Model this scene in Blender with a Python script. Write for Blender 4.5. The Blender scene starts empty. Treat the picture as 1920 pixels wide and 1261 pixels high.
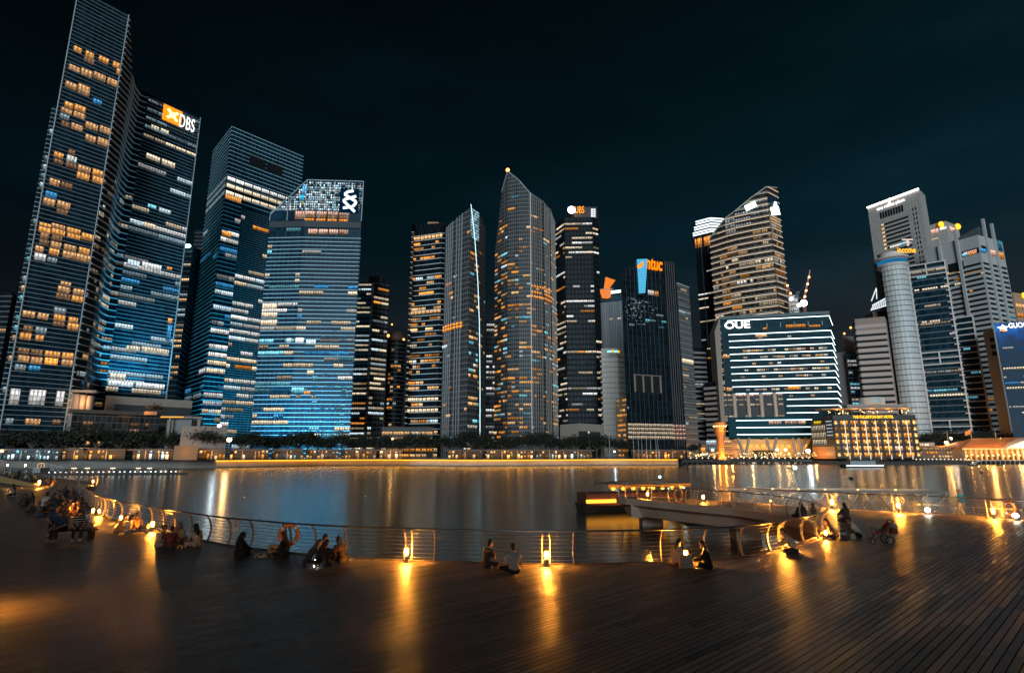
import bpy, bmesh, math, random
from math import sin, cos, pi, radians, atan2, hypot, sqrt
from mathutils import Vector, Matrix
S = bpy.context.scene
COL = S.collection
R = random.Random(7)
# ------------------------------------------------------------------ camera
F = 1067.0; TH = radians(11.65); CZ = 3.7; CT, ST = cos(TH), sin(TH)
cam = bpy.data.objects.new('camera', bpy.data.cameras.new('camera')); COL.objects.link(cam)
cam.location = (0, 0, CZ); cam.rotation_euler = (pi/2+TH, 0, 0)
cam.data.sensor_width = 36; cam.data.lens = F/1920*36; cam.data.clip_end = 4000; cam.data.clip_start = .1
S.camera = cam
def ray(u, v):
    dx = (u-960)/F; dz = (630.5-v)/F
    return Vector((dx, CT-dz*ST, ST+dz*CT))
def E(u, v, Y):                     # point on the photo ray at forward distance Y
    d = ray(u, v); t = Y/d.y
    return Vector((d.x*t, Y, CZ+d.z*t))
def H(u, v, Z):                     # point on the photo ray at height Z
    d = ray(u, v); t = (Z-CZ)/d.z
    return Vector((d.x*t, d.y*t, Z))
def G(u, v, z=0.0): return H(u, v, z)
def proj(p):
    q = Vector(p)-Vector((0, 0, CZ)); yc = q.y*CT+q.z*ST; zc = -q.y*ST+q.z*CT
    return 960+F*q.x/yc, 630.5-F*zc/yc
# ------------------------------------------------------------------ render settings
S.view_settings.view_transform = 'Standard'; S.view_settings.look = 'None'
S.view_settings.exposure = .25; S.view_settings.gamma = 1
cy = S.cycles
cy.use_denoising = True
cy.max_bounces = 5; cy.diffuse_bounces = 2; cy.glossy_bounces = 3; cy.transmission_bounces = 3
cy.caustics_reflective = False; cy.caustics_refractive = False; cy.sample_clamp_indirect = 6
cy.blur_glossy = .5
# ------------------------------------------------------------------ node helpers
def newmat(name):
    m = bpy.data.materials.new(name); m.use_nodes = True
    nt = m.node_tree; nt.nodes.clear()
    out = nt.nodes.new('ShaderNodeOutputMaterial')
    return m, nt, out
def N(nt, t, **kw):
    n = nt.nodes.new(t)
    for k, v in kw.items():
        if k == 'op': n.operation = v
        elif k == 'bt': n.blend_type = v
        elif k.startswith('i'): 
            key = k[1:]; n.inputs[int(key) if key.isdigit() else key.replace('_', ' ')].default_value = v
        else: setattr(n, k, v)
    return n
def L(nt, a, b): nt.links.new(a, b)
def mth(nt, op, a, b=None, clamp=False):
    n = nt.nodes.new('ShaderNodeMath'); n.operation = op; n.use_clamp = clamp
    for i, x in enumerate((a, b)):
        if x is None: continue
        if isinstance(x, (int, float)): n.inputs[i].default_value = x
        else: nt.links.new(x, n.inputs[i])
    return n.outputs[0]
def mixc(nt, f, a, b, bt='MIX'):
    n = nt.nodes.new('ShaderNodeMix'); n.data_type = 'RGBA'; n.blend_type = bt
    for s, x in ((n.inputs[0], f), (n.inputs[6], a), (n.inputs[7], b)):
        if isinstance(x, (int, float)): s.default_value = x
        elif isinstance(x, tuple): s.default_value = (*x[:3], 1)
        else: nt.links.new(x, s)
    return n.outputs[2]
MATS = {}
def pbr(name, col, rough=.6, metal=0.0, nscale=3.0, namt=.35, bump=0.0, spec=.5, stretch=(1, 1, 1), bscale=None):
    if name in MATS: return MATS[name]
    m, nt, out = newmat(name)
    b = N(nt, 'ShaderNodeBsdfPrincipled'); b.inputs['Roughness'].default_value = rough; b.inputs['Metallic'].default_value = metal
    b.inputs['Specular IOR Level'].default_value = spec
    tc = N(nt, 'ShaderNodeTexCoord'); mp = N(nt, 'ShaderNodeMapping'); mp.inputs['Scale'].default_value = stretch
    L(nt, tc.outputs['Object'], mp.inputs[0])
    nz = N(nt, 'ShaderNodeTexNoise', iScale=nscale, iDetail=4.0, iRoughness=.6); L(nt, mp.outputs[0], nz.inputs['Vector'])
    lo = tuple(c*(1-namt) for c in col); hi = tuple(min(1, c*(1+namt)) for c in col)
    c = mixc(nt, nz.outputs[0], lo, hi); L(nt, c, b.inputs['Base Color'])
    if bump:
        bp = N(nt, 'ShaderNodeBump', iStrength=bump, iDistance=.02)
        n2 = N(nt, 'ShaderNodeTexNoise', iScale=bscale or nscale*6, iDetail=3.0); L(nt, mp.outputs[0], n2.inputs['Vector'])
        L(nt, n2.outputs[0], bp.inputs['Height']); L(nt, bp.outputs[0], b.inputs['Normal'])
    L(nt, b.outputs[0], out.inputs[0]); MATS[name] = m
    return m
def emis(name, col, strength, sample=False, var=0.0, nscale=1.0):
    if name in MATS: return MATS[name]
    m, nt, out = newmat(name)
    e = N(nt, 'ShaderNodeEmission'); e.inputs[0].default_value = (*col, 1); e.inputs[1].default_value = strength
    if var:
        tc = N(nt, 'ShaderNodeTexCoord'); nz = N(nt, 'ShaderNodeTexNoise', iScale=nscale, iDetail=3.0)
        L(nt, tc.outputs['Object'], nz.inputs['Vector'])
        L(nt, mth(nt, 'MULTIPLY', mth(nt, 'ADD', mth(nt, 'MULTIPLY', mth(nt, 'SUBTRACT', nz.outputs[0], .5), 3*var), 1.0, True), strength), e.inputs[1])
    L(nt, e.outputs[0], out.inputs[0])
    m.cycles.emission_sampling = 'FRONT' if sample else 'NONE'
    MATS[name] = m
    return m
def glass(name, base, pw=1.5, ph=3.9, var=.7, rough=.15, frame=None, fw=.06, fh=.12, spec=.6, tilt=.0):
    """curtain wall / panel cladding: panes differ in tone, joints between them; UV is in metres"""
    if name in MATS: return MATS[name]
    m, nt, out = newmat(name)
    b = N(nt, 'ShaderNodeBsdfPrincipled'); b.inputs['Specular IOR Level'].default_value = spec
    uv = N(nt, 'ShaderNodeUVMap'); sp = N(nt, 'ShaderNodeSeparateXYZ'); L(nt, uv.outputs[0], sp.inputs[0])
    u = mth(nt, 'DIVIDE', sp.outputs[0], pw); v = mth(nt, 'DIVIDE', sp.outputs[1], ph)
    cb = N(nt, 'ShaderNodeCombineXYZ'); L(nt, mth(nt, 'FLOOR', u), cb.inputs[0]); L(nt, mth(nt, 'FLOOR', v), cb.inputs[1])
    wn = N(nt, 'ShaderNodeTexWhiteNoise'); wn.noise_dimensions = '2D'; L(nt, cb.outputs[0], wn.inputs['Vector'])
    nz = N(nt, 'ShaderNodeTexNoise', iScale=.05, iDetail=2.0); L(nt, uv.outputs[0], nz.inputs['Vector'])
    k = mth(nt, 'ADD', mth(nt, 'MULTIPLY', wn.outputs[0], .6), mth(nt, 'MULTIPLY', nz.outputs[0], .4))
    c = mixc(nt, k, tuple(x*(1-var) for x in base), tuple(min(1, x*(1+var)) for x in base))
    if frame:
        fu = mth(nt, 'LESS_THAN', mth(nt, 'FRACT', u), fw); fv = mth(nt, 'LESS_THAN', mth(nt, 'FRACT', v), fh)
        c = mixc(nt, mth(nt, 'MAXIMUM', fu, fv), c, frame)
    L(nt, c, b.inputs['Base Color'])
    L(nt, mth(nt, 'ADD', mth(nt, 'MULTIPLY', wn.outputs[0], .12), rough), b.inputs['Roughness'])
    L(nt, b.outputs[0], out.inputs[0]); MATS[name] = m
    return m
def win_mat():
    m, nt, out = newmat('lit_window_glass')
    e = N(nt, 'ShaderNodeEmission')
    at = N(nt, 'ShaderNodeAttribute', attribute_name='wc'); uv = N(nt, 'ShaderNodeUVMap')
    sp = N(nt, 'ShaderNodeSeparateXYZ'); L(nt, uv.outputs[0], sp.inputs[0])
    mull = mth(nt, 'GREATER_THAN', mth(nt, 'FRACT', mth(nt, 'DIVIDE', sp.outputs[0], 1.5)), .14)
    mp = N(nt, 'ShaderNodeMapping'); mp.inputs['Scale'].default_value = (.55, 1.6, 1); L(nt, uv.outputs[0], mp.inputs[0])
    nz = N(nt, 'ShaderNodeTexNoise', iScale=1.0, iDetail=3.0, iRoughness=.7); L(nt, mp.outputs[0], nz.inputs['Vector'])
    k = N(nt, 'ShaderNodeMapRange'); k.inputs[1].default_value = .33; k.inputs[2].default_value = .7
    k.inputs[3].default_value = .3; k.inputs[4].default_value = 1.3; L(nt, nz.outputs[0], k.inputs[0])
    ceil = mth(nt, 'ADD', mth(nt, 'MULTIPLY', sp.outputs[1], .45), .75)
    s = mth(nt, 'MULTIPLY', mth(nt, 'MULTIPLY', k.outputs[0], ceil), mth(nt, 'ADD', mth(nt, 'MULTIPLY', mull, .75), .25))
    # a row of ceiling fittings high in the room, desks and blinds darkening the lower part
    dot = mth(nt, 'LESS_THAN', mth(nt, 'ABSOLUTE', mth(nt, 'SUBTRACT', mth(nt, 'FRACT', mth(nt, 'DIVIDE', sp.outputs[0], 1.5)), .57)), .2)
    row = mth(nt, 'LESS_THAN', mth(nt, 'ABSOLUTE', mth(nt, 'SUBTRACT', sp.outputs[1], .78)), .12)
    s = mth(nt, 'ADD', s, mth(nt, 'MULTIPLY', mth(nt, 'MULTIPLY', dot, row), 1.1))
    desk = mth(nt, 'ADD', mth(nt, 'MULTIPLY', mth(nt, 'GREATER_THAN', sp.outputs[1], .3), .45), .55); s = mth(nt, 'MULTIPLY', s, desk)
    L(nt, at.outputs['Color'], e.inputs[0]); L(nt, s, e.inputs[1]); L(nt, e.outputs[0], out.inputs[0])
    m.cycles.emission_sampling = 'NONE'
    return m
WIN = win_mat()
# ------------------------------------------------------------------ mesh builder
class MB:
    def __init__(s): s.v = []; s.f = []; s.uv = {}; s.col = {}; s.smooth = False
    def quad(s, p, uv=None, col=None):
        i = len(s.v); s.v += [tuple(x) for x in p]; s.f.append(tuple(range(i, i+len(p))))
        if uv: s.uv[len(s.f)-1] = uv
        if col: s.col[len(s.f)-1] = col
        return s
    def hexa(s, b):                       # 8 points: bottom 4 ccw, top 4 ccw
        i = len(s.v); s.v += [tuple(x) for x in b]
        for q in ((3, 2, 1, 0), (4, 5, 6, 7), (0, 1, 5, 4), (1, 2, 6, 5), (2, 3, 7, 6), (3, 0, 4, 7)): s.f.append(tuple(i+k for k in q))
        return s
    def box(s, x0, x1, y0, y1, z0, z1):
        return s.hexa([(x0, y0, z0), (x1, y0, z0), (x1, y1, z0), (x0, y1, z0), (x0, y0, z1), (x1, y0, z1), (x1, y1, z1), (x0, y1, z1)])
    def bar(s, a, b, w, h, up=(0, 0, 1)):   # beam a->b of width w and height h
        a, b = Vector(a), Vector(b); d = (b-a).normalized(); sd = d.cross(Vector(up))
        if sd.length < 1e-4: sd = d.cross(Vector((1, 0, 0)))
        sd.normalize(); u = sd.cross(d); sd *= w/2; u = u*h/2
        return s.hexa([a-sd-u, a+sd-u, b+sd-u, b-sd-u, a-sd+u, a+sd+u, b+sd+u, b-sd+u])
    def prism(s, poly, z0, z1):            # poly ccw from above
        n = len(poly); i = len(s.v)
        zt = z1 if isinstance(z1, (list, tuple)) else [z1]*n
        s.v += [(p[0], p[1], z0) for p in poly]+[(p[0], p[1], zt[k]) for k, p in enumerate(poly)]
        s.f.append(tuple(i+n-1-k for k in range(n))); s.f.append(tuple(i+n+k for k in range(n)))
        for k in range(n):
            j = (k+1) % n; s.f.append((i+k, i+j, i+n+j, i+n+k))
        return s
    def tube(s, pts, r, n=8, cap=True, closed=False):
        pts = [Vector(p) for p in pts]; m = len(pts); rs = r if isinstance(r, (list, tuple)) else [r]*m
        i0 = len(s.v); prev = None
        for k, p in enumerate(pts):
            if closed: d = pts[(k+1) % m]-pts[k-1]
            else: d = pts[min(k+1, m-1)]-pts[max(k-1, 0)]
            d.normalize()
            if prev is None:
                a = d.cross(Vector((0, 0, 1)))
                if a.length < .05: a = d.cross(Vector((1, 0, 0)))
            else: a = prev-d*prev.dot(d)
            a.normalize(); prev = a; b = d.cross(a)
            for j in range(n):
                t = 2*pi*j/n; s.v.append(tuple(p+(a*cos(t)+b*sin(t))*rs[k]))
        for k in range(m if closed else m-1):
            k2 = (k+1) % m
            for j in range(n):
                j2 = (j+1) % n; s.f.append((i0+k*n+j, i0+k2*n+j, i0+k2*n+j2, i0+k*n+j2))
        if cap and not closed:
            s.f.append(tuple(i0+j for j in range(n))); s.f.append(tuple(i0+(m-1)*n+n-1-j for j in range(n)))
        return s
    def lathe(s, prof, c=(0, 0, 0), n=16):  # prof [(r,z)]
        i0 = len(s.v); c = Vector(c)
        for r, z in prof:
            for j in range(n):
                t = 2*pi*j/n; s.v.append((c.x+r*cos(t), c.y+r*sin(t), c.z+z))
        for k in range(len(prof)-1):
            for j in range(n):
                j2 = (j+1) % n; s.f.append((i0+k*n+j, i0+k*n+j2, i0+(k+1)*n+j2, i0+(k+1)*n+j))
        s.f.append(tuple(i0+n-1-j for j in range(n))); s.f.append(tuple(i0+(len(prof)-1)*n+j for j in range(n)))
        return s
    def ball(s, c, r, n=10, m=7):
        c = Vector(c); r = Vector((r, r, r)) if isinstance(r, (int, float)) else Vector(r)
        i0 = len(s.v)
        s.v.append((c.x, c.y, c.z-r.z))
        for k in range(1, m):
            a = -pi/2+pi*k/m
            for j in range(n):
                t = 2*pi*j/n; s.v.append((c.x+r.x*cos(a)*cos(t), c.y+r.y*cos(a)*sin(t), c.z+r.z*sin(a)))
        s.v.append((c.x, c.y, c.z+r.z)); top = len(s.v)-1
        for j in range(n):
            j2 = (j+1) % n
            s.f.append((i0, i0+1+j2, i0+1+j)); s.f.append((top, i0+1+(m-2)*n+j, i0+1+(m-2)*n+j2))
            for k in range(m-2): s.f.append((i0+1+k*n+j, i0+1+k*n+j2, i0+1+(k+1)*n+j2, i0+1+(k+1)*n+j))
        return s
    def cap2(s, a, ra, b, rb, n=10):        # tapered capsule
        a, b = Vector(a), Vector(b); s.ball(a, ra, n, 6); s.ball(b, rb, n, 6)
        if (b-a).length > 1e-4: s.tube([a, b], [ra, rb], n)
        return s
    def mesh(s, name, origin=(0, 0, 0)):
        o = Vector(origin); me = bpy.data.meshes.new(name)
        me.from_pydata([(x-o.x, y-o.y, z-o.z) for x, y, z in s.v], [], s.f)
        if s.uv:
            l = me.uv_layers.new(name='UVMap').data
            for fi, q in s.uv.items():
                st = me.polygons[fi].loop_start
                for k, t in enumerate(q): l[st+k].uv = t
        if s.col:
            a = me.color_attributes.new('wc', 'FLOAT_COLOR', 'CORNER').data
            for fi, c in s.col.items():
                pl = me.polygons[fi]
                for k in pl.loop_indices: a[k].color = (*c, 1)
        if s.smooth: me.polygons.foreach_set('use_smooth', [True]*len(me.polygons))
        me.update()
        return me
    def build(s, name, mat, parent=None, origin=None):
        if origin is None: origin = ORG.get(parent.name, (0, 0, 0)) if parent else (0, 0, 0)
        me = s.mesh(name, origin); me.materials.append(mat)
        ob = bpy.data.objects.new(name, me); COL.objects.link(ob)
        if parent: ob.parent = parent; ORG[ob.name] = origin
        elif any(origin): ob.location = origin
        return ob
ORG = {}
def tag(o, label, cat, group=None):
    o['label'] = label; o['category'] = cat
    if group: o['group'] = group
    return o
def thing(name, label, cat, loc=(0, 0, 0), group=None):
    o = bpy.data.objects.new(name, None); COL.objects.link(o); o.location = loc; o.empty_display_size = .3
    ORG[o.name] = tuple(loc)
    return tag(o, label, cat, group)
def struct(o, kind='structure'): o['kind'] = kind; return o
def copy_tree(o, loc=None, rotz=None, scale=None, label=None):
    c = o.copy(); COL.objects.link(c)
    for ch in list(o.children):
        d = ch.copy(); COL.objects.link(d); d.parent = c
        for g in list(ch.children):
            e = g.copy(); COL.objects.link(e); e.parent = d
    if loc is not None: c.location = loc
    if rotz is not None: c.rotation_euler = (0, 0, rotz)
    if scale is not None: c.scale = scale if not isinstance(scale, (int, float)) else (scale,)*3
    if label: c['label'] = label
    return c
def lamp(name, kind, loc, energy, col, parent=None, radius=.2, rot=None, **kw):
    l = bpy.data.lights.new(name, kind); l.energy = energy; l.color = col
    if kind in ('POINT', 'SPOT'): l.shadow_soft_size = radius
    for k, v in kw.items(): setattr(l, k, v)
    o = bpy.data.objects.new(name, l); COL.objects.link(o); o.location = loc
    if rot: o.rotation_euler = rot
    if parent:
        o.parent = parent; o.location = Vector(loc)-Vector(ORG.get(parent.name, (0, 0, 0)))
    return o
DG = None
def text_mesh(body, extrude=.1, shear=0, space=1.0, offset=0):
    cu = bpy.data.curves.new('t', 'FONT'); cu.body = body; cu.extrude = extrude; cu.shear = shear; cu.space_character = space; cu.offset = offset
    ob = bpy.data.objects.new('t', cu); COL.objects.link(ob)
    dg = bpy.context.evaluated_depsgraph_get()
    me = bpy.data.meshes.new_from_object(ob.evaluated_get(dg))
    bpy.data.objects.remove(ob); bpy.data.curves.remove(cu)
    xs = [v.co.x for v in me.vertices]; ys = [v.co.y for v in me.vertices]
    me.transform(Matrix.Translation((-min(xs), -min(ys), 0)))
    return me, max(xs)-min(xs), max(ys)-min(ys)
def sign_text(name, body, pl, pr, hgt, mat, parent, nrm, **kw):
    """letters standing from pl (lower left) to pr (lower right), hgt tall"""
    me, w, h = text_mesh(body, **kw); pl, pr = Vector(pl), Vector(pr); d = pr-pl; n = Vector(nrm).normalized()
    x = d/w; z = n; y = Vector((0, 0, 1))*hgt/h
    m = Matrix((( x.x, y.x, z.x, pl.x), (x.y, y.y, z.y, pl.y), (x.z, y.z, z.z, pl.z), (0, 0, 0, 1)))
    me.transform(m)
    org = ORG.get(parent.name, (0, 0, 0)); me.transform(Matrix.Translation(-Vector(org)))
    me.materials.clear(); me.materials.append(mat)
    ob = bpy.data.objects.new(name, me); COL.objects.link(ob); ob.parent = parent; ORG[ob.name] = org
    return ob
# ------------------------------------------------------------------ world: night sky over a lit city
w = bpy.data.worlds.new('World'); S.world = w; w.use_nodes = True
nt = w.node_tree; nt.nodes.clear()
bg = N(nt, 'ShaderNodeBackground'); wo = N(nt, 'ShaderNodeOutputWorld'); L(nt, bg.outputs[0], wo.inputs[0])
tc = N(nt, 'ShaderNodeTexCoord'); sp = N(nt, 'ShaderNodeSeparateXYZ'); L(nt, tc.outputs['Generated'], sp.inputs[0])
rp = N(nt, 'ShaderNodeValToRGB'); rp.color_ramp.interpolation = 'EASE'
els = rp.color_ramp.elements
els[0].position = 0; els[0].color = (.0230, .0215, .0230, 1); els[1].position = .75; els[1].color = (.0005, .0025, .0040, 1)
e = els.new(.16); e.color = (.0095, .0132, .0165, 1)
e = els.new(.36); e.color = (.0018, .0105, .0165, 1)
e = els.new(.55); e.color = (.0009, .0055, .0082, 1)
L(nt, mth(nt, 'ABSOLUTE', sp.outputs[2]), rp.inputs[0])
# faint cloud wisps lit from the city, and a slightly brighter sky to the right
mp = N(nt, 'ShaderNodeMapping'); mp.inputs['Scale'].default_value = (1.4, 1.4, 5.5); L(nt, tc.outputs['Generated'], mp.inputs[0])
nz = N(nt, 'ShaderNodeTexNoise', iScale=2.2, iDetail=5.0, iRoughness=.55); L(nt, mp.outputs[0], nz.inputs['Vector'])
k = mth(nt, 'POWER', nz.outputs[0], 3.0)
azl = mth(nt, 'ADD', mth(nt, 'MULTIPLY', sp.outputs[0], .75), .95)
amp = mth(nt, 'MULTIPLY', mth(nt, 'ADD', mth(nt, 'MULTIPLY', k, 1.5), .8), azl)
cmul = mixc(nt, 1.0, rp.outputs[0], amp, 'MULTIPLY')
sky = N(nt, 'ShaderNodeTexSky'); sky.sky_type = 'NISHITA'; sky.sun_disc = False
SUN_EL, SUN_AZ = radians(6), radians(200)
sky.sun_elevation = SUN_EL; sky.sun_rotation = SUN_AZ
add = mixc(nt, 1.0, cmul, mixc(nt, 1.0, sky.outputs[0], (.00006, .00010, .00012), 'MULTIPLY'), 'ADD')
L(nt, add, bg.inputs[0]); bg.inputs[1].default_value = .8
# low cool wash from the lit bay behind the camera
su = bpy.data.lights.new('sun', 'SUN'); su.energy = 2.0; su.angle = radians(25); su.color = (.70, .90, 1.0)
so = bpy.data.objects.new('sun', su); COL.objects.link(so)
sd = Vector((sin(radians(-5))*cos(SUN_EL), -cos(radians(-5))*cos(SUN_EL), sin(SUN_EL)))   # towards the light
so.rotation_euler = sd.to_track_quat('Z', 'Y').to_euler()
sky.sun_rotation = atan2(sd.x, sd.y)
# ------------------------------------------------------------------ towers
LAND = 1.2
WARM = (1.0, .56, .24); ORANGE = (1.0, .36, .06); CREAM = (1.0, .80, .55); COOL = (.70, .90, 1.0); WHITE = (.95, .95, .92); BLUE = (.06, .38, .80); CYAN = (.25, .80, 1.0); PINK = (1., .6, .45)
class Seg: pass
class Tower:
    def __init__(s, name, label, pts, depth=30, base=LAND, seed=1, cat='tower', group=None, back=None):
        s.R = random.Random(seed); s.pts = [Vector(p) for p in pts]; s.base = base; s.wins = []
        c = sum((Vector((p.x, p.y, 0)) for p in s.pts), Vector())/len(s.pts)
        s.root = thing(name, label, cat, (c.x, c.y, base), group)
        def bk(p): 
            d = Vector((p.x, p.y, 0)).normalized()*depth; return Vector((p.x+d.x, p.y+d.y, p.z))
        s.backpts = [bk(p) for p in reversed(s.pts)]
        s.poly = s.pts+s.backpts; s.segs = []; u = 0
        n = len(s.poly)
        for i in range(n):
            a, b = s.poly[i], s.poly[(i+1) % n]; g = Seg()
            g.a, g.b = a, b; g.d = Vector((b.x-a.x, b.y-a.y, 0)); g.L = g.d.length; g.d.normalize() if g.L else None
            g.n = Vector((g.d.y, -g.d.x, 0)); g.za, g.zb = a.z, b.z; g.u = u; u += g.L; g.front = i < len(s.pts)-1
            s.segs.append(g)
    def top(s, g, t): return g.za+(g.zb-g.za)*t
    def P(s, g, x, z, o=0.0): return Vector((g.a.x, g.a.y, 0))+g.d*x+g.n*o+Vector((0, 0, z))
    def walls(s, mat, name='facade', z0=None, z1=None, roofmat=None, only=None):
        m = MB(); z0 = s.base if z0 is None else z0
        for i, g in enumerate(s.segs):
            if only is not None and i not in only: continue
            za, zb = (g.za, g.zb) if z1 is None else (min(z1, g.za), min(z1, g.zb))
            m.quad([s.P(g, 0, z0), s.P(g, g.L, z0), s.P(g, g.L, zb), s.P(g, 0, za)], [(g.u, z0), (g.u+g.L, z0), (g.u+g.L, zb), (g.u, za)])
        ob = m.build(name, mat, s.root)
        if only is None:
            r = MB(); 
            q = [Vector((p.x, p.y, p.z if z1 is None else min(z1, p.z))) for p in s.poly]; n = len(s.pts)
            for i in range(n-1): r.quad([q[i], q[i+1], q[2*n-2-i], q[2*n-1-i]])
            r.build('roof', roofmat or pbr('roof_dark', (.03, .03, .035), .8), s.root)
        return ob
    def fins(s, mat, step, h, o, z0=None, z1=None, segs=None, name='floor_fins', phase=0, margin=0.0, gap=.0):
        """floor fins and slab bands, no louvres, running round the tower, clipped to sloping tops"""
        m = MB(); z0 = (s.base if z0 is None else z0)+phase
        for gi, g in enumerate(s.segs):
            if (segs is not None and gi not in segs) or (segs is None and len(s.pts) <= gi < len(s.segs)-1): continue
            lo = min(g.za, g.zb); hi = max(g.za, g.zb); z = z0+.004*(gi % 3)
            while z+h < hi and (z1 is None or z+h < z1):
                x0, x1 = margin*g.L, g.L*(1-margin)
                if z+h > lo:
                    t = (z+h-g.za)/(g.zb-g.za)
                    if g.zb > g.za: x0 = max(x0, t*g.L)
                    else: x1 = min(x1, t*g.L)
                if x1-x0 > .3:
                    P = s.P
                    m.hexa([P(g, x0, z, o), P(g, x1, z, o), P(g, x1, z, -.05), P(g, x0, z, -.05), P(g, x0, z+h, o), P(g, x1, z+h, o), P(g, x1, z+h, -.05), P(g, x0, z+h, -.05)])
                z += step
        return m.build(name, mat, s.root)
    def ribs(s, mat, step, w, o, z0=None, z1=None, segs=None, name='mullion', ends=False):
        m = MB(); z0 = s.base if z0 is None else z0
        for gi, g in enumerate(s.segs):
            if (segs is not None and gi not in segs) or (segs is None and not g.front): continue
            n = max(1, round(g.L/step))
            for k in range(0 if ends else 1, n+1 if ends else n):
                x = g.L*k/n; zt = s.top(g, k/n); zt = zt if z1 is None else min(zt, z1)
                if zt <= z0: continue
                P = s.P
                m.hexa([P(g, x-w/2, z0, o), P(g, x+w/2, z0, o), P(g, x+w/2, z0, -.05), P(g, x-w/2, z0, -.05), P(g, x-w/2, zt, o), P(g, x+w/2, zt, o), P(g, x+w/2, zt, -.05), P(g, x-w/2, zt, -.05)])
        return m.build(name, mat, s.root) if m.v else None
    def win(s, g, x0, x1, z0, z1, col, o=.12):
        if x1-x0 < .3: return
        s.wins.append((g, x0, x1, z0, z1, col, o))
    def scatter(s, gi, fh, p, fill, palette, hgt=.55, sill=.2, bay=3.0, run=(1, 4), z0=None, z1=None, bri=(.35, 1.1), o=.12, x0=0, x1=1, phase=0):
        g = s.segs[gi]; r = s.R; z0 = (s.base if z0 is None else z0)+phase; z = z0; nb = max(1, int(g.L*(x1-x0)/bay)); bw = g.L*(x1-x0)/nb
        ws = [w for w, _ in palette]; cs = [c for _, c in palette]
        while True:
            hi = max(g.za, g.zb) if z1 is None else z1
            if z+fh > hi: break
            pf = p(z) if callable(p) else p
            if r.random() < pf:
                fl = fill*r.uniform(.5, 1.5); base_c = r.choices(cs, ws)[0]; fb = r.uniform(*bri); k = 0
                while k < nb:
                    n = min(r.randint(*run), nb-k)
                    if r.random() < fl:
                        c = base_c if r.random() < .7 else r.choices(cs, ws)[0]; b = fb*r.uniform(.5, 1.35)
                        xa = g.L*x0+k*bw+.15; xb = g.L*x0+(k+n)*bw-.15
                        if s.top(g, xa/g.L) > z+fh and s.top(g, xb/g.L) > z+fh:
                            s.win(g, xa, xb, z+fh*sill, z+fh*(sill+hgt), tuple(q*b for q in c), o)
                    k += n
            z += fh
    def hit(s, gi, u, v):
        g = s.segs[gi]; d = ray(u, v); A = s.P(g, 0, 0)
        t = (A.dot(g.n))/(d.dot(g.n)); p = d*t; return (p-A).dot(g.d), p.z+CZ
    def spot(s, gi, u0, v0, u1, v1, col, o=.12, clip=True):
        um, vm = (u0+u1)/2, (v0+v1)/2
        x0, _ = s.hit(gi, u0, vm); x1, _ = s.hit(gi, u1, vm); _, zt = s.hit(gi, um, v0); _, zb = s.hit(gi, um, v1)
        if clip: x0, x1 = max(.2, x0), min(s.segs[gi].L-.2, x1)
        s.win(s.segs[gi], x0, x1, zb, zt, col, o)
    def done(s, most=100, name='window'):
        def area(w):
            g, x0, x1, z0, z1, c, o = w; p = s.P(g, (x0+x1)/2, (z0+z1)/2); q = Vector((0, 0, CZ))-p
            return (x1-x0)*(z1-z0)*max(.02, abs(q.normalized().dot(g.n)))/q.length_squared if q.length else 0
        ws = sorted(s.wins, key=area, reverse=True); rest = MB()
        for i, (g, x0, x1, z0, z1, c, o) in enumerate(ws):
            q = [s.P(g, x0, z0, o), s.P(g, x1, z0, o), s.P(g, x1, z1, o), s.P(g, x0, z1, o)]; off = s.R.uniform(0, 500)
            off -= off % 1.5
            uv = [(off, 0), (off+x1-x0, 0), (off+x1-x0, 1), (off, 1)]
            m = MB() if i < most else rest; m.quad(q, uv, c)
            if i < most: m.build(name, WIN, s.root)
        if rest.f: struct(rest.build('lit_window', WIN, s.root), 'stuff')
        s.wins = []
FIN = pbr('fin_aluminium', (.68, .74, .78), .45, nscale=.3, namt=.25)
FIN2 = pbr('fin_grey', (.32, .36, .38), .5, nscale=.3, namt=.25)
FINW = pbr('fin_white', (.60, .80, .88), .5, nscale=.3, namt=.15)
FIND = pbr('fin_dark', (.10, .115, .125), .7, nscale=.3, namt=.3, spec=.15)
GL_BLUE = glass('glass_blue', (.005, .024, .042), 1.5, 4.2, .8, .3, spec=.09)
GL_TEAL = glass('glass_teal', (.005, .022, .034), 1.5, 4.0, .8, .3, spec=.09)
GL_DARK = glass('glass_dark', (.006, .010, .014), 1.5, 4.0, .8, .35, spec=.08)
CONC = glass('cladding_grey', (.46, .40, .36), 3.0, 3.6, .08, .7, frame=(.22, .18, .16), fw=.05, fh=.05)
BEIGE = glass('cladding_beige', (.42, .34, .28), 2.4, 2.4, .08, .7, frame=(.28, .22, .18), fw=.04, fh=.04)
def sgn(name, col, st): return emis(name, col, st)
def k(c, b): return tuple(x*b for x in c)

# --- A: the tall glass slab at the left edge of the picture, its curved link and the lower wing with the orange emblem
B0 = E(242, 28.5, 270); A0 = H(148, -22, B0.z)
C0 = E(277, 175, 300); D0 = H(376, 221, C0.z)
curve = [E(246, 138, 279), E(252, 155, 289), E(263, 170, 297)]
T = Tower('glass_tower', 'tallest glass tower at the left edge, its lower right wing bearing orange and white letters',
          [A0, B0]+curve+[C0, D0], 30, seed=3)
T.walls(GL_BLUE)
T.fins(FIN2, 2.15, .22, .45, segs=[0]); T.fins(FIN2, 2.15, .22, .45, segs=[5, 6])
T.fins(FIN, 3.4, .35, .9, segs=[1, 2, 3, 4])
m = MB()
for g, x in ((T.segs[0], 0), (T.segs[0], T.segs[0].L), (T.segs[5], T.segs[5].L)):
    m.bar(T.P(g, x, T.base, .15), T.P(g, x, T.top(g, x/g.L), .15), .5, .5)
m.build('corner_trim', FIN2, T.root)
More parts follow.
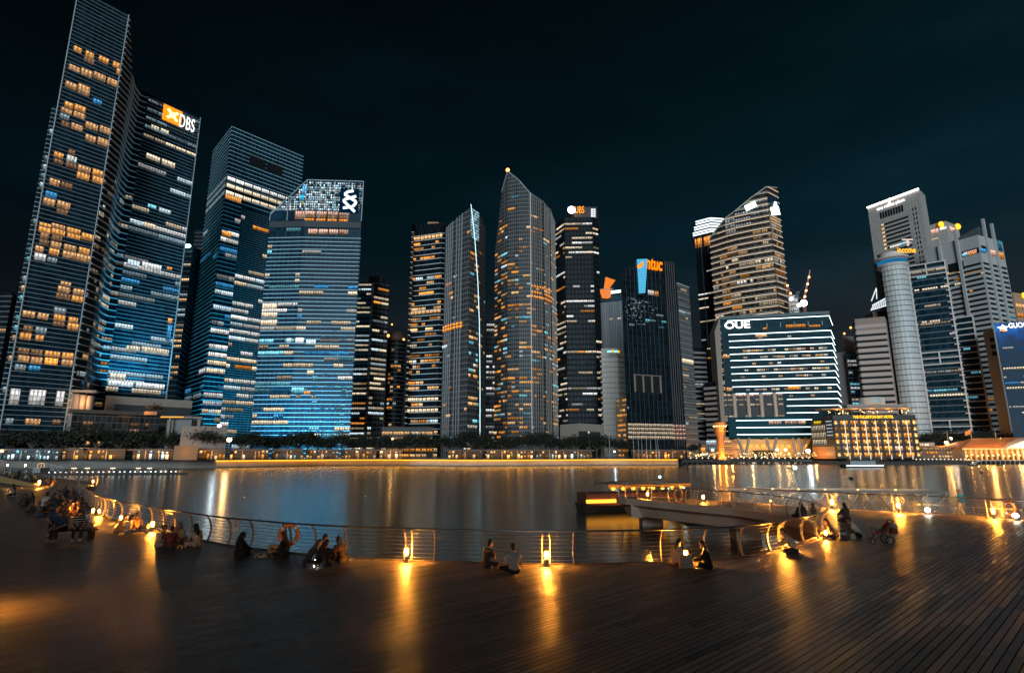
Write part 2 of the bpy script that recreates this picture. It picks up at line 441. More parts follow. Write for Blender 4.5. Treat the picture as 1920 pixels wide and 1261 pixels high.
A1 = [(360,232,402,262,'o'),(418,256,462,288,'o'),(483,280,535,312,'o'),(553,306,590,338,'o'),(410,282,465,315,'d'),(570,342,612,372,'o'),(335,325,395,355,'w'),(395,343,455,378,'w'),(457,362,520,398,'w'),(525,390,580,425,'w'),(318,405,380,440,'w'),(380,420,442,468,'w'),(315,505,360,535,'o'),(363,520,422,553,'o'),(297,535,355,562,'w'),(358,555,420,585,'w'),(455,490,500,515,'b'),(290,562,340,590,'B'),(298,600,342,628,'d'),(347,612,408,645,'w'),(417,605,482,640,'w'),(488,625,545,660,'w'),(417,665,473,700,'w'),(477,683,537,720,'w'),(262,750,312,780,'o'),(333,738,368,765,'d'),(325,768,377,802,'c'),(320,804,378,830,'d'),(262,785,310,810,'d'),(380,818,445,850,'w'),(452,836,508,870,'o'),(375,852,440,886,'o'),(452,872,505,905,'o'),(240,882,293,915,'w'),(297,900,358,930,'d'),(220,945,280,975,'b'),(208,978,272,1012,'w'),(278,992,345,1028,'w'),(275,1030,335,1058,'d'),(190,1100,250,1118,'o'),(250,1105,320,1128,'w'),(250,1130,320,1160,'o'),(325,1125,395,1150,'o'),(327,1152,395,1178,'o'),(398,1150,460,1185,'o'),(187,1120,248,1148,'o'),(195,1150,240,1176,'d'),(250,1160,305,1188,'d'),(190,1180,240,1210,'d'),(247,1192,300,1220,'w')]
A2 = [(195,45,240,75,'w'),(252,55,302,85,'d'),(190,78,235,105,'d'),(247,88,300,120,'w'),(170,108,215,140,'w'),(238,122,290,153,'o'),(312,103,375,133,'w'),(385,118,442,148,'o'),(305,136,372,170,'w'),(372,151,442,185,'w'),(165,145,225,180,'c'),(230,165,280,190,'B'),(295,285,348,305,'w'),(282,308,345,338,'w'),(272,341,345,373,'d'),(357,320,412,350,'w'),(350,353,410,385,'o'),(262,412,325,443,'B'),(108,428,172,460,'w'),(182,437,237,470,'w'),(262,446,322,478,'o'),(335,458,382,488,'o'),(258,481,318,505,'d'),(330,490,385,522,'o'),(112,500,160,533,'d'),(172,508,228,540,'B'),(95,535,152,570,'o'),(172,545,215,577,'o'),(85,610,142,643,'d'),(148,618,208,650,'d'),(218,625,295,656,'o'),(303,632,363,665,'o'),(85,647,142,680,'w'),(148,655,207,690,'w'),(217,660,283,693,'O'),(300,668,357,698,'w'),(70,690,125,720,'B'),(138,697,197,722,'b'),(45,810,95,888,'c'),(140,815,222,890,'c'),(273,822,315,895,'c'),(25,955,65,985,'B'),(122,958,197,987,'w'),(255,962,300,985,'d')]
CC = {'o': k((1, .42, .10), .85), 'O': k(ORANGE, 1.8), 'w': k((1, .52, .22), .62), 'd': k((1, .52, .25), .2), 'c': k(WHITE, .7), 'B': k(COOL, .3), 'b': k(BLUE, .7)}
for lst, oy in ((A1, 0), (A2, 420)):
    for x0, y0, x1, y1, c in lst: T.spot(0, x0/2.6275, y0/2.6275+oy, x1/2.6275, y1/2.6275+oy, CC[c], .3)
# the lower wing: cool strips, brighter towards the foot
PALC = [(5, COOL), (4, WHITE), (1, BLUE), (1, CREAM)]
def spots(T, gi, lst, o=.3):
    for u0, v0, u1, v1, c in lst: T.spot(gi, u0, v0, u1, v1, c, o)
T.scatter(5, 4.3, lambda z: .85 if z < 110 else .3, .55, PALC, run=(2, 6), bri=(.2, .8), z1=175)
for q in (1, 2, 3, 4): T.scatter(q, 4.3, .8, .5, [(4, WARM), (4, CREAM), (3, COOL), (2, BLUE)], bay=2.2, run=(1, 2), bri=(.12, .5), z1=150)
spots(T, 5, [(282,236,298,245,k(CREAM,.8)),(300,243,316,252,k(CREAM,.8)),(273,291,300,301,k(CREAM,.9)),(302,301,328,312,k(CREAM,.9)),(276,384,293,391,k(CYAN,.9)),(297,392,320,400,k(COOL,.7)),(250,415,266,422,k(COOL,.7)),(269,419,293,428,k(CREAM,.9)),(238,488,262,500,k(COOL,1)),(265,494,302,505,k(WHITE,1)),(205,700,236,710,k(CREAM,1)),(202,714,250,724,k(WHITE,1)),(254,718,308,728,k(WHITE,1)),(236,648,262,658,k(CREAM,.8)),(264,652,316,664,k(CREAM,.7)),(312,500,322,506,k(ORANGE,1)),(314,596,322,606,k(ORANGE,1.2)),(312,608,320,640,k(BLUE,.8))])
# crown of the lower wing: lit grid strips, emblem and letters
for q in range(5):
    for j in range(5):
        g = T.segs[5]; x = g.L*(.02+j*.196); z = C0.z-4-q*5.6
        if q == 4: c = k(CREAM, .9 if j > 1 else .3)
        else: c = k((.5, .75, .9), T.R.uniform(.10, .3))
        if q in (1, 2) and j > 1: c = k((.3, .5, .6), .1)
        T.win(g, x, x+g.L*.18, z-.9, z+.9, c, .5)
def on(T, gi, u, v, o=.6):
    x, z = T.hit(gi, u, v); return T.P(T.segs[gi], x, z, o)
pl, pr = on(T, 5, 333.5, 239, 1.0), on(T, 5, 362, 248.5, 1.0); pr.z = pl.z = (pl.z+pr.z)/2
T5 = T.segs[5]
sign_text('sign_letters', 'DBS', pl, pr, 8.5, sgn('sign_white', (1, .97, .92), 1.7), T.root, T5.n, extrude=.12, space=1.08)
c = on(T, 5, 322, 217.5, 1.0); m = MB()
ex, ez = T5.d, Vector((0, 0, 1))
m.hexa([c+ex*a*5.3+ez*b*5.0+T5.n*o for o in (-.3, .1) for a, b in ((-1, -1), (1, -1), (1, 1), (-1, 1))])
m.build('sign_emblem', sgn('sign_orange', (1, .22, .01), 1.6), T.root)
m = MB()
for a in (45, 135):
    d = ex*cos(radians(a))+ez*sin(radians(a)); m.bar(c-d*4+T5.n*.3, c+d*4+T5.n*.3, 1.5, .2, T5.n)
m.ball(c+T5.n*.25, 1.8); m.build('sign_star', sgn('sign_yellow', (1, .72, .25), 2.5), T.root)
for u_ in (225, 270, 320):
    p_ = E(u_, 742, 291); lamp('facade_floodlight', 'SPOT', (p_.x, 291, p_.z+1.5), 70000, (.03, .50, .82), T.root, .2, rot=(radians(140), 0, radians(25)), spot_size=radians(95), spot_blend=.9)
T.done()
# its side wing, further back on the left
Wl = E(100, 198, 280); Wr = H(121, 206, Wl.z)
T = Tower('glass_wing', 'narrow finned glass wing rising behind the left edge of the tallest tower', [Wl, Wr, Vector((Wr.x+12, Wr.y+14, Wl.z))], 30, seed=5)
T.walls(GL_TEAL); T.fins(FIN, 2.6, .28, .5); T.scatter(0, 5.2, .5, .5, [(2, WARM), (3, CYAN), (2, COOL)], bri=(.15, .5)); T.done()
# dim blocks at the far left
T = Tower('office_block', 'dark low office block half out of frame behind the leftmost tower', [E(-60, 545, 420), E(24, 548, 420), E(38, 560, 440)], 30, seed=6)
T.walls(GL_DARK); T.fins(FIND, 4, .9, .2); T.scatter(0, 4, .3, .3, [(2, WARM), (2, COOL)], bri=(.1, .5)); T.done()
# slim dark tower in the gap, with bright roof lamp
T = Tower('office_tower', 'slim dark tower with a cyan roof lamp between two finned glass towers', [E(336, 466, 420), E(362, 462, 420), E(378, 470, 450)], 30, seed=8)
T.walls(GL_DARK); T.fins(FIND, 4, .7, .2)
T.scatter(0, 4, .72, .85, [(3, WARM), (2, CREAM), (1, COOL), (1, ORANGE)], run=(2, 4), bri=(.25, .9), hgt=.45, z1=150)
m = MB(); p = E(351, 461, 415); m.ball(p, (3.0, 1.2, 1.6)); m.build('roof_lamp', emis('lamp_cyan', (.35, .9, 1), 6), T.root); T.done()
T = Tower('office_tower', 'unlit dark tower top just left of the finned tower with a dark louvre panel', [E(366, 432, 520), E(384, 430, 520), E(400, 440, 540)], 30, seed=9)
T.walls(GL_DARK); T.fins(FIND, 4, .5, .2); T.scatter(0, 4, .12, .4, [(1, WARM)], bri=(.2, .5)); T.done()

# --- B: tall finned tower with three bright storeys near its top
K = E(435.4, 237.5, 400); Lf = H(399.5, 284.7, K.z); Dv = H(467, 251, K.z); Rt = H(569.4, 294, K.z)
T = Tower('glass_tower', 'square finned tower with three bright white storeys below its dark louvre panel',
          [Lf, K, Dv, Rt], 25, seed=11)
T.walls(GL_TEAL)
zt = K.z; zc = zt-62
T.fins(FINW, 3.3, .34, .5, segs=[0, 1]); T.fins(FINW, 3.3, .34, .5, segs=[2], z0=zc, phase=(LAND-zc) % 3.3)
T.fins(FIN2, 1.75, .22, .4, segs=[2], z1=zc-1)
T.ribs(FIND, 3, .12, .3, segs=[1, 2])
g1, g2 = T.segs[1], T.segs[2]
m = MB()
for x0, x1, za, zb in ((.05, .32, 17, 26), (.34, .62, 18, 25)):
    m.hexa([T.P(g2, g2.L*a, zt-b, o) for b in (zb, za) for a, o in ((x0, .75), (x1, .75), (x1, .0), (x0, .0))])
m.build('louvre_panel', pbr('louvre_black', (.008, .01, .012), .6), T.root)
for i, z in enumerate((zt-43, zt-48.8, zt-54.6)):
    for g, n, e in ((g1, 2, 1.0), (g2, 7, .72)):
        for j in range(n):
            if g is g2 and j/n > (1.0, .8, .45)[i]: continue
            T.win(g, g.L*(j+.04)/n, g.L*(j+.94)/n, z-1.6, z+1.4, k(CREAM if i else WHITE, 1.35*e*(1-.5*(j/n if g is g2 else 0))), .75)
    for j in range(6): T.win(T.segs[0], T.segs[0].L*(j+.05)/6, T.segs[0].L*(j+.95)/6, z-1.6, z+1.4, k(COOL, .22), .3)
T.scatter(1, 5.8, .75, .8, [(4, CREAM), (4, WHITE), (2, BLUE), (4, COOL)], bay=4, run=(1, 2), bri=(.2, .95), z1=zc-4, o=.65)
T.scatter(2, 5.25, lambda z: .9 if z < 130 else .6, .65, [(4, CREAM), (5, WHITE), (4, COOL), (1, ORANGE)], bay=3, run=(1, 4), bri=(.2, .9), z1=zc-4, o=.45, x1=.75)
T.scatter(0, 5.8, lambda z: .5 if z < 60 else .15, .35, [(3, COOL), (2, BLUE), (1, WHITE)], bay=4, run=(1, 4), bri=(.1, .5), z1=zc, o=.2)
spots(T, 1, [(420,369,452,377,k(ORANGE,.9)),(415,434,433,443,k(ORANGE,1.1)),(411,466,450,475,k(BLUE,.5))], .7)
for u_, v_ in ((385, 805), (430, 805), (470, 805)):
    p_ = E(u_, v_, 372); lamp('facade_floodlight', 'SPOT', (p_.x, p_.y-16, LAND+1), 160000, (.03, .50, .82), T.root, .2, rot=(radians(128), 0, 0), spot_size=radians(100), spot_blend=.9)
T.done()
# --- C: finned tower with slanted glass crown and white emblem
K = E(577, 338, 350); bodyZ = E(568, 418, 350).z
Kb = Vector((K.x, K.y, K.z)); Lb = H(506, 419.5, bodyZ); Lc = E(506, 403, Lb.y); Rt = H(682, 341, K.z)
T = Tower('glass_tower', 'finned glass tower with a slanted lit glass crown carrying a white ribbon emblem', [Vector((Lb.x, Lb.y, Lc.z)), Kb, Rt], 28, seed=13)
T.walls(GL_BLUE)
rz = E(677, 430, Rt.y).z
T.fins(FINW, 2.7, .26, .38, z1=bodyZ-8, segs=[0, 1, 2]); T.ribs(FIND, 3, .12, .25, z1=bodyZ-8)
g0, g1 = T.segs[0], T.segs[1]
# crown: lit trellis glass behind a frame
crown = glass('crown_glass', (.05, .08, .1), 1.2, 1.5, .8)
m = MB(); r = T.R
for g in (g0, g1):
    n = int(g.L/1.3)
    for i in range(n):
        z = bodyZ+9
        while z+1.4 < T.top(g, i/n) and z+1.4 < T.top(g, (i+1)/n):
            if g is g1 and i/n > .80 and r.random() < .55: z += 1.7; continue
            if r.random() < .86:
                b = r.uniform(.1, 1.5)*(1 if i/n < .8 or g is g0 else .45)
                c = k((.55, .82, .95), b) if r.random() < .8 else k(WHITE, b*1.3)
                x = g.L*i/n; off = r.uniform(0, 99)
                m.quad([T.P(g, x+.15, z, .2), T.P(g, x+1.05, z, .2), T.P(g, x+1.05, z+1.3, .2), T.P(g, x+.15, z+1.3, .2)], [(off, 0), (off+.9, 0), (off+.9, 1), (off, 1)], c)
            z += 1.7
struct(m.build('crown_panel', WIN, T.root), 'stuff')
for g, n_ in ((g0, round(g0.L/9.5)), (g1, round(g1.L/9.5))):
    for j in range(n_+1 if g is g1 else n_): m = MB(); m.bar(T.P(g, g.L*j/n_, bodyZ+2, .5), T.P(g, g.L*j/n_, T.top(g, j/n_), .5), .45, .45, g.n); m.build('crown_post', FIN2, T.root)
m = MB()
for g in (g0, g1):
    m.bar(T.P(g, 0, g.za, .5), T.P(g, g.L, g.zb, .5), .5, .6)
    for f in (.35, .68):
        za, zb = bodyZ+9+(g.za-bodyZ-9)*f, bodyZ+9+(g.zb-bodyZ-9)*f; m.bar(T.P(g, 0, max(za, bodyZ+3), .45), T.P(g, g.L, zb, .45), .3, .35)
m.build('crown_rail', FIN2, T.root)
# dark transfer storey and warm terrace under the crown
m = MB()
for g in (g0, g1): m.hexa([T.P(g, a*g.L, bodyZ+b, o) for b in (-3.0, 1.2) for a, o in ((0, .9), (1, .9), (1, -.05), (0, -.05))])
m.build('terrace_slab', pbr('slab_dark', (.02, .025, .03), .6), T.root)
for j in range(4):
    T.win(g1, g1.L*(.0+j*.2), g1.L*(.17+j*.2), bodyZ+1.4, bodyZ+3.0, k(ORANGE, .9), .5)
    T.win(g1, g1.L*(.0+j*.2), g1.L*(.18+j*.2), bodyZ+3.2, bodyZ+5.2, k(WARM, .22), .5)
    T.win(g1, g1.L*(.0+j*.2), g1.L*(.18+j*.2), bodyZ+5.4, bodyZ+8.2, k(PINK, .85-.12*j), .5)
    T.win(g1, g1.L*(.08+j*.18), g1.L*(.24+j*.18), bodyZ-7.5, bodyZ-4.2, k(PINK, .75 if j < 3 else .4), .5)
T.win(g0, g0.L*.72, g0.L*.99, bodyZ+2.5, bodyZ+8.4, k(PINK, .55), .5)
T.win(g0, g0.L*.5, g0.L*.92, bodyZ-6, bodyZ-3.4, k(CYAN, .25), .5)
spots(T, 0, [(567,349,574,366,k(BLUE,1.3)),(562,366,571,379,k((.05,.5,.75),1.0)),(566,378,571,384,k((.7,.8,.1),.6))], .55)
# emblem: a blue plate with interlaced ribbon
c = on(T, 1, 655, 377, .9); ex = g1.d; ez = Vector((0, 0, 1)); m = MB()
m.hexa([c+ex*a*6.2+ez*b*8.6+g1.n*o for o in (-.4, -.1) for a, b in ((-1, -1), (1, -1), (1, 1), (-1, 1))])
m.build('sign_plate', emis('plate_blue', (.0, .06, .16), .2), T.root)
m = MB()
def ribbon(m, c, pts, w, o=.2):
    for (a, b), (a2, b2) in zip(pts, pts[1:]): m.bar(c+ex*a+ez*b+g1.n*o, c+ex*a2+ez*b2+g1.n*o, w, .3, g1.n)
ribbon(m, c, [(2.6, 6.8), (-1.2, 6.2), (-3.0, 4.2), (4.4, -.6), (4.6, -1.8), (2.6, -4.4), (-3.6, -5.4)], 1.7)
ribbon(m, c, [(4.6, 3.0), (-3.0, .4), (-3.4, -.6), (4.2, -8.0)], 1.7, .45)
m.build('sign_emblem', sgn('sign_ice', (.85, .96, 1), 1.5), T.root)
PB = [(5, CREAM), (4, WHITE), (3, CYAN), (2, BLUE)]
T.scatter(0, 3.9, lambda z: .65 if z < 120 else .35, .5, PB, bay=3, run=(1, 5), bri=(.2, .85), z1=bodyZ-12, o=.55)
T.scatter(1, 3.9, lambda z: .65 if z < 120 else .45, .4, PB, bay=3, run=(1, 4), bri=(.2, .85), z1=bodyZ-12, o=.55)
T.scatter(1, 1.95, lambda z: .95 if z < 52 else .5 if z < 85 else 0, .28, [(4, CYAN), (3, (.1, .55, .8)), (1, WHITE)], bay=1.6, run=(1, 2), bri=(.15, .75), z1=90, o=.52, x0=.35, hgt=.35)
T.scatter(0, 1.95, .3, .15, [(4, CYAN), (2, BLUE)], bay=2, run=(1, 3), bri=(.1, .3), z1=60, o=.52, hgt=.35)
spots(T, 0, [(484,570,520,580,k(CREAM,1)),(484,586,520,595,k(CREAM,1)),(482,600,520,610,k(CREAM,1)),(538,634,548,642,k(COOL,1))], .6)
spots(T, 1, [(550,633,570,643,k(WHITE,1.3)),(574,637,592,646,k(COOL,1.2)),(576,694,588,702,k(CREAM,1.2)),(545,726,570,736,k(CYAN,1)),(570,733,582,739,k(ORANGE,1))], .6)
for u_, v_ in ((490, 805), (560, 805), (625, 805)):
    p_ = E(u_, v_, 330); lamp('facade_floodlight', 'SPOT', (p_.x, p_.y-12, LAND+1), 140000, (.03, .50, .82), T.root, .2, rot=(radians(128), 0, 0), spot_size=radians(100), spot_blend=.9)
T.done()
# --- D: grey grid block behind it
T = Tower('office_tower', 'grey punched-window tower with a plant box on its roof, right of the crowned glass tower', [E(660, 527, 440), E(697, 531, 440), E(702, 527, 436), H(730, 533, E(702, 527, 436).z)], 30, seed=17)
T.walls(glass('grid_dark', (.03, .035, .04), 3.2, 3.8, .6, .5, spec=.1, frame=(.20, .21, .22), fw=.16, fh=.38))
T.scatter(0, 3.8, .95, .7, [(5, CREAM), (4, COOL), (1, ORANGE)], bay=3.2, run=(1, 4), hgt=.4, sill=.45, bri=(.15, .95))
T.scatter(2, 3.8, .95, .7, [(5, CREAM), (3, COOL), (1, ORANGE)], bay=3.2, run=(1, 4), hgt=.5, sill=.42, bri=(.2, .9))
a = E(689, 514, 445); m = MB(); m.box(a.x, a.x+11, 450, 460, T.pts[0].z, a.z); m.build('plant_room', pbr('plant_grey', (.2, .2, .2), .7), T.root); T.done()
# --- E: domed apartment tower
ctr = E(744, 640, 470); rad = E(760, 640, 470).x-ctr.x
T = Tower('apartment_tower', 'slim round tower with a domed lamp-lit roof left of the balcony tower', [Vector((ctr.x+rad*cos(a), ctr.y+rad*sin(a), ctr.z)) for a in [pi+q*pi/8 for q in range(9)]], 8, seed=19)
T.walls(GL_DARK); T.fins(pbr('slab_grey', (.16, .15, .14), .6), 3.4, .5, .5)
m = MB(); m.lathe([(rad, 0), (rad*.97, rad*.5), (rad*.75, rad*.95), (rad*.4, rad*1.25), (.3, rad*1.4)], (ctr.x, ctr.y, ctr.z), 20); m.smooth = True; m.build('dome', pbr('dome_brown', (.16, .09, .06), .5), T.root)
m = MB()
for (u, v, rr) in ((735, 608, .7), (728, 629, 1.2), (757, 636, .9)): m.ball(E(u, v, 450), rr)
m.build('roof_lamp', emis('lamp_orange', (1, .4, .08), 3), T.root)
for q in (2, 3, 4, 5): T.scatter(q, 3.4, .55, .45, [(4, WARM), (3, ORANGE), (1, COOL)], bay=2.2, run=(1, 3), bri=(.2, .8), o=.2)
T.done()
# --- F: balcony apartments
K = E(836.6, 419, 366); Lf = H(772.8, 415.4, K.z)
T = Tower('apartment_tower', 'apartment tower ringed by thin white balcony edges with scattered amber rooms', [Lf, H(776, 421, K.z+2), Vector((K.x-2, K.y-1, K.z)), Vector((K.x+8, K.y+16, K.z))], 26, seed=21)
T.walls(GL_DARK); T.fins(pbr('balcony_white', (.62, .58, .54), .5), 3.55, .36, 1.3, segs=[0, 1, 2], z1=K.z-6); T.fins(pbr('slab_dark', (.02, .025, .03), .6), 3.55, .3, .2, segs=[2], z1=K.z)
T.scatter(1, 3.55, .9, .42, [(5, ORANGE), (5, WARM), (1, COOL), (1, CREAM)], bay=2.6, run=(1, 2), hgt=.62, sill=.12, bri=(.25, 1.25), z1=K.z-8)
g = T.segs[1]
for z in (K.z-9, K.z-61.5):
    for j in range(8): T.win(g, g.L*(j+.08)/8, g.L*(j+.92)/8, z-1.3, z+1.1, k(WARM, 1.1), .3)
for z in (K.z-120, K.z-127):
    for j in range(8): T.win(g, g.L*(j+.08)/8, g.L*(j+.92)/8, z-1.3, z+1.1, k(CREAM, .9), .3)
m = MB(); p = E(815, 416, 380); m.box(p.x-5, p.x+3, p.y, p.y+5, K.z-1, p.z); m.build('plant_room', pbr('plant_orange', (.4, .16, .05), .6), T.root); T.done()
# --- G: the lower sail-shaped tower with a light line down its prow
YB = 400
pts = [E(835.4, 428.5, 350), E(853, 412, 341), E(872, 396.4, 335), E(882, 388, 332), E(898.5, 399, 341), E(910, 425, 353)]
T = Tower('sail_tower', 'lower sail shaped tower with a thin cyan light line running down its prow', pts, 20, seed=23)
grid = glass('sail_grid', (.022, .026, .030), 1.7, 3.3, .8, .4, frame=(.17, .15, .14), fw=.2, fh=.22, spec=.12)
T.walls(grid)
T.ribs(pbr('rib_grey', (.30, .31, .32), .5), 2.4, .4, .5, segs=[0, 1]); T.fins(FIND, 3.3, .25, .3, segs=[2, 3, 4])
for q in (0, 1, 2): T.scatter(q, 3.3, .55, .16, [(5, WARM), (4, ORANGE), (3, COOL), (1, CYAN)], bay=2.3, run=(1, 2), bri=(.3, 1.1), o=.35, z1=T.pts[q].z-8)
T.scatter(3, 3.3, .8, .42, [(5, WARM), (3, ORANGE), (3, CYAN), (1, WHITE)], bay=2.3, run=(1, 2), bri=(.3, 1.0), o=.35, z1=T.pts[3].z-25)
T.scatter(4, 3.3, .5, .3, [(5, WARM), (3, CYAN)], bay=2.3, run=(1, 2), bri=(.15, .6), o=.35, z1=150)
for z in (E(850, 610, 342).z, E(850, 616, 342).z):
    for q in (0, 1):
        g = T.segs[q]; n = int(g.L/2.6)
        for j in range(n): T.win(g, g.L*(j+.12)/n, g.L*(j+.88)/n, z-1, z+.9, k(ORANGE, 1.1), .55)
m = MB(); a = [E(883, 383, 331), E(890, 443, 330.5), E(896, 528, 330), E(899, 610, 330), E(900, 720, 330), E(900, 824, 330)]
m.tube(a, .2, 8); m.build('light_line', emis('led_ice', (.6, .92, 1.0), 1.5), T.root)
m = MB(); g = T.segs[3]; r = T.R
for i in range(9):
    for j in range(11):
        b = r.uniform(.1, .9); x = g.L*(i/9)*.95; z = T.top(g, i/9)-20+j*1.8
        if z+1.5 > min(T.top(g, i/9), T.top(g, (i+1)/9)): continue
        m.quad([T.P(g, x, z, .4), T.P(g, x+g.L*.09, z, .4), T.P(g, x+g.L*.09, z+1.5, .4), T.P(g, x, z+1.5, .4)], [(i*3, 0), (i*3+1, 0), (i*3+1, 1), (i*3, 1)], k((.5, .85, 1), b))
struct(m.build('crown_panel', WIN, T.root), 'stuff'); T.done()
# --- I: white striped block seen between the two sails
T = Tower('office_block', 'dark block with white lit storeys in the gap between the two sail towers', [E(912, 599, 440), E(942, 601, 440)], 20, seed=25)
T.walls(GL_DARK); T.fins(FIND, 4.2, .8, .3); T.scatter(0, 4.2, .75, .8, [(5, WHITE), (2, CREAM), (1, CYAN)], bay=2.5, run=(1, 3), hgt=.42, bri=(.25, .9)); T.done()
# --- H: tall sail
ap = E(952, 321, 424)
pts = [E(928.5, 470, 440), E(934, 420, 436), E(941, 360, 431), ap, E(972, 337, 421), E(993.5, 362, 420), E(1017.5, 378.5, 428), E(1031, 394, 438), E(1041, 420, 452)]
T = Tower('sail_tower', 'tallest sail shaped tower with a sharp apex carrying a red lamp', pts, 20, seed=27)
T.walls(grid)
T.fins(FIND, 3.3, .3, .25, segs=[0, 1, 2, 3, 4]); T.ribs(pbr('rib_brown', (.28, .24, .22), .5), 2.3, .4, .55, segs=[5, 6, 7]); T.ribs(FIND, 4.6, .3, .3, segs=[0, 1, 2, 3, 4])
m = MB(); g = T.segs[5]; m.bar(T.P(g, 0, LAND, .6), T.P(g, 0, g.za, .6), .7, .9); m.build('seam_trim', pbr('trim_pink', (.5, .40, .36), .5), T.root)
m = MB()
for q in range(2, 8):
    g = T.segs[q]; m.bar(T.P(g, 0, g.za, .2), T.P(g, g.L, g.zb, .2), .7, .7)
m.build('roof_trim', pbr('trim_grey', (.3, .3, .3), .5), T.root)
PW = [(6, WARM), (5, ORANGE), (2, COOL), (1, CYAN)]
def pd(z): return .92 if z < 140 else .7
for q in (0, 1, 2): T.scatter(q, 3.3, pd, .5, PW, bay=2.6, run=(1, 3), bri=(.25, 1.0), o=.32, z1=190)
for q in (3, 4): T.scatter(q, 3.3, pd, .28, PW, bay=2.6, run=(1, 2), bri=(.25, 1.0), o=.32, z1=215)
for q in (5, 6): T.scatter(q, 3.3, pd, .22, PW, bay=2.3, run=(1, 2), bri=(.25, 1.0), o=.35, z1=T.pts[q+1].z-12)
T.scatter(7, 3.3, .8, .5, PW, bay=2.3, run=(1, 3), bri=(.25, 1.1), o=.35, z1=T.pts[8].z-8)
for v in (541, 552, 560):
    for q in (5, 6):
        g = T.segs[q]; z = E(1015, v, 428).z; n = int(g.L/2.3)
        for j in range(n):
            if T.R.random() < .85: T.win(g, g.L*(j+.12)/n, g.L*(j+.88)/n, z-1, z+1, k(ORANGE, .95), .6)
m = MB(); m.ball((ap.x, ap.y, ap.z+1.0), 1.5); m.build('beacon', emis('lamp_red', (1, .22, .05), 8), T.root); T.done()
# --- J: black tower with red and white roof letters
K = E(1058, 408, 440); zt = K.z
T = Tower('office_tower', 'black glass tower with broken cream window bands and red rooftop letters', [H(1041, 421, zt), K, H(1109.7, 407, zt), H(1120, 410, zt)], 25, seed=29)
T.walls(GL_DARK); T.fins(pbr('band_black', (.012, .014, .016), .7, spec=.1), 4.1, 1.7, .35); T.ribs(FIND, 3, .15, .4, segs=[1])
def pj(z): return .95 if z > 160 else .35 if z > 135 else .8 if z > 100 else .6
for q, fl in ((0, .6), (1, .45), (2, .5)): T.scatter(q, 4.1, pj, fl, [(6, CREAM), (3, WHITE), (1, ORANGE)], bay=2.6, run=(1, 4), hgt=.4, sill=.48, bri=(.25, 1.0), o=.4)
g = T.segs[1]; a = E(1077, 388, 452); m = MB()
b = E(1119, 391, 452); m.prism([(a.x, a.y), (b.x, b.y), (b.x+6, b.y+20), (a.x-4, a.y+20)], zt-.5, a.z); m.build('roof_block', pbr('roofblock_red', (.05, .03, .03), .6), T.root)
sign_text('sign_letters', 'UBS', E(1078, 399.5, 450), E(1095.5, 399.5, 450), 6.2, sgn('sign_amber', (1, .32, .015), 1.5), T.root, (0, -1, 0), extrude=.12, offset=.0)
m = MB(); m.ball(E(1071.5, 393.5, 450), (3.2, 1, 3.2), 14, 10); m.build('roof_lamp', emis('lamp_white', (.85, .95, 1), 8), T.root)
for i in range(4): 
    for j in range(2): 
        p = E(1110+j*4.5, 393+i*4, 451.5); m = MB(); m.box(p.x-.8, p.x+.8, p.y-.2, p.y, p.z-.7, p.z+.7); m.build('roof_light', emis('panel_white', (.9, .95, 1), 1.1), T.root)
T.done()
# --- K: lattice tower with an orange glass lantern on its roof
zt = E(1150, 566, 470).z
T = Tower('office_tower', 'lattice screened tower with an orange glass lantern on its roof', [E(1124, 568, 472), H(1141, 566, zt), H(1172, 563, zt)], 20, seed=31)
T.walls(glass('lattice_grey', (.06, .07, .08), 1.2, 2.0, .6, .5, frame=(.22, .20, .20), fw=.22, fh=.14))
T.ribs(pbr('rib_rose', (.30, .22, .22), .6), 1.5, .3, .4, segs=[0]); T.ribs(FIN2, 1.9, .25, .4, segs=[1])
T.scatter(1, 4, .3, .4, [(3, WHITE), (3, CREAM), (1, PINK)], run=(1, 3), bri=(.2, .7), o=.45)
m = MB()
def flat(m, pts, Y, th=3.0):
    q = [E(u, v, Y) for u, v in pts]; n = len(q); i = len(m.v)
    m.v += [tuple(p) for p in q]+[(p.x, p.y+th, p.z) for p in q]
    m.f.append(tuple(range(i, i+n))); m.f.append(tuple(range(i+2*n-1, i+n-1, -1)))
    for a in range(n): b = (a+1) % n; m.f.append((i+b, i+a, i+n+a, i+n+b))
flat(m, [(1133, 541), (1136, 519), (1154, 525), (1146, 536), (1143, 541)], 470); flat(m, [(1125, 542), (1147, 542), (1145, 556), (1140, 558), (1130, 557)], 469)
m.build('lantern', emis('lantern_orange', (1, .25, .03), .85, var=.3, nscale=.1), T.root)
m = MB(); m.bar(E(1124, 542, 468), E(1150, 541, 468), .5, .5); m.bar(E(1134, 543, 468), E(1138, 556, 468), .4, .4); m.bar(E(1145, 543, 468), E(1140, 556, 468), .4, .4)
m.build('lantern_frame', FIN2, T.root)
m = MB(); flat(m, [(1146, 550), (1164, 547.5), (1164, 543), (1146, 545)], 468, 1); m.build('sign_bar', emis('bar_white', (.8, .95, 1), 2.2), T.root)
m = MB(); flat(m, [(1124, 566), (1168, 563), (1168, 551), (1124, 553)], 474, 12); m.build('roof_block', GL_TEAL, T.root); T.done()
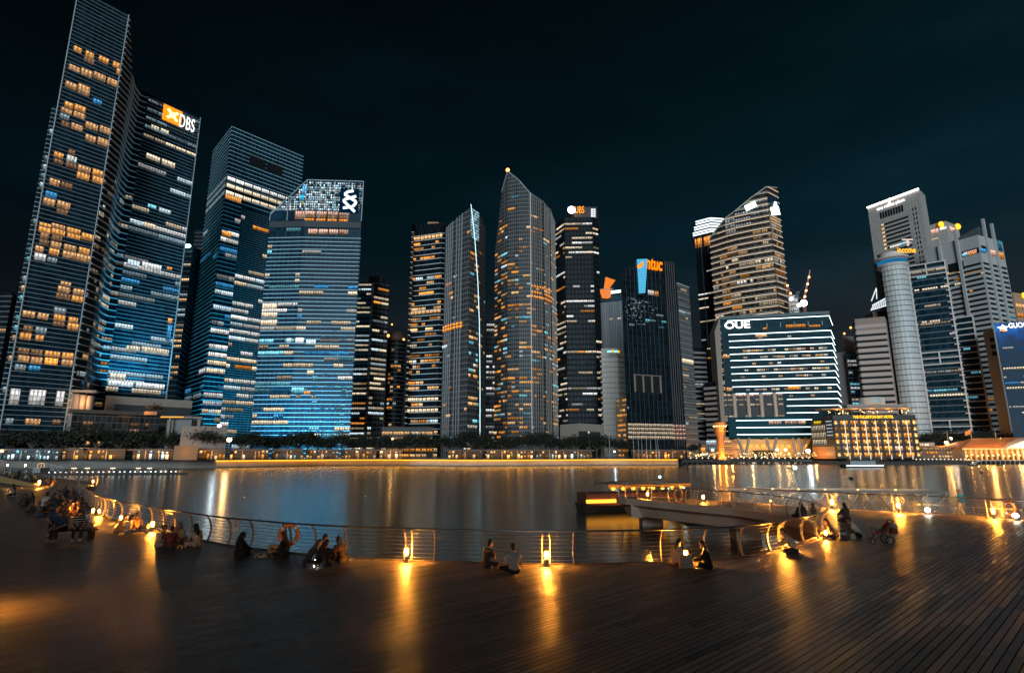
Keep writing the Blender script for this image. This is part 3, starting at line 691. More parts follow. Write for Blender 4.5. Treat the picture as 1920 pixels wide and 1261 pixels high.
# --- L: grey striped tower with warm lower wing
zt = E(1148, 652, 400).z
T = Tower('office_tower', 'grey ledged tower with a small cyan and yellow sign, left of the black mirrored tower', [H(1127, 653, zt), H(1157, 652, zt), H(1172, 655, zt)], 20, seed=33)
T.walls(CONC); T.fins(pbr('ledge_tan', (.40, .32, .27), .6), 3.7, 1.3, 1.0, z1=zt-4); T.scatter(0, 3.7, .3, .3, [(1, WARM), (1, WHITE)], bri=(.15, .6), hgt=.3, sill=.4, o=.15, z1=zt-6)
m = MB()
for u0, u1, c in ((1139, 1147, 0), (1151, 1158, 0)): flat(m, [(u0, 660), (u1, 659.5), (u1, 656.5), (u0, 657)], 392, 1)
m.build('sign_bar', emis('bar_cyan', (.2, .75, 1), 1.6), T.root)
m = MB(); m.ball(E(1149, 658, 391), 1.1); m.ball(E(1159.5, 659, 391), 1.0); m.build('sign_dot', emis('dot_yellow', (.9, .6, .05), .8), T.root); T.done()
zt = E(1160, 747, 380).z
T = Tower('office_block', 'small sand coloured block with amber windows at the foot of the ledged grey tower', [H(1156, 747, zt), H(1182, 743, zt)], 18, seed=34)
T.walls(glass('punched_sand', (.5, .34, .20), 3.0, 3.2, .1, .7, frame=(.36, .24, .14), fw=.2, fh=.2)); T.scatter(0, 3.2, .95, .6, [(3, ORANGE), (2, WARM)], bay=3.0, run=(1, 1), hgt=.5, bri=(.3, .9)); T.done()
# --- M: black tower with red letters and a tall cyan light box
K = E(1242.7, 484.7, 350); zt = K.z
Lf = E(1164, 504, 338); Rt = H(1266, 491, zt)
T = Tower('office_tower', 'black mirrored tower with red lowercase letters and a tall cyan light box column', [Vector((Lf.x, Lf.y, Lf.z)), K, Vector((K.x+1.2, K.y+5, zt)), Vector((Rt.x, Rt.y, zt))], 22, seed=35)
T.walls(glass('glass_black', (.006, .012, .016), 1.6, 3.9, .8, .3, spec=.12, frame=(.03, .035, .04), fw=.05, fh=.05))
T.ribs(pbr('rib_bronze', (.14, .11, .10), .5), 1.5, .3, .4, segs=[2])
g = T.segs[0]
T.ribs(FIND, 3.2, .12, .15, segs=[0])
m = MB(); flat(m, [(1194, 486), (1214, 485), (1210, 549), (1198, 550)], 336, 5); m.build('light_box', glass('tile_cyan', (.1, .3, .4), 1.6, 1.9, .3, .3), T.root)
m = MB(); r = T.R
for i in range(4):
    for j in range(13):
        f0, f1 = i/4, (i+.86)/4; w0 = j/13; 
        def bx(f, w_): return E(1194+4*w_+f*(20-8*w_), 486+w_*64-f*(1+0*w_), 335.8)
        cc = k((.12, .62, .95), r.uniform(.7, 1.3))
        q = [bx(f0, w0+.064), bx(f1, w0+.064), bx(f1, w0), bx(f0, w0)]; m.quad(q, [(0, .5), (.2, .5), (.2, .6), (0, .6)], cc)
m.build('light_panel', emis('tile_glow', (.10, .62, 1.0), .75, var=.2, nscale=.5), T.root)
m = MB(); flat(m, [(1194, 499), (1206, 489), (1206, 498), (1199, 503)], 335, .6); m.build('sign_emblem', sgn('sign_orange', (1, .22, .01), 2.2), T.root)
pl, pr = on(T, 0, 1210, 512, .8), on(T, 0, 1241, 502, .8); pl.z = pr.z = (pl.z+pr.z)/2
sign_text('sign_letters', 'ntuc', pl, pr, 7.6, sgn('sign_red', (1, .20, .005), 1.6), T.root, g.n, extrude=.12, offset=.02, shear=.2)
# loggia with four posts, its shade painted as a black panel
m = MB(); x0, z1 = T.hit(0, 1187, 702); x1, z0 = T.hit(0, 1241, 737)
m.hexa([T.P(g, x, z, o) for z in (z0, z1) for x, o in ((x0, .3), (x1, .3), (x1, -.05), (x0, -.05))]); m.build('loggia_shade', pbr('shade_black', (.004, .004, .005), .8), T.root)
m = MB()
for f in (.03, .33, .64, .95): m.bar(T.P(g, x0+(x1-x0)*f, z0, .6), T.P(g, x0+(x1-x0)*f, z1, .6), 1.1, .5, g.n)
m.bar(T.P(g, x0, z1, .6), T.P(g, x1, z1, .6), .5, .5); m.build('loggia_post', pbr('post_brown', (.25, .18, .15), .6), T.root)
for gi, n in ((0, 11), (2, 4)):
    gg = T.segs[gi]
    for v in (797, 804.5, 812, 820):
        z = E(1230, v, 345).z
        for j in range(n): T.win(gg, gg.L*(j+.04)/n, gg.L*(j+.96)/n, z-.9, z+.9, k(CREAM if gi == 0 else PINK, .42), .45)
T.scatter(0, 3.9, .55, .13, [(4, COOL), (2, CYAN), (1, WARM), (3, (.3, .42, .5))], bay=2, run=(1, 3), bri=(.12, .5), o=.2, z0=25, hgt=.35)
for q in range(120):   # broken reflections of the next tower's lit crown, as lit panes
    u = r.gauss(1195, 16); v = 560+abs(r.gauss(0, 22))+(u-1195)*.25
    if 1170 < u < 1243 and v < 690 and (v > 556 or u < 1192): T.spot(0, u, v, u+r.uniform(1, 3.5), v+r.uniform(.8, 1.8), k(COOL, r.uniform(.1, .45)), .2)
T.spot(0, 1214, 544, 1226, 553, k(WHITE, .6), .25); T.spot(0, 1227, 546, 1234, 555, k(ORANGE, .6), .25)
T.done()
# --- N, O: grey blocks right of it
zt = E(1278, 533, 370).z
T = Tower('office_tower', 'grey mesh fronted tower with a thin bright roof edge, right of the black mirrored tower', [H(1269, 531, zt), H(1291, 539, zt)], 22, seed=37)
T.walls(glass('mesh_grey', (.05, .055, .06), 1.4, 2.0, .8, .4, frame=(.16, .16, .16), fw=.2, fh=.2)); T.fins(FIN2, 3.9, .3, .3)
T.scatter(0, 3.9, .5, .5, [(3, CREAM), (3, COOL)], bri=(.1, .5), o=.32); T.win(T.segs[0], .3, T.segs[0].L-.3, 62, 65, k(CREAM, .9), .35)
m = MB(); g = T.segs[0]; m.bar(T.P(g, 0, zt, .2), T.P(g, g.L, zt, .2), .8, .8); m.build('roof_trim', pbr('trim_pale', (.5, .45, .42), .6), T.root); T.done()
zt = E(1310, 652, 420).z
T = Tower('office_block', 'narrow grey striped block between the mesh fronted tower and the dark crowned tower', [H(1298, 651, zt), H(1322, 652, zt)], 20, seed=38)
T.walls(GL_DARK); T.fins(CONC, 3.6, 1.5, .5); T.scatter(0, 3.6, .4, .4, [(1, CREAM), (1, COOL)], bri=(.2, .5), hgt=.3, sill=.5, o=.2); T.done()
zt = E(1335, 716, 400).z
T = Tower('office_block', 'brown striped low block behind the orange lit column', [H(1320, 717, zt), H(1350, 714, zt)], 15, seed=39)
T.walls(GL_DARK); T.fins(pbr('stripe_brown', (.30, .22, .19), .7), 3.6, 1.8, .5); T.done()
# --- P: dark tower with stepped white light crown
K = E(1338, 434, 490); zt = K.z
T = Tower('office_tower', 'dark tower crowned with stepped rings of white light, left of the curved banded tower', [H(1301.5, 443, zt), K, H(1372, 436, zt)], 25, seed=41)
T.walls(GL_DARK); T.ribs(FIND, 6, .5, .4)
T.scatter(0, 4.2, .45, .35, [(3, WHITE), (2, CREAM), (1, ORANGE)], bay=4, run=(1, 2), hgt=.3, bri=(.3, .9), o=.3, z1=zt-14)
for x0, x1 in ((.02, .1), (.15, .38), (.48, .85)): g = T.segs[0]; T.win(g, g.L*x0, g.L*x1, zt-12, zt-3, k(ORANGE, .85), .3)
base = [p.copy() for p in T.pts]; cc = sum(base, Vector())/3
m = MB(); mm = MB()
for i, (f, h0, h1) in enumerate(((.93, 0, 6), (.84, 6, 11.5), (.74, 11.5, 17))):
    q = [Vector((cc.x, cc.y+6, 0))+(Vector((p.x, p.y, 0))-Vector((cc.x, cc.y, 0)))*f for p in T.poly]
    m.prism(q, zt+h0-.3, zt+h1)
    ring = [q[j] for j in (0, 1, 2)]
    for a, b in zip(ring, ring[1:]): 
        n = Vector((b.y-a.y, a.x-b.x, 0)).normalized()*.4
        for z in (zt+h1-1.0, zt+h1-3.4): mm.bar(Vector((a.x, a.y, z))+n, Vector((b.x, b.y, z))+n, .6, .9)
m.build('crown_tier', FIND, T.root); mm.build('crown_light', emis('led_crown', (.8, .93, 1), 2.2), T.root); T.done()
# --- Q: curved banded tower with sloping roof
tops = [(1331, 447), (1345, 428), (1359, 410.5), (1377, 397), (1405, 373.7), (1437, 350.5), (1456, 352.5)]
Ys = [462, 456, 450, 444, 437, 430, 440]
T = Tower('office_tower', 'curved tower of cream balcony bands with a sloping roof and small white signs', [E(u, v, y) for (u, v), y in zip(tops, Ys)], 28, seed=43)
T.walls(glass('glass_brown', (.035, .025, .022), 1.5, 4.4, .8, .2))
T.fins(pbr('band_cream', (.66, .54, .45), .5), 5.0, .55, 1.1, segs=list(range(6))); T.fins(pbr('band_cream', (.66, .54, .45), .5), 5.0, .4, .9, segs=list(range(6)), phase=1.15)
for q in range(6):
    T.scatter(q, 5.0, .9, .55, [(5, WARM), (4, CREAM), (1, ORANGE), (1, WHITE)], bay=2.2, run=(1, 3), hgt=.5, sill=.4, bri=(.12, .55), o=.3, z1=T.pts[q+1 if q == 5 else q].z-25)
    g = T.segs[q]; n = int(g.L/2.2)
    for z, c, p in ((LAND+5*(10+q*0)+2.4, k(ORANGE, .7), .8 if q < 3 else .05), (LAND+5*9+2.4, k(CREAM, .8), .75), (LAND+5*27+2.4, k(WHITE, .8), .4 if q in (2, 3) else 0), (LAND+5*30+2.4, k(CREAM, .9), .85 if q == 4 else .05)):
        for j in range(n):
            if T.R.random() < p: T.win(g, g.L*(j+.08)/n, g.L*(j+.92)/n, z, z+2.4, c, .35)
for q in (2, 3, 4):
    g = T.segs[q]; n = int(g.L/2)
    for z in (T.pts[q].z-4.5, T.pts[q].z-9.5, T.pts[q].z-14.5): 
        for j in range(n): T.win(g, g.L*(j+.08)/n, g.L*(j+.92)/n, z, z+2.6, k((.6, .7, .75), T.R.uniform(.1, .5)), .35)
m = MB()
for q in range(6):
    g = T.segs[q]; z = LAND+.12
    while z < max(g.za, g.zb)-.6:
        if z < min(g.za, g.zb)-.4: m.hexa([T.P(g, x, zz, o) for zz in (z, z+.18) for x, o in ((0, 1.16), (g.L, 1.16), (g.L, 1.11), (0, 1.11))])
        z += 5.0
struct(m.build('band_light', emis('led_band', (1, .70, .44), 1.5), T.root), 'stuff')
m = MB()
for a, b, h in (((1398, 392), (1418, 383), 5.0),):
    pa, pb = on(T, 4, a[0], a[1], 1.4), on(T, 4, b[0], b[1], 1.4); m.bar(pa, pb, .4, h, T.segs[4].n.cross(pb-pa).normalized() if False else (0, 0, 1))
m.build('sign_bar', emis('bar_ice', (.55, .93, 1), 2.6), T.root)
g5 = T.segs[5]; cpt = on(T, 5, 1450.5, 386, 1.4); m = MB(); ex = g5.d
for a, b in ((0, 1.7), (-1.6, -.9), (1.6, -.9)): m.ball(cpt+ex*a+Vector((0, 0, b)), 1.5)
m.build('sign_emblem', emis('bar_ice2', (.6, .95, 1), 2.4), T.root)
m = MB(); pa, pb = on(T, 5, 1443, 397, 1.4), on(T, 5, 1458, 396, 1.4); m.bar(pa, pb, .4, 6.5); m.build('sign_panel', emis('panel_cream', (1, .95, .9), 2.2), T.root)
m = MB(); pa, pb = on(T, 5, 1441, 385, 1.2), on(T, 5, 1457, 385, 1.2); m.bar(pa, pb, .2, 14); m.build('sign_plate', pbr('plate_navy', (.01, .03, .06), .5), T.root)
m = MB()
for q in range(6): g = T.segs[q]; m.bar(T.P(g, 0, g.za, .3), T.P(g, g.L, g.zb, .3), 1.0, .6)
m.build('roof_trim', pbr('band_cream', (.66, .54, .45), .5), T.root); T.done()
# --- R: building core under construction and its cranes
zt = E(1486, 553, 420).z
T = Tower('building_site', 'floodlit white concrete core under construction behind the letter-topped glass block', [H(1477, 553, zt), H(1495, 553, zt)], 14, seed=45)
T.walls(pbr('core_white', (.6, .6, .58), .7)); T.fins(FIN2, 3.5, .4, .6)
m = MB(); m.ball(E(1484, 560, 410), 1.3); m.ball(E(1498, 572, 400), 1.3); m.ball(E(1507, 568, 396), 2.4); m.build('floodlight', emis('lamp_white', (.85, .95, 1), 8), T.root)
g = T.segs[0]
for j in range(8): T.win(g, g.L*T.R.uniform(0, .8), g.L*.95, zt-2-j*3.5, zt-.4-j*3.5, k(WHITE, T.R.uniform(.4, 1.1)), .65)
T.done()
def crane(base, tip, label, lamps):
    r = thing('tower_crane', label, 'crane', base); b, t = Vector(base), Vector(tip); m = MB()
    for sx in (-.7, .7): m.bar(b+Vector((sx, 0, -22)), b+Vector((sx, 0, 0)), .35, .35)
    for j in range(10): m.bar(b+Vector((-.7 if j % 2 else .7, 0, -22+j*2.2)), b+Vector((.7 if j % 2 else -.7, 0, -19.8+j*2.2)), .2, .2)
    m.build('mast', pbr('steel_red', (.5, .16, .07), .5), r)
    m = MB(); d = (t-b).normalized(); s = d.cross(Vector((0, 1, 0))).normalized(); n = int((t-b).length/2.2)
    for sx in (-.6, .6): m.bar(b+s*sx, t+s*sx*.3, .35, .35)
    m.bar(b+Vector((0, 1, .5)), t, .3, .3)
    for j in range(n): m.bar(b+(t-b)*(j/n)+s*(.6 if j % 2 else -.6)*(1-.7*j/n), b+(t-b)*((j+1)/n)+s*(-.6 if j % 2 else .6)*(1-.7*(j+1)/n), .2, .2)
    m.build('jib', pbr('steel_red', (.5, .16, .07), .5), r)
    m = MB(); c = b-Vector((d.x, 0, 0)).normalized()*5 if abs(d.x) > .05 else b; m.bar(b, c+Vector((0, 0, 3)), .4, .4); m.box(c.x-1, c.x+1, c.y-.8, c.y+.8, c.z+2, c.z+4); m.bar(c+Vector((0, 0, 4)), t*.6+b*.4, .12, .12); m.build('counterweight', FIND, r)
    for f in lamps: q = MB(); q.ball(b+(t-b)*f+Vector((0, -.8, 0)), .75); q.build('work_lamp', emis('lamp_amber', (1, .55, .2), 5), r)
crane(E(1507, 562, 412), E(1519, 506, 410), 'red lattice crane with a steep lamp-lit jib above the letter-topped glass block', (.1, .3, .52, .75))
crane(E(1484, 556, 415), E(1472, 527, 414), 'smaller crane leaning left against the curved banded tower', (.2, .7))
# --- S: glass block with white light lines and the three white letters
YO = 390; K = E(1551.5, 585, YO); zt = K.z
Lf = H(1349.6, 595.4, zt); Rt = H(1558.5, 603, zt)
T = Tower('office_block', 'broad glass block outlined in white light lines, three white letters at its top left', [Lf, K, Rt], 22, base=12.0, seed=47)
zlow = E(1450, 822, 385).z
T.base = zlow
gls = glass('glass_navy', (.006, .030, .042), 1.5, 4.6, .7, .4, spec=.05, frame=(.02, .05, .06), fw=.05, fh=.04)
T.walls(gls)
g0, g1 = T.segs[0], T.segs[1]
led = emis('led_white', (.72, .95, 1.0), 3.2); m = MB(); soff = MB()
ys = [125, 228, 275, 322, 372, 419, 467, 516, 563, 612, 663]
for i, y in enumerate(ys):
    u = 1290+(290+y*.075-9)/3.9394; x0, z = T.hit(0, u, 570+y/3.9394)
    m.bar(T.P(g0, x0, z, .75), T.P(g0, g0.L+.7, z, .75), .25, .42); m.bar(T.P(g1, -.5, z, .75), T.P(g1, g1.L, z, .75), .25, .42)
    soff.hexa([T.P(g0, x, z+b, o) for b in (-.5, .9) for x, o in ((x0-2, .6), (g0.L, .6), (g0.L, -.05), (x0-2, -.05))]); soff.hexa([T.P(g1, x, z+b, o) for b in (-.5, .9) for x, o in ((0, .6), (g1.L, .6), (g1.L, -.05), (0, -.05))])
for i, y in enumerate((703, 752, 803)):
    x0, z = T.hit(0, 1475, 570+y/3.9394); x1 = T.hit(0, 1575 if i < 2 else 1534, 570+(y-4)/3.9394)[0]; x1 = min(x1, g0.L+.5)
    m.bar(T.P(g0, x0, z, .75), T.P(g0, x1, z, .75), .25, .42)
    if i < 2: m.bar(T.P(g1, -.5, z, .75), T.P(g1, g1.L, z, .75), .25, .42)
    soff.hexa([T.P(g0, x, z+b, o) for b in (-.5, .9) for x, o in ((x0, .6), (g0.L, .6), (g0.L, -.05), (x0, -.05))])
for i, y in enumerate((860, 912, 963)):
    x0, z = T.hit(0, 1379+i, 570+y/3.9394); x1 = T.hit(0, 1521, 570+y/3.9394)[0]
    m.bar(T.P(g0, x0, z, 2.4), T.P(g0, x1, z, 2.4), .25, .45)
m.build('light_line', led, T.root); soff.build('floor_band', pbr('band_navy', (.008, .035, .05), .6, spec=.08), T.root)
# lower volume, proud of the front
m = MB(); xa, za = T.hit(0, 1364, 782); xb, zb = T.hit(0, 1521, 819)
m.hexa([T.P(g0, x, z, o) for z in (zb, za) for x, o in ((xa, 2.2), (xb, 2.2), (xb, -.05), (xa, -.05))]); m.build('lower_volume', pbr('volume_teal', (.008, .05, .07), .6, spec=.08), T.root)
# sky terrace with four columns, its shade painted as a dark panel
xa, za = T.hit(0, 1353, 738.5); xb, zb = T.hit(0, 1472, 781)
m = MB(); m.hexa([T.P(g0, x, z, o) for z in (zb, za) for x, o in ((xa, .25), (xb, .25), (xb, -.05), (xa, -.05))]); m.build('terrace_shade', pbr('shade_brown', (.012, .01, .01), .6), T.root)
m = MB()
for u in (1377, 1403, 1427.5, 1453):
    x, _ = T.hit(0, u, 760); m.tube([T.P(g0, x, zb, 1.2), T.P(g0, x, za, 1.2)], 1.35, 12)
m.build('column', pbr('column_pink', (.48, .34, .27), .5), T.root)
n = 11
for j in range(n):
    x0 = xa+(xb-xa)*j/n; x1 = xa+(xb-xa)*(j+.9)/n
    T.win(g0, x0, x1, za-1.7, za-.2, k(PINK, 1.3 if 1 < j < 6 else .7), .5)
    for z, p in ((za-4.5, .6), (za-8, .55), (zb+.6, .7)):
        if T.R.random() < p: T.win(g0, x0, x1, z-.6, z+.6, k(CREAM, T.R.uniform(.15, .6)), .5)
for j in range(14):
    if T.R.random() < .7: x0 = T.hit(0, 1435+j*5, 792)[0]; T.win(g0, x0, x0+3, T.hit(0, 1450, 795)[1], T.hit(0, 1450, 789)[1], k(PINK, T.R.uniform(.15, .8)), 2.3)
# top storey posts and roof edge
m = MB()
for u, v0 in ((1437.7, 599), (1463.2, 598), (1489, 596.5), (1515, 595), (1541, 594)):
    x, z0_ = T.hit(0, u, v0+15); m.bar(T.P(g0, x, z0_, .5), T.P(g0, x, zt-6, .5), .9, .5)
m.build('post', pbr('post_grey', (.35, .35, .35), .5), T.root)
m = MB(); m.hexa([T.P(g0, x, z, o) for z in (zt-1.5, zt+.6) for x, o in ((-.5, 1), (g0.L+1, 1), (g0.L+1, -1), (-.5, -1))]); m.build('roof_edge', pbr('edge_teal', (.02, .05, .06), .5), T.root)
x0, z = T.hit(0, 1359, 617); x1, _ = T.hit(0, 1406, 613)
sign_text('sign_letters', 'OUE', T.P(g0, x0, z, 1.0), T.P(g0, x1, z, 1.0), 5.3, sgn('sign_cream', (1, .93, .85), 3.0), T.root, g0.n, extrude=.12, offset=.02)
for j, y in enumerate(ys[1:]):
    zz = T.hit(0, 1450, 570+y/3.9394)[1]; p = (.10, 0, .75, .6, .3, .7, .3, .08, .6, .4)[j]
    nb = 26
    for b in range(nb):
        if T.R.random() < p and .12 < b/nb < .96: T.win(g0, g0.L*b/nb, g0.L*(b+.92)/nb, zz-2.4, zz-.9, k(T.R.choice([CREAM, WHITE, CREAM, WARM]), T.R.uniform(.15, .8)), .2)
spots(T, 0, [(1416,626,1438,632,k(WARM,.9)),(1477,724,1501,730,k(ORANGE,1)),(1355,664,1368,671,k(WARM,.9)),(1362,726,1373,733,k(WARM,.7)),(1473,608,1510,614,k(ORANGE,.6)),(1516,609,1538,613,k(ORANGE,.6)),(1430,614,1438,618,k(ORANGE,.7))], .3)
# V columns, warm wall and glow below
m = MB()
for ub, us in ((1396, (1383, 1405)), (1447, (1436, 1456)), (1493, (1486, 1512)), (1505, (1497, 1523))):
    p = H(ub, 849, LAND) if False else E(ub, 846, 386); p.z = LAND
    for u in us: q = E(u, 821, 387); m.tube([p, q], .95, 10)
m.build('prop', pbr('column_pink', (.48, .34, .27), .5), T.root)
a, b = E(1375, 822, 404), E(1515, 822, 404)
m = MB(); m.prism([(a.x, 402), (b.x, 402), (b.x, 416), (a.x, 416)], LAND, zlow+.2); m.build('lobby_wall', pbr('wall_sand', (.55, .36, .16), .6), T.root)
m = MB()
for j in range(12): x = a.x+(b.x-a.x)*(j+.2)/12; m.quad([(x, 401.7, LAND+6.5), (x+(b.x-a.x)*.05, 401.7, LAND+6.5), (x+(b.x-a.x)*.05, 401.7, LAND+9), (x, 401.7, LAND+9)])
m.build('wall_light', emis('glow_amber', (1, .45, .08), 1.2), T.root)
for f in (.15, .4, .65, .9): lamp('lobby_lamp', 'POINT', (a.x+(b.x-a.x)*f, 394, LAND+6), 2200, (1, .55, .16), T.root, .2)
T.done()
# pale fin wall at its left
m = MB(); T2 = thing('fin_wall', 'tall pale slanted wall standing at the left end of the light-lined glass block', 'wall', (0, 0, 0))
a, b, c, d = E(1340, 621, 391), E(1349, 596, 391), E(1363, 819, 388), E(1356, 819, 388)
pa = [a, b, Vector((c.x, 390, c.z)), Vector((d.x, 390, d.z))]
i = len(m.v); m.v += [tuple(p) for p in pa]+[(p.x+1, p.y+14, p.z) for p in pa]; m.f += [(i, i+3, i+2, i+1), (i+4, i+5, i+6, i+7), (i, i+1, i+5, i+4), (i+1, i+2, i+6, i+5), (i+3, i, i+4, i+7), (i+2, i+3, i+7, i+6)]
m.build('wall_panel', BEIGE, T2)
# --- U: brown striped block
zt = E(1602, 598, 420).z
T = Tower('office_block', 'brown block of even horizontal stripes with a blank side wall, behind the amber lit hotel', [H(1598, 603, zt), E(1602.5, 598, 420), H(1659, 593, zt), Vector((H(1659, 593, zt).x+9, H(1659, 593, zt).y+12, zt))], 22, seed=49)
T.walls(pbr('cladding_brown', (.27, .18, .15), .7))
m = MB()
for g in T.segs[0:2]:
    z = LAND+2
    while z+2 < zt-8: m.hexa([T.P(g, x, zz, o) for zz in (z, z+1.7) for x, o in ((.0, .12), (g.L-.6, .12), (g.L-.6, -.05), (.0, -.05))]); z += 4.55
m.build('window_band', pbr('band_black', (.012, .014, .016), .7, spec=.1), T.root)
T.fins(pbr('stripe_tan', (.42, .31, .27), .7), 4.55, 2.6, .5, segs=[0, 1], phase=-.6, z1=zt-2)
T.scatter(1, 4.55, .35, .2, [(2, CREAM), (2, CYAN)], bay=2.5, run=(1, 2), hgt=.25, sill=.45, bri=(.2, .6), o=.2); T.done()
zt2 = E(1668, 582, 450).z
T = Tower('office_block', 'plain brown slab rising just behind the striped brown block', [E(1636, 584, 450), H(1671, 581, zt2), Vector((H(1671, 581, zt2).x+6, 460, zt2))], 15, seed=50)
T.walls(pbr('cladding_brown2', (.30, .17, .12), .7)); T.done()
# --- V: grey blocks in the gap
zt = E(1575, 661, 450).z
T = Tower('office_block', 'plain grey-brown block with no windows in the gap right of the light-lined glass block', [H(1566, 661, zt), H(1589, 659, zt)], 15, seed=51); T.walls(pbr('cladding_taupe', (.22, .18, .17), .7)); T.done()
zt = E(1596, 660, 440).z
T = Tower('office_block', 'pale glass block with lit storeys left of the striped brown block', [H(1586, 660, zt), H(1612, 660, zt)], 15, seed=52)
T.walls(GL_TEAL); T.fins(FIN2, 3, .4, .4); T.ribs(FIN2, 2.5, .3, .4); T.scatter(0, 3, .6, .5, [(3, WHITE), (2, CREAM), (1, CYAN)], bri=(.2, .7), o=.2); T.done()
zt = E(1590, 629, 460).z
T = Tower('office_block', 'narrow white plant tower with two small roof beacons, left of the striped brown block', [H(1580, 629, zt), H(1600, 631, zt)], 10, seed=53); T.walls(pbr('cladding_white', (.5, .52, .54), .6)); 
m = MB(); m.ball(E(1583, 625, 455), .8); m.ball(E(1595, 614, 455), .9); m.build('beacon', emis('lamp_orange', (1, .4, .08), 3), T.root); m = MB(); p = E(1595, 614, 455.5); m.bar((p.x, p.y, zt-.5), (p.x, p.y, p.z), .35, .35); m.build('mast', FIND, T.root); T.done()
# --- W: tall pale slab with roof light line
K = E(1723, 354.4, 520); zt = K.z; Lf = H(1626.6, 390, zt)
T = Tower('office_tower', 'tallest pale slab tower on the right with a white light line along its roof', [Lf, K, Vector((K.x+16, K.y+14, zt))], 26, seed=55)
T.walls(CONC); g = T.segs[0]
m = MB(); m.bar(T.P(g, 0, zt+.2, .8), T.P(g, g.L, zt+.2, .8), 1.2, 1.4); m.build('light_line', emis('led_warmwhite', (1, .97, .93), 3.5), T.root)
pl, pr = on(T, 0, 1645, 397, .6), on(T, 0, 1697, 378.5, .6); z = (pl.z+pr.z)/2; pl.z = pr.z = z
sw = sgn('sign_white', (1, .97, .92), 1.7)
sign_text('sign_letters', 'one raffles place', pl, pr, 4.4, sw, T.root, g.n, extrude=.12, offset=.015)
c = on(T, 0, 1667, 381, .8); m = MB(); m.quad([c-g.d*1.6-Vector((0, 0, 3)), c+g.d*1.6-Vector((0, 0, 3)), c+g.d*1.4+Vector((0, 0, 6))]); m.quad([c+g.d*1.6-Vector((0, 0, 3))-g.n*.3, c-g.d*1.6-Vector((0, 0, 3))-g.n*.3, c+g.d*1.4+Vector((0, 0, 6))-g.n*.3]); m.build('sign_emblem', sw, T.root)
dk = pbr('window_dark', (.012, .016, .02), .3); m = MB()
x0, z0 = T.hit(0, 1649, 399); x1, _ = T.hit(0, 1694, 385)
for j in range(9): xa = x0+(x1-x0)*j/9; m.hexa([T.P(g, x, zz, o) for zz in (z-9, z-2) for x, o in ((xa, .12), (xa+(x1-x0)*.085, .12), (xa+(x1-x0)*.085, -.02), (xa, -.02))])
for i in range(22):
    for j in range(10):
        xa = x0+(x1-x0)*(j/10*1.12); zz = z-17-i*4.3
        if j == 0 and i < 12: T.win(g, xa, xa+2.6, zz, zz+2, k(WARM, 1.2), .15); continue
        if i == 6 and 1 < j < 9: T.win(g, xa, xa+2.6, zz, zz+2, k([CREAM, WHITE, CYAN][j//3], 1.0), .15); continue
        m.hexa([T.P(g, x, q, o) for q in (zz, zz+2) for x, o in ((xa, .12), (xa+2.7, .12), (xa+2.7, -.02), (xa, -.02))])
    for f in (.83, .88): m.hexa([T.P(g, x, q, o) for q in (z-12-i*5, z-9-i*5) for x, o in ((g.L*f, .12), (g.L*f+1, .12), (g.L*f+1, -.02), (g.L*f, -.02))])
struct(m.build('dark_window', dk, T.root), 'stuff'); T.done()
K = E(1653, 480, 470); zt = K.z
T = Tower('office_tower', 'lower pale wedge tower with one column of dark windows in front of the tall slab', [H(1638, 494, zt), K, H(1682, 476, zt)], 20, seed=56)
T.walls(CONC); m = MB(); g = T.segs[0]
for i in range(12): m.hexa([T.P(g, x, q, o) for q in (zt-12-i*5.5, zt-9-i*5.5) for x, o in ((g.L*.35, .12), (g.L*.75, .12), (g.L*.75, -.02), (g.L*.35, -.02))])
m.build('dark_window', dk, T.root); T.done()
T2 = thing('glass_canopy', 'white lit curved canopy with a tilted lattice, left of the grid fronted tower', 'canopy', E(1650, 575, 455))
m = MB()
for j in range(9): m.bar(E(1634+j*3.6, 580-j*1.0, 452), E(1638+j*3.4, 571-j*1.9, 458), .5, .5)
m.bar(E(1633, 581, 452), E(1667, 571, 452), .8, .8); m.bar(E(1636, 572, 458), E(1666, 556, 458), .8, .8); m.bar(E(1634, 564, 456), E(1643, 540, 456), .6, .6); m.bar(E(1643, 540, 456), E(1644, 560, 456), .5, .5)
m.build('canopy_frame', emis('led_canopy', (.85, .95, 1), .9), T2)
m = MB(); a, b = E(1645, 585, 462), E(1667, 577, 462); m.prism([(a.x-3, 462), (b.x, 462), (b.x, 474), (a.x-3, 474)], LAND, a.z); m.build('base_tower', CONC, T2)
# --- X: tower with amber emblems, far behind
zt = E(1773, 414, 600).z; 
T = Tower('office_tower', 'angular tower top with two glowing amber emblems behind the grid fronted tower', [H(1737, 424, zt), E(1773, 414, 600), H(1797, 424, zt)], 25, seed=57)
T.walls(CONC); g0, g1 = T.segs[0], T.segs[1]
m = MB()
for gi, u, v in ((0, 1766, 421), (1, 1794, 425)):
    c = on(T, gi, u, v, 1.0); m.ball(c, (3.6, 1.2, 3.6))
m.build('sign_emblem', emis('emblem_amber', (1, .42, .02), 2.0), T.root)
T.spot(0, 1740, 430, 1760, 441, k(PINK, .8), .3); T.spot(0, 1762, 426, 1775, 431, k(WHITE, 1.3), .3); T.spot(1, 1781, 426, 1791, 437, k(PINK, .9), .3); T.spot(0, 1744, 447, 1760, 450, k(CREAM, .6), .3); T.done()
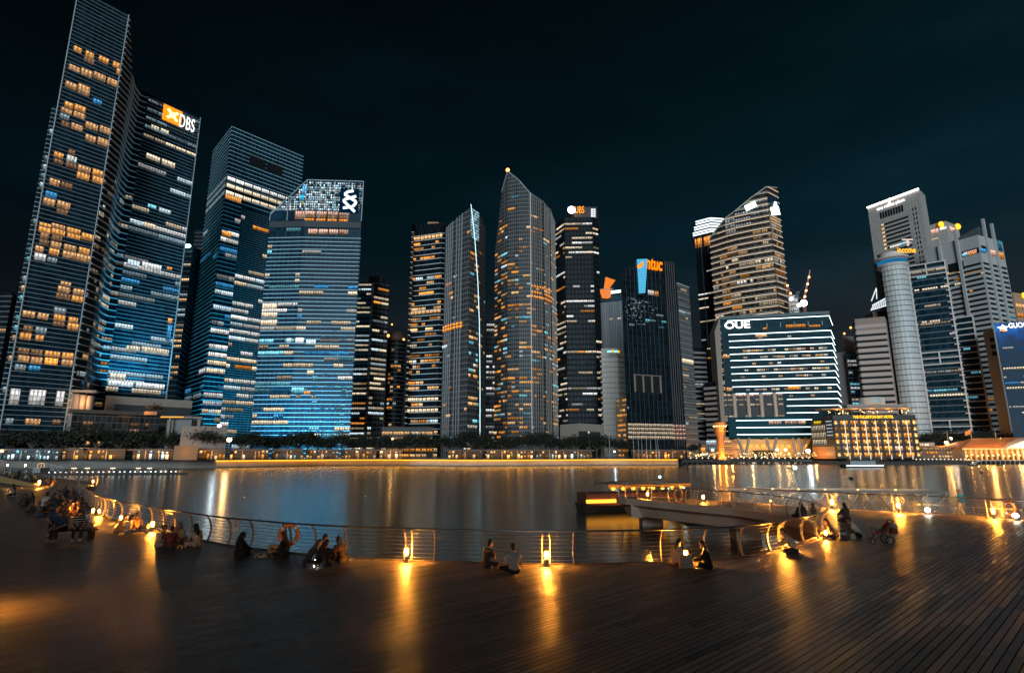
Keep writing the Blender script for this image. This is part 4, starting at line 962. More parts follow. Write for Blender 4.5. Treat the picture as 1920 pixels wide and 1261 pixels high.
# --- Y: big grey striped tower with roof fins
K = E(1833, 440, 460); zt = K.z
T = Tower('office_tower', 'wide grey striped tower with upright fins breaking its roofline on the far right', [H(1733, 469, zt), K, H(1879, 453, zt)], 25, seed=59)
T.walls(pbr('cladding_slate', (.46, .43, .41), .7)); g0, g1 = T.segs[0], T.segs[1]
m = MB()
for g in (g0, g1):
    z = LAND+6
    while z < zt-26: m.hexa([T.P(g, x, q, o) for q in (z, z+2.0) for x, o in ((g.L*.03, .15), (g.L*.97, .15), (g.L*.97, -.02), (g.L*.03, -.02))]); z += 4.4
for g, a, b, z0_, z1_ in ((g0, .68, .98, zt-16, zt-11), (g0, .40, .68, zt-27, zt-19), (g1, .06, .4, zt-14, zt-9)): m.hexa([T.P(g, x, q, o) for q in (z0_, z1_) for x, o in ((g.L*a, .2), (g.L*b, .2), (g.L*b, -.02), (g.L*a, -.02))])
struct(m.build('window_band', pbr('band_black', (.012, .014, .016), .7, spec=.1), T.root), 'stuff')
m = MB()
for g, f, h in ((g0, .30, 6), (g0, .63, 10), (g1, .0, 0), (g1, .28, 16), (g1, .62, 14)):
    if h: m.bar(T.P(g, g.L*f, LAND, .8), T.P(g, g.L*f, zt+h, .8), 2.2, 1.8, g.n)
m.build('roof_fin', pbr('cladding_slate', (.46, .43, .41), .7), T.root)
m = MB(); m.prism([(T.P(g0, g0.L*.35, 0, -6).x, T.P(g0, g0.L*.35, 0, -6).y), (T.P(g0, g0.L*.98, 0, -6).x, T.P(g0, g0.L*.98, 0, -6).y), (T.P(g1, g1.L*.6, 0, -6).x, T.P(g1, g1.L*.6, 0, -6).y), (T.P(g1, g1.L*.6, 0, -20).x, T.P(g1, g1.L*.6, 0, -20).y+10)], zt-.5, [zt+1, zt+9, zt+12, zt+4]); m.build('roof_slab', pbr('slate_dark', (.10, .10, .10), .7), T.root)
T.scatter(0, 4.4, .4, .2, [(3, CREAM), (2, CYAN), (1, ORANGE)], bay=2.5, run=(1, 2), hgt=.38, sill=.04, phase=6, bri=(.25, .8), o=.2, z1=zt-30, x0=.4)
T.scatter(1, 4.4, lambda z: .6, .25, [(4, (.05, .35, .6)), (2, CYAN), (1, CREAM)], bay=2.5, run=(1, 3), hgt=.38, sill=.04, phase=6, bri=(.2, .6), o=.2, z1=zt-30)
T.spot(0, 1806, 470, 1832, 478, k(PINK, .5), .25); T.spot(0, 1804, 475, 1814, 480, k(CYAN, .9), .3); T.spot(0, 1816, 473, 1832, 477, k(ORANGE, .8), .3)
T.spot(1, 1838, 466, 1848, 474, k(BLUE, .9), .25); T.spot(1, 1857, 469, 1866, 480, k(PINK, .8), .25); T.spot(1, 1870, 473, 1881, 485, k(ORANGE, .7), .25); T.spot(1, 1868, 451, 1878, 470, k((.05, .25, .4), .5), .25)
T.spot(0, 1776, 509, 1788, 513, k(WARM, 1)); T.spot(0, 1796, 509, 1805, 515, k(ORANGE, 1)); T.spot(0, 1810, 505, 1836, 511, k(WARM, .9)); T.spot(0, 1779, 515, 1788, 519, k(ORANGE, 1)); T.done()
# --- Z: cylinder tower and grid front with the amber rooftop word
zt = E(1690, 495, 420).z
cA, cB = H(1671, 495, zt), H(1707, 497, zt); cx = (cA.x+cB.x)/2; cr = (cB.x-cA.x)/2+1.2; cyy = (cA.y+cB.y)/2+cr
ccyl = [Vector((cx+cr*cos(a), cyy+cr*sin(a), zt)) for a in [pi*1.02+q*pi/11 for q in range(10)]]
gr = H(1771, 489, zt)
T = Tower('office_tower', 'tower with a tiled round corner, pale grid front and glowing amber rooftop word', ccyl+[Vector((cB.x+1, cB.y+4, zt)), gr], 24, seed=61)
T.walls(glass('tile_pale', (.54, .52, .49), 2.6, 4.1, .12, .5, frame=(.07, .08, .08), fw=.05, fh=.15), only=list(range(10)))
T.walls(GL_TEAL, 'glass_front', only=list(range(10, 24)))
r_ = MB(); q_ = T.poly; n_ = len(T.pts)
for i in range(n_-1): r_.quad([q_[i], q_[i+1], q_[2*n_-2-i], q_[2*n_-1-i]])
r_.build('roof', pbr('roof_dark', (.03, .03, .035), .8), T.root)
g = T.segs[len(ccyl)]; gi = len(ccyl)
gridm = pbr('grid_cream', (.62, .53, .48), .6); m = MB(); z = LAND+10; rows = []
n = int((zt-LAND)/4.6)
for i in range(n+1):
    zz = zt-i*4.6
    if i in (0, 1, 2, 15, 16, 17, 26, 27, 28, n): m.bar(T.P(g, 0, zz, .9), T.P(g, g.L, zz, .9), .8, .8, (0, 0, 1))
for f in (0, 1): m.bar(T.P(g, g.L*f, LAND, .9), T.P(g, g.L*f, zt, .9), .9, .9, g.n)
for a, b in ((0, 2), (15, 17), (26, 28)): m.bar(T.P(g, g.L*.48, zt-b*4.6, .9), T.P(g, g.L*.48, zt-a*4.6, .9), .9, .7, g.n)
for i in range(n): m.bar(T.P(g, g.L-2, zt-i*4.6, 1.0), T.P(g, g.L+1.2, zt-i*4.6, 1.0), .8, .8); m.bar(T.P(g, -1.2, zt-i*4.6, 1.0), T.P(g, 1, zt-i*4.6, 1.0), .6, .6)
m.build('grid_frame', gridm, T.root)
T.fins(FIND, 4.6, .8, .25, segs=[gi], name='floor_band')
T.scatter(gi, 4.6, .3, .5, [(4, CREAM), (2, WHITE), (2, CYAN)], bay=2, run=(1, 4), hgt=.4, sill=.35, bri=(.1, .6), o=.3)
for v, x0, x1, b in ((541, .05, .98, .9), (603, .1, .6, .7), (742, .05, .95, 1.0)):
    zz = T.hit(gi, 1745, v)[1]; q = 14
    for j in range(q):
        if x0 < j/q < x1 and T.R.random() < .85: T.win(g, g.L*j/q, g.L*(j+.9)/q, zz-.7, zz+.8, k(CREAM, b), .35)
# crown of the round corner
m = MB(); ctop = (cx, cyy, zt)
m.lathe([(cr+.3, 0), (cr+1.5, 1), (cr+1.5, 2), (cr+.2, 2.2), (cr+.2, 6), (cr+2.2, 6.6), (cr+2.2, 7.8), (cr-1, 8.2), (cr-1, 11.5), (cr, 12), (cr-4, 13)], ctop, 28); m.build('crown_ring', gridm, T.root)
m = MB(); m.lathe([(cr+.5, 2.6), (cr+.5, 5.6)], ctop, 28); m.build('crown_glow', emis('glow_blue', (.02, .22, .5), .55, var=.3, nscale=.3), T.root)
m = MB(); q = E(1704, 468, 412); m.bar((q.x, q.y, zt+12), (q.x, q.y, q.z+8), 1.0, 1.0); m.bar((q.x-4, q.y, zt+17), (q.x+4, q.y, zt+17), .8, .8); m.bar((q.x-2.5, q.y, q.z+6), (q.x+2.5, q.y, q.z+6), .7, .7); m.build('mast', emis('mast_lit', (1, .8, .7), .7), T.root)
p1, p2 = E(1684, 476.5, 408), E(1717, 471, 408); zz = (p1.z+p2.z)/2; p1.z = p2.z = zz
sign_text('sign_letters', 'income', p1, p2, 4.4, sgn('sign_gold', (1, .45, .015), 1.5), T.root, (-.1, -1, 0), extrude=.12, offset=.01); T.done()
zt = E(1800, 594, 425).z
T = Tower('office_block', 'lower grid fronted wing stepping down on the right of the round cornered tower', [H(1789, 597, zt), H(1824, 592, zt)], 18, seed=62)
T.walls(GL_TEAL); m = MB(); g = T.segs[0]
for i in range(int((zt-LAND)/4.6)): m.bar(T.P(g, 0, zt-i*4.6, .9), T.P(g, g.L, zt-i*4.6, .9), .8, .9)
for f in (0, 1): m.bar(T.P(g, g.L*f, LAND, .9), T.P(g, g.L*f, zt, .9), 1, .9, g.n)
m.build('grid_frame', gridm, T.root); T.scatter(0, 4.6, .5, .4, [(4, CREAM), (2, CYAN)], bay=2, run=(1, 3), hgt=.4, sill=.35, bri=(.15, .6), o=.2); T.done()
# --- AA, BB, CC: right edge
zt = E(1843, 620.6, 400).z
T = Tower('office_block', 'thin beige wall slab left of the black block with the star sign', [H(1843, 621, zt), E(1862, 616, 398)], 18, seed=63)
T.walls(pbr('cladding_ash', (.42, .39, .36), .7)); g = T.segs[0]; m = MB()
for i in range(3): m.hexa([T.P(g, x, q, o) for q in (zt-8-i*5, zt-5-i*5) for x, o in ((g.L*.5, .12), (g.L*.95, .12), (g.L*.95, -.02), (g.L*.5, -.02))])
m.build('dark_window', dk, T.root); T.done()
zt = E(1863, 606, 385).z
T = Tower('office_block', 'black glass block at the right edge with a white star sign and white letters', [E(1863, 606, 385), H(1990, 596, zt)], 25, seed=64)
T.walls(glass('glass_midnight', (.008, .03, .06), 1.5, 4, .8, .4, spec=.1)); T.scatter(0, 4, .55, .45, [(3, CREAM), (2, WHITE), (1, BLUE)], bay=2, run=(1, 4), hgt=.3, bri=(.2, .7), z1=zt-12); g = T.segs[0]
for v in (690, 727): 
    zz = T.hit(0, 1900, v)[1]
    for j in range(20): T.win(g, g.L*(j*.04+.02), g.L*(j*.04+.055), zz-.6, zz+.6, k(CREAM, .8), .2)
p1, p2 = on(T, 0, 1891, 616, .8), on(T, 0, 1937, 612, .8); p1.z = p2.z = (p1.z+p2.z)/2
sign_text('sign_letters', 'GUOCO', p1, p2, 3.6, sw, T.root, g.n, extrude=.1, offset=.02)
c = on(T, 0, 1880, 615, .9); m = MB(); pts = []
for j in range(10): a = pi/2+j*pi/5; rr = 3.4 if j % 2 == 0 else 1.7; pts.append(c+g.d*rr*cos(a)+Vector((0, 0, rr*sin(a)*.75)))
m.v += [tuple(p) for p in pts]; m.f.append(tuple(range(10))); m.build('sign_star', emis('star_white', (.75, .93, 1), 3), T.root)
lamp('sign_lamp', 'POINT', c+g.n*5+g.d*8, 5500, (.03, .35, 1), T.root, .2); lamp('sign_lamp', 'POINT', c+g.n*5-g.d*3, 6000, (.03, .4, 1), T.root, .2)
m = MB(); m.ball(c-Vector((0, 0, 1.6)), (2.6, .2, 1.0)); m.build('sign_glow', emis('star_orange', (1, .3, .1), 1.2), T.root); T.done()
zt = E(1899, 548, 520).z
T = Tower('office_tower', 'amber floodlit tower with a round gold emblem cut off by the right edge', [H(1898, 548, zt), H(1960, 556, zt)], 20, seed=65)
T.walls(pbr('cladding_amber', (.5, .26, .12), .7)); T.fins(pbr('stripe_tan', (.42, .31, .27), .7), 6, 1, .4)
m = MB(); m.ball(on(T, 0, 1919, 554, .8), (3, .6, 3)); m.build('sign_emblem', emis('emblem_amber', (1, .42, .02), 2.0), T.root)
for j in range(6): T.win(T.segs[0], 1+j*4.5, 4.5+j*4.5, zt-15, zt-11, k(WARM, .9), .5); T.win(T.segs[0], 1+j*4.5, 4.5+j*4.5, zt-24, zt-20, k(ORANGE, .7), .5)
T.done()
# ------------------------------------------------------------------ setting: water, far promenade
WZ = -2.4
def water_mat():
    m, nt, out = newmat('bay_water')
    b = N(nt, 'ShaderNodeBsdfPrincipled'); b.inputs['Base Color'].default_value = (.004, .010, .014, 1); b.inputs['Roughness'].default_value = .2; b.inputs['IOR'].default_value = 1.9; b.inputs['Specular Tint'].default_value = (.50, .93, 1, 1)
    b.inputs['Specular IOR Level'].default_value = .85
    tc = N(nt, 'ShaderNodeTexCoord'); mp = N(nt, 'ShaderNodeMapping'); mp.inputs['Scale'].default_value = (.05, .6, 1); L(nt, tc.outputs['Object'], mp.inputs[0])
    nz = N(nt, 'ShaderNodeTexNoise', iScale=1.0, iDetail=4.0, iRoughness=.6); L(nt, mp.outputs[0], nz.inputs['Vector'])
    bp = N(nt, 'ShaderNodeBump', iStrength=.12, iDistance=.10); L(nt, nz.outputs[0], bp.inputs['Height']); L(nt, bp.outputs[0], b.inputs['Normal'])
    L(nt, b.outputs[0], out.inputs[0]); return m
m = MB(); m.quad([(-900, -80, WZ), (900, -80, WZ), (900, 1500, WZ), (-900, 1500, WZ)])
struct(m.build('water', water_mat()))
front = [G(u, v, WZ) for u, v in ((0, 878), (405, 876.5), (611, 873), (720, 872.5), (896, 874), (1140, 872), (1270, 872))]
right = [G(u, v, WZ) for u, v in ((1276, 867), (1560, 867), (1930, 866.5))]
fl = [Vector((-900, front[0].y, WZ))]+front+right+[Vector((900, right[-1].y, WZ))]
poly = [(p.x, p.y+.6) for p in fl]+[(900, 1500), (-900, 1500)]
pave = pbr('paving_grey', (.16, .14, .12), .55, nscale=.2, namt=.4)
m = MB(); m.prism(poly, WZ-3, LAND); struct(m.build('promenade', pave))
conc = pbr('quay_concrete', (.22, .19, .165), .8, nscale=.25, namt=.35)
T2 = thing('quay_wall', 'dark bare quay wall on the left without a light strip', 'wall', fl[1]); m = MB()
for a, b in zip(fl[:2], fl[1:3]): m.hexa([(a.x, a.y, WZ-1), (b.x, b.y, WZ-1), (b.x, b.y+.58, WZ-1), (a.x, a.y+.58, WZ-1), (a.x, a.y, LAND+.25), (b.x, b.y, LAND+.25), (b.x, b.y+.58, LAND+.25), (a.x, a.y+.58, LAND+.25)])
m.build('wall_face', conc, T2)
T2 = thing('quay_wall', 'long quay wall edged with a glowing golden light strip', 'wall', fl[4]); m = MB(); s1 = MB(); cp = MB()
gp = fl[2:8]
for a, b in zip(gp, gp[1:]):
    def hx(mm, y0, y1, z0, z1): mm.hexa([(a.x, a.y+y0, z0), (b.x, b.y+y0, z0), (b.x, b.y+y1, z0), (a.x, a.y+y1, z0), (a.x, a.y+y0, z1), (b.x, b.y+y0, z1), (b.x, b.y+y1, z1), (a.x, a.y+y1, z1)])
    hx(m, 0, .58, WZ-1, .85); hx(cp, -1.0, .58, .86, LAND+.12); hx(s1, -.95, -.72, .30, .85)
e = gp[-1]; m.hexa([(e.x, e.y, WZ-1), (e.x+.6, e.y, WZ-1), (e.x+.6, e.y+90, WZ-1), (e.x, e.y+90, WZ-1), (e.x, e.y, LAND), (e.x+.6, e.y, LAND), (e.x+.6, e.y+90, LAND), (e.x, e.y+90, LAND)])
m.build('wall_face', pbr('quay_buff', (.52, .42, .30), .8, nscale=.25, namt=.35), T2); cp.build('coping', conc, T2); s1.build('light_strip', emis('strip_gold', (1, .40, .03), 2.0, True, var=.2, nscale=.12), T2)
for a, b in zip(gp, gp[1:]):
    c = (a+b)/2; lamp('strip_lamp', 'AREA', (c.x, c.y-.62, .26), 11*(b-a).length, (1, .40, .05), T2, rot=(radians(-28), 0, atan2(b.y-a.y, b.x-a.x)), shape='RECTANGLE', size=(b-a).length, size_y=.15)
L_ = MB()
for a, b in zip(gp, gp[1:]):
    L_.hexa([(a.x, a.y-.9, WZ+.25), (b.x, b.y-.9, WZ+.25), (b.x, b.y-.02, WZ+.25), (a.x, a.y-.02, WZ+.25), (a.x, a.y-.9, WZ+.5), (b.x, b.y-.9, WZ+.5), (b.x, b.y-.02, WZ+.5), (a.x, a.y-.02, WZ+.5)])
L_.build('ledge', conc, T2)
def wallY(u):                          # depth of the quay front below image column u
    d = ray(u, 870)
    for a, b in zip(fl, fl[1:]):
        den = (b.x-a.x)*d.y-(b.y-a.y)*d.x
        if abs(den) < 1e-9: continue
        t = (-(a.x)*d.y+(a.y)*d.x)/den
        if -1e-6 <= t <= 1+1e-6: return a.y+(b.y-a.y)*t
    return 300
# promenade railing posts and low hedge line
T2 = thing('promenade_railing', 'thin railing along the top of the far quay, backlit by shop lights', 'railing', (fl[4].x, fl[4].y, LAND)); m = MB(); pm = MB()
for a, b in zip(fl[1:8], fl[2:8]):
    n = int((b-a).length/2.5); o = Vector((0, 1.2, 0))
    for z in (.6, 1.05): m.bar(Vector((a.x, a.y+1.2, LAND+z)), Vector((b.x, b.y+1.2, LAND+z)), .07, .07)
    for j in range(n): p = a.lerp(b, j/n); pm.bar((p.x, p.y+1.2, LAND), (p.x, p.y+1.2, LAND+1.05), .08, .08)
m.build('rail', FIND, T2); struct(pm.build('post', FIND, T2), 'stuff')
# ------------------------------------------------------------------ podium buildings on the left
stone = glass('stone_pink', (.36, .27, .22), 5.0, 5.0, .06, .7, frame=(.3, .22, .18), fw=.03, fh=.03)
zt = E(199, 741, 285).z
T = Tower('podium_block', 'pale stone podium block with a recessed louvred front near the left', [H(199, 741, zt), H(361, 751, zt)], 14, seed=71)
T.walls(stone); m = MB(); g = T.segs[0]; m.hexa([T.P(g, x, q, o) for q in (zt-12.5, zt-4) for x, o in ((g.L*.1, .15), (g.L*.995, .15), (g.L*.995, -.02), (g.L*.1, -.02))]); m.build('louvre_front', glass('louvre_grey', (.12, .12, .12), 6, .8, .2, .5, frame=(.05, .05, .05), fw=.01, fh=.3), T.root)
T.done()
zt = E(134, 772.5, 262).z
T = Tower('glass_hall', 'low glazed hall with a dark overhanging roof at the foot of the leftmost tower', [H(136, 772.5, zt), H(300, 779, zt)], 10, seed=72)
T.walls(glass('glass_hall', (.03, .032, .034), 2.2, 3.0, .8, .2, frame=(.16, .13, .11), fw=.08, fh=.1)); g = T.segs[0]
m = MB(); m.hexa([T.P(g, x, q, o) for q in (zt-.2, zt+1.4) for x, o in ((-1, 2), (g.L+1, 2), (g.L+1, -4), (-1, -4))]); m.build('roof_slab', pbr('slab_brown', (.10, .075, .06), .7), T.root)
T.scatter(0, 3, .9, .22, [(4, WARM), (3, PINK), (2, COOL)], bay=2, run=(1, 2), bri=(.1, .5), o=.1); T.done()
T2 = thing('colonnade', 'row of round stone columns lit in amber beside the leftmost tower base', 'columns', (0, 0, 0)); 
for u in (137, 146, 158, 172):
    p = E(u, 738, 272); m = MB(); m.tube([(p.x, p.y, LAND), (p.x, p.y, p.z+(u-137)*-.03)], 1.5, 14); m.build('column', stone, T2)
a, b = E(133, 735, 271), E(180, 738, 275); m = MB(); m.bar((a.x, a.y+1, a.z+.6), (b.x, b.y+1, a.z+.6), 5, 1.2); m.build('lintel', stone, T2)
lamp('colonnade_lamp', 'POINT', E(152, 752, 268), 1800, (1, .5, .15), None, .5)
T2 = thing('roof_planter', 'round planter tree glowing amber on the podium roof terrace', 'planter', E(290, 770, 266)); p = E(290, 772, 268); m = MB()
m.prism([(p.x-3, 265), (p.x+3, 265), (p.x+3, 270), (p.x-3, 270)], zt-1, p.z); m.build('planter_box', pbr('box_orange', (.5, .2, .06), .6), T2)
m = MB(); r = random.Random(4)
for q in range(260): c = Vector((p.x+r.gauss(0, 1.8), 267.5+r.gauss(0, 1.2), p.z+1.2+abs(r.gauss(0, 1)))); a = r.uniform(0, 6.3); d = Vector((cos(a), sin(a), r.uniform(-.5, .5)))*.35; e_ = Vector((-sin(a), cos(a), r.uniform(-.6, .6)))*.3; m.quad([c-d-e_, c+d-e_, c+d+e_, c-d+e_])
m.build('foliage', pbr('leaf_dry', (.12, .08, .03), .7), T2); lamp('planter_lamp', 'POINT', (p.x-2, 263.5, p.z+1), 350, (1, .45, .1), T2, .3)
zt2 = E(302, 781, 262).z
T2 = thing('entry_frame', 'square open concrete frame with an amber strip beneath its beam, right of the glazed hall', 'portal', E(340, 800, 262)); a, b = H(303, 781, zt2), H(379, 783, zt2); m = MB()
m.bar((a.x, a.y, zt2), (b.x, b.y, zt2), 3, 1.0); m.bar((b.x-.8, b.y, LAND), (b.x-.8, b.y, zt2-.5), 1.6, 2, (0, 1, 0)); m.bar((a.x+4.2, a.y, LAND), (a.x+4.2, a.y, zt2-.5), .8, 1, (0, 1, 0)); m.build('frame_beam', stone, T2)
m = MB(); m.bar((a.x+.5, a.y-1.6, zt2-.2), (a.x+11, a.y-1.6, zt2-.2), .1, .45); m.build('light_strip', emis('strip_amber', (1, .42, .04), 1.2, True), T2)
m = MB(); m.prism([(a.x+1, a.y+3), (b.x-2, a.y+3), (b.x-2, a.y+9), (a.x+1, a.y+9)], LAND, zt2-1); m.build('back_wall', pbr('wall_grey', (.2, .2, .2), .8), T2)
zt = E(383, 798, 258).z
T = Tower('podium_block', 'low pale terrace wall block stepping down to the right of the square frame', [H(341, 798, zt), H(427, 800, zt)], 8, seed=73); T.walls(stone); T.done()
zt = E(350, 835, 247).z
T = Tower('kiosk', 'small brown brick kiosk lit in orange on the left promenade', [H(327, 835, zt), H(372, 835, zt)], 5, seed=74, cat='kiosk'); T.walls(pbr('kiosk_brown', (.40, .2, .09), .7)); T.done()
lamp('kiosk_lamp', 'POINT', (T.pts[0].x+5, T.pts[0].y-2.5, LAND+3.2), 110, (1, .45, .1), None, .2)
# low blocks between the towers
zt = E(1090, 792, 330).z
T = Tower('podium_block', 'plain pale block with a wide dark opening below the black tower with red letters', [H(1050, 796, zt), H(1086, 793, zt), H(1131, 796, zt)], 12, seed=75)
T.walls(pbr('cladding_buff2', (.46, .36, .30), .7)); g = T.segs[1]; m = MB(); m.hexa([T.P(g, x, q, o) for q in (LAND, zt-4.5) for x, o in ((-.8, .12), (g.L*.85, .12), (g.L*.85, -.02), (-.8, -.02))]); m.build('opening', pbr('void_taupe', (.06, .05, .045), .7), T.root); T.done()
zt = E(845, 782, 318).z
T = Tower('podium_block', 'small balconied block with a dark portal frame under the lower sail tower', [H(828, 790, zt), H(873, 786, zt)], 10, seed=76)
T.walls(GL_DARK); T.fins(pbr('ledge_tan', (.40, .32, .27), .6), 3.2, 1.0, .6); T.scatter(0, 3.2, .9, .4, [(3, WARM), (2, ORANGE)], bay=2, run=(1, 2), bri=(.3, .9), hgt=.4, sill=.4, o=.2); T.done()
zt = E(745, 797, 318).z
T = Tower('podium_block', 'long low podium with lit shop windows under the balcony tower', [H(716, 800, zt), H(812, 800, zt)], 8, seed=77)
T.walls(pbr('cladding_dark', (.08, .07, .065), .7)); T.scatter(0, 3.2, 1, .8, [(3, WARM), (2, ORANGE), (2, CREAM)], bay=3, run=(1, 2), bri=(.3, .9)); T.done()
# ------------------------------------------------------------------ row of lit shop fronts behind the trees
shops = [(8, 112, 'cb', 246, .7, 'blue lit shop front at the foot of the leftmost tower'), (118, 166, 'wo', 250, .6, 'amber shop front with pale piers left of the orange glass pavilion'), (168, 236, 'oo', 250, .9, 'orange glass pavilion below the glazed hall'), (250, 326, 'wc', 251, 1.0, 'sparkling white and amber glass arcade left of the brown kiosk'),
         (374, 424, 'ow', 256, .9, 'amber cafe front right of the brown kiosk'), (432, 505, 'wo', 262, .6, 'dim amber shop front under the tower with three bright storeys'), (510, 570, 'wb', 268, .5, 'shop front with blue and amber bays below the crowned tower'), (574, 636, 'wc', 275, .6, 'shop front with pale bays right of the blue and amber one'), (640, 706, 'wo', 282, .6, 'amber shop front below the grey grid tower'),
         (712, 754, 'ww', 284, 1.2, 'brightest pillared amber shop front, below the domed tower'), (840, 905, 'wo', 288, .5, 'dim shop front below the lower sail tower'), (912, 1000, 'wo', 290, 1.0, 'bright amber arcade below the tallest sail tower'), (1004, 1110, 'wc', 300, .9, 'long cream arcade below the black tower with red roof letters'), (1186, 1285, 'oo', 305, .9, 'orange arcade at the foot of the black mirrored tower')]
PM = {'c': COOL, 'b': CYAN, 'w': WARM, 'o': ORANGE}
for u0, u1, pal, Y, b, lab in shops:
    zt = LAND+4.9; a, c = E(u0, 840, Y), E(u1, 840, Y)
    T = Tower('shop_front', lab, [Vector((a.x, Y, zt)), Vector((c.x, Y, zt))], 6, seed=int(u0), cat='shop')
    T.walls(pbr('shop_dark', (.035, .028, .024), .8)); g = T.segs[0]; n = max(6, int(g.L/1.6)); r = T.R
    for j in range(n):
        for z0, z1 in ((.3, r.uniform(1.6, 2.6)), (2.8, r.uniform(3.3, 4.2))):
            if r.random() < .66:
                cc = PM[pal[0]] if r.random() < .6 else PM[pal[1]]
                T.win(g, g.L*(j+.1)/n, g.L*(j+r.uniform(.6, .95))/n, LAND+z0, LAND+z1, k(cc, b*r.choice([.15, .3, .55, 1.0, 1.7, 3.0])), .1)
    T.ribs(pbr('pier_pale', (.3, .24, .2), .6), 7, .4, .4)
    m = MB(); m.hexa([T.P(g, x, q, o) for q in (zt-1.0, zt-.3) for x, o in ((-1, 2.0), (g.L+1, 2.0), (g.L+1, -.05), (-1, -.05))]); m.build('canopy', pbr('canopy_dark', (.06, .05, .05), .6), T.root)
    T.done()
    lamp('shop_lamp', 'AREA', ((a.x+c.x)/2, Y-3.5, LAND+.25), 1900*b, (1, .5, .16) if pal[0] != 'c' else (.4, .75, 1), T.root, rot=(radians(180), 0, 0), shape='RECTANGLE', size=c.x-a.x, size_y=1.2)
# ------------------------------------------------------------------ trees
leafm = pbr('leaf_dark', (.022, .026, .014), .75, nscale=.4, namt=.6)
barkm = pbr('bark_brown', (.16, .11, .075), .85, nscale=2)
def tree_meshes(seed, spread=4.6, hgt=9.0, tall=False):
    r = random.Random(seed); tk = MB(); cr = MB(); tips = []
    tk.tube([(0, 0, 0), (.1, 0, hgt*.18), (.05, .1, hgt*.36)], [.26, .2, .17], 7)
    nb = 7 if not tall else 9
    for b in range(nb):
        a = 2*pi*b/nb+r.uniform(-.3, .3); h0 = hgt*r.uniform(.28, .40); rr = spread*r.uniform(.45, .85); h1 = hgt*r.uniform(.52, .82)
        if tall: rr *= .5
        p1 = Vector((cos(a)*rr*.45, sin(a)*rr*.45, (h0+h1)/2+.2)); p2 = Vector((cos(a)*rr, sin(a)*rr, h1))
        tk.tube([(0, 0, h0), p1, p2], [.13, .09, .04], 5); tips.append(p2); tips.append(p1+Vector((r.uniform(-.6, .6), r.uniform(-.6, .6), r.uniform(.8, 1.6))))
        for q in range(2):
            p3 = p1+Vector((r.uniform(-1.2, 1.2), r.uniform(-1.2, 1.2), r.uniform(.6, 1.8))); tk.tube([p1, p3], [.07, .03], 4); tips.append(p3)
    tips.append(Vector((0, 0, hgt*.86))); tips.append(Vector((.4, -.4, hgt*.7)))
    for t in tips:
        s = r.uniform(.75, 1.25)
        for q in range(70):
            d = Vector((r.gauss(0, 1), r.gauss(0, 1), r.gauss(0, .60)))*s*.95; c = t+d
            a, b = Vector((r.gauss(0, 1), r.gauss(0, 1), r.gauss(0, .6))).normalized(), Vector((r.gauss(0, 1), r.gauss(0, 1), r.gauss(0, 1)))
            b = (b-a*b.dot(a)).normalized(); w_ = r.uniform(.16, .36); cr.quad([c-a*w_, c+b*w_*.6, c+a*w_, c-b*w_*.6])
    return tk, cr
VARS = []
for i in range(5):
    tk, cr = tree_meshes(100+i, tall=(i == 4), hgt=11 if i == 4 else 9.0)
    a = tk.mesh('trunk'); a.materials.append(barkm); b = cr.mesh('crown'); b.materials.append(leafm); VARS.append((a, b))
def ordn(n): return '%d%s' % (n, 'th' if 10 <= n % 100 <= 20 else {1: 'st', 2: 'nd', 3: 'rd'}.get(n % 10, 'th'))
def tree(x, y, sc, var, label, group, sx=1.0):
    t = thing('tree', label, 'tree', (x, y, LAND), group); t.scale = (sc*sx, sc*sx, sc); t.rotation_euler = (0, 0, R.uniform(0, 6.3))
    for nm, me in (('trunk', VARS[var][0]), ('crown', VARS[var][1])): o = bpy.data.objects.new(nm, me); COL.objects.link(o); o.parent = t
row = []
for u, sc, sx in ((14, 1.5, 1.15), (58, 1.6, 1.15), (92, 1.55, 1.15), (140, 1.72, 1.2), (178, 1.78, 1.2), (222, 1.55, 1.15), (268, 1.6, 1.15), (318, 1.5, 1.1), (386, 1.7, 1.2), (452, 1.5, 1.1), (478, 1.55, 1.1)): row.append((u, 4, sc, sx))
u = 500
while u < 1170:
    row.append((u, R.uniform(4, 9), R.uniform(1.2, 1.75)*(1.08 if 590 < u < 720 else 1), R.uniform(.92, 1.08))); u += R.uniform(17, 26)
for u, sc in ((1185, 1.1), (1212, .9), (1262, .8), (1278, .85), (1302, 1.0)): row.append((u, 10 if u < 1270 else 22, sc, 1.0))
row.sort()
for i, (u, dy, sc, sx) in enumerate(row):
    Y = wallY(min(u, 1268))+dy; p = E(u, 850, Y); tree(p.x, Y, sc, 4 if u in (1212, 1262) else R.randrange(4), '%s dark leafy tree from the left in the long row on the far promenade' % ordn(i+1), 'trees along the far promenade', sx)
for i, (u, Y, sc) in enumerate(((1742, 402, 1.9), (1762, 398, 2.1), (1790, 404, 2.3), (1822, 400, 2.2), (1852, 406, 2.3), (1884, 400, 2.0), (1912, 404, 2.2))):
    p = E(u, 850, Y); tree(p.x, Y, sc, i % 4, '%s tree from the left in the tall dark clump behind the orange-roofed pier hall' % ordn(i+1), 'trees behind the pier hall', 1.05)
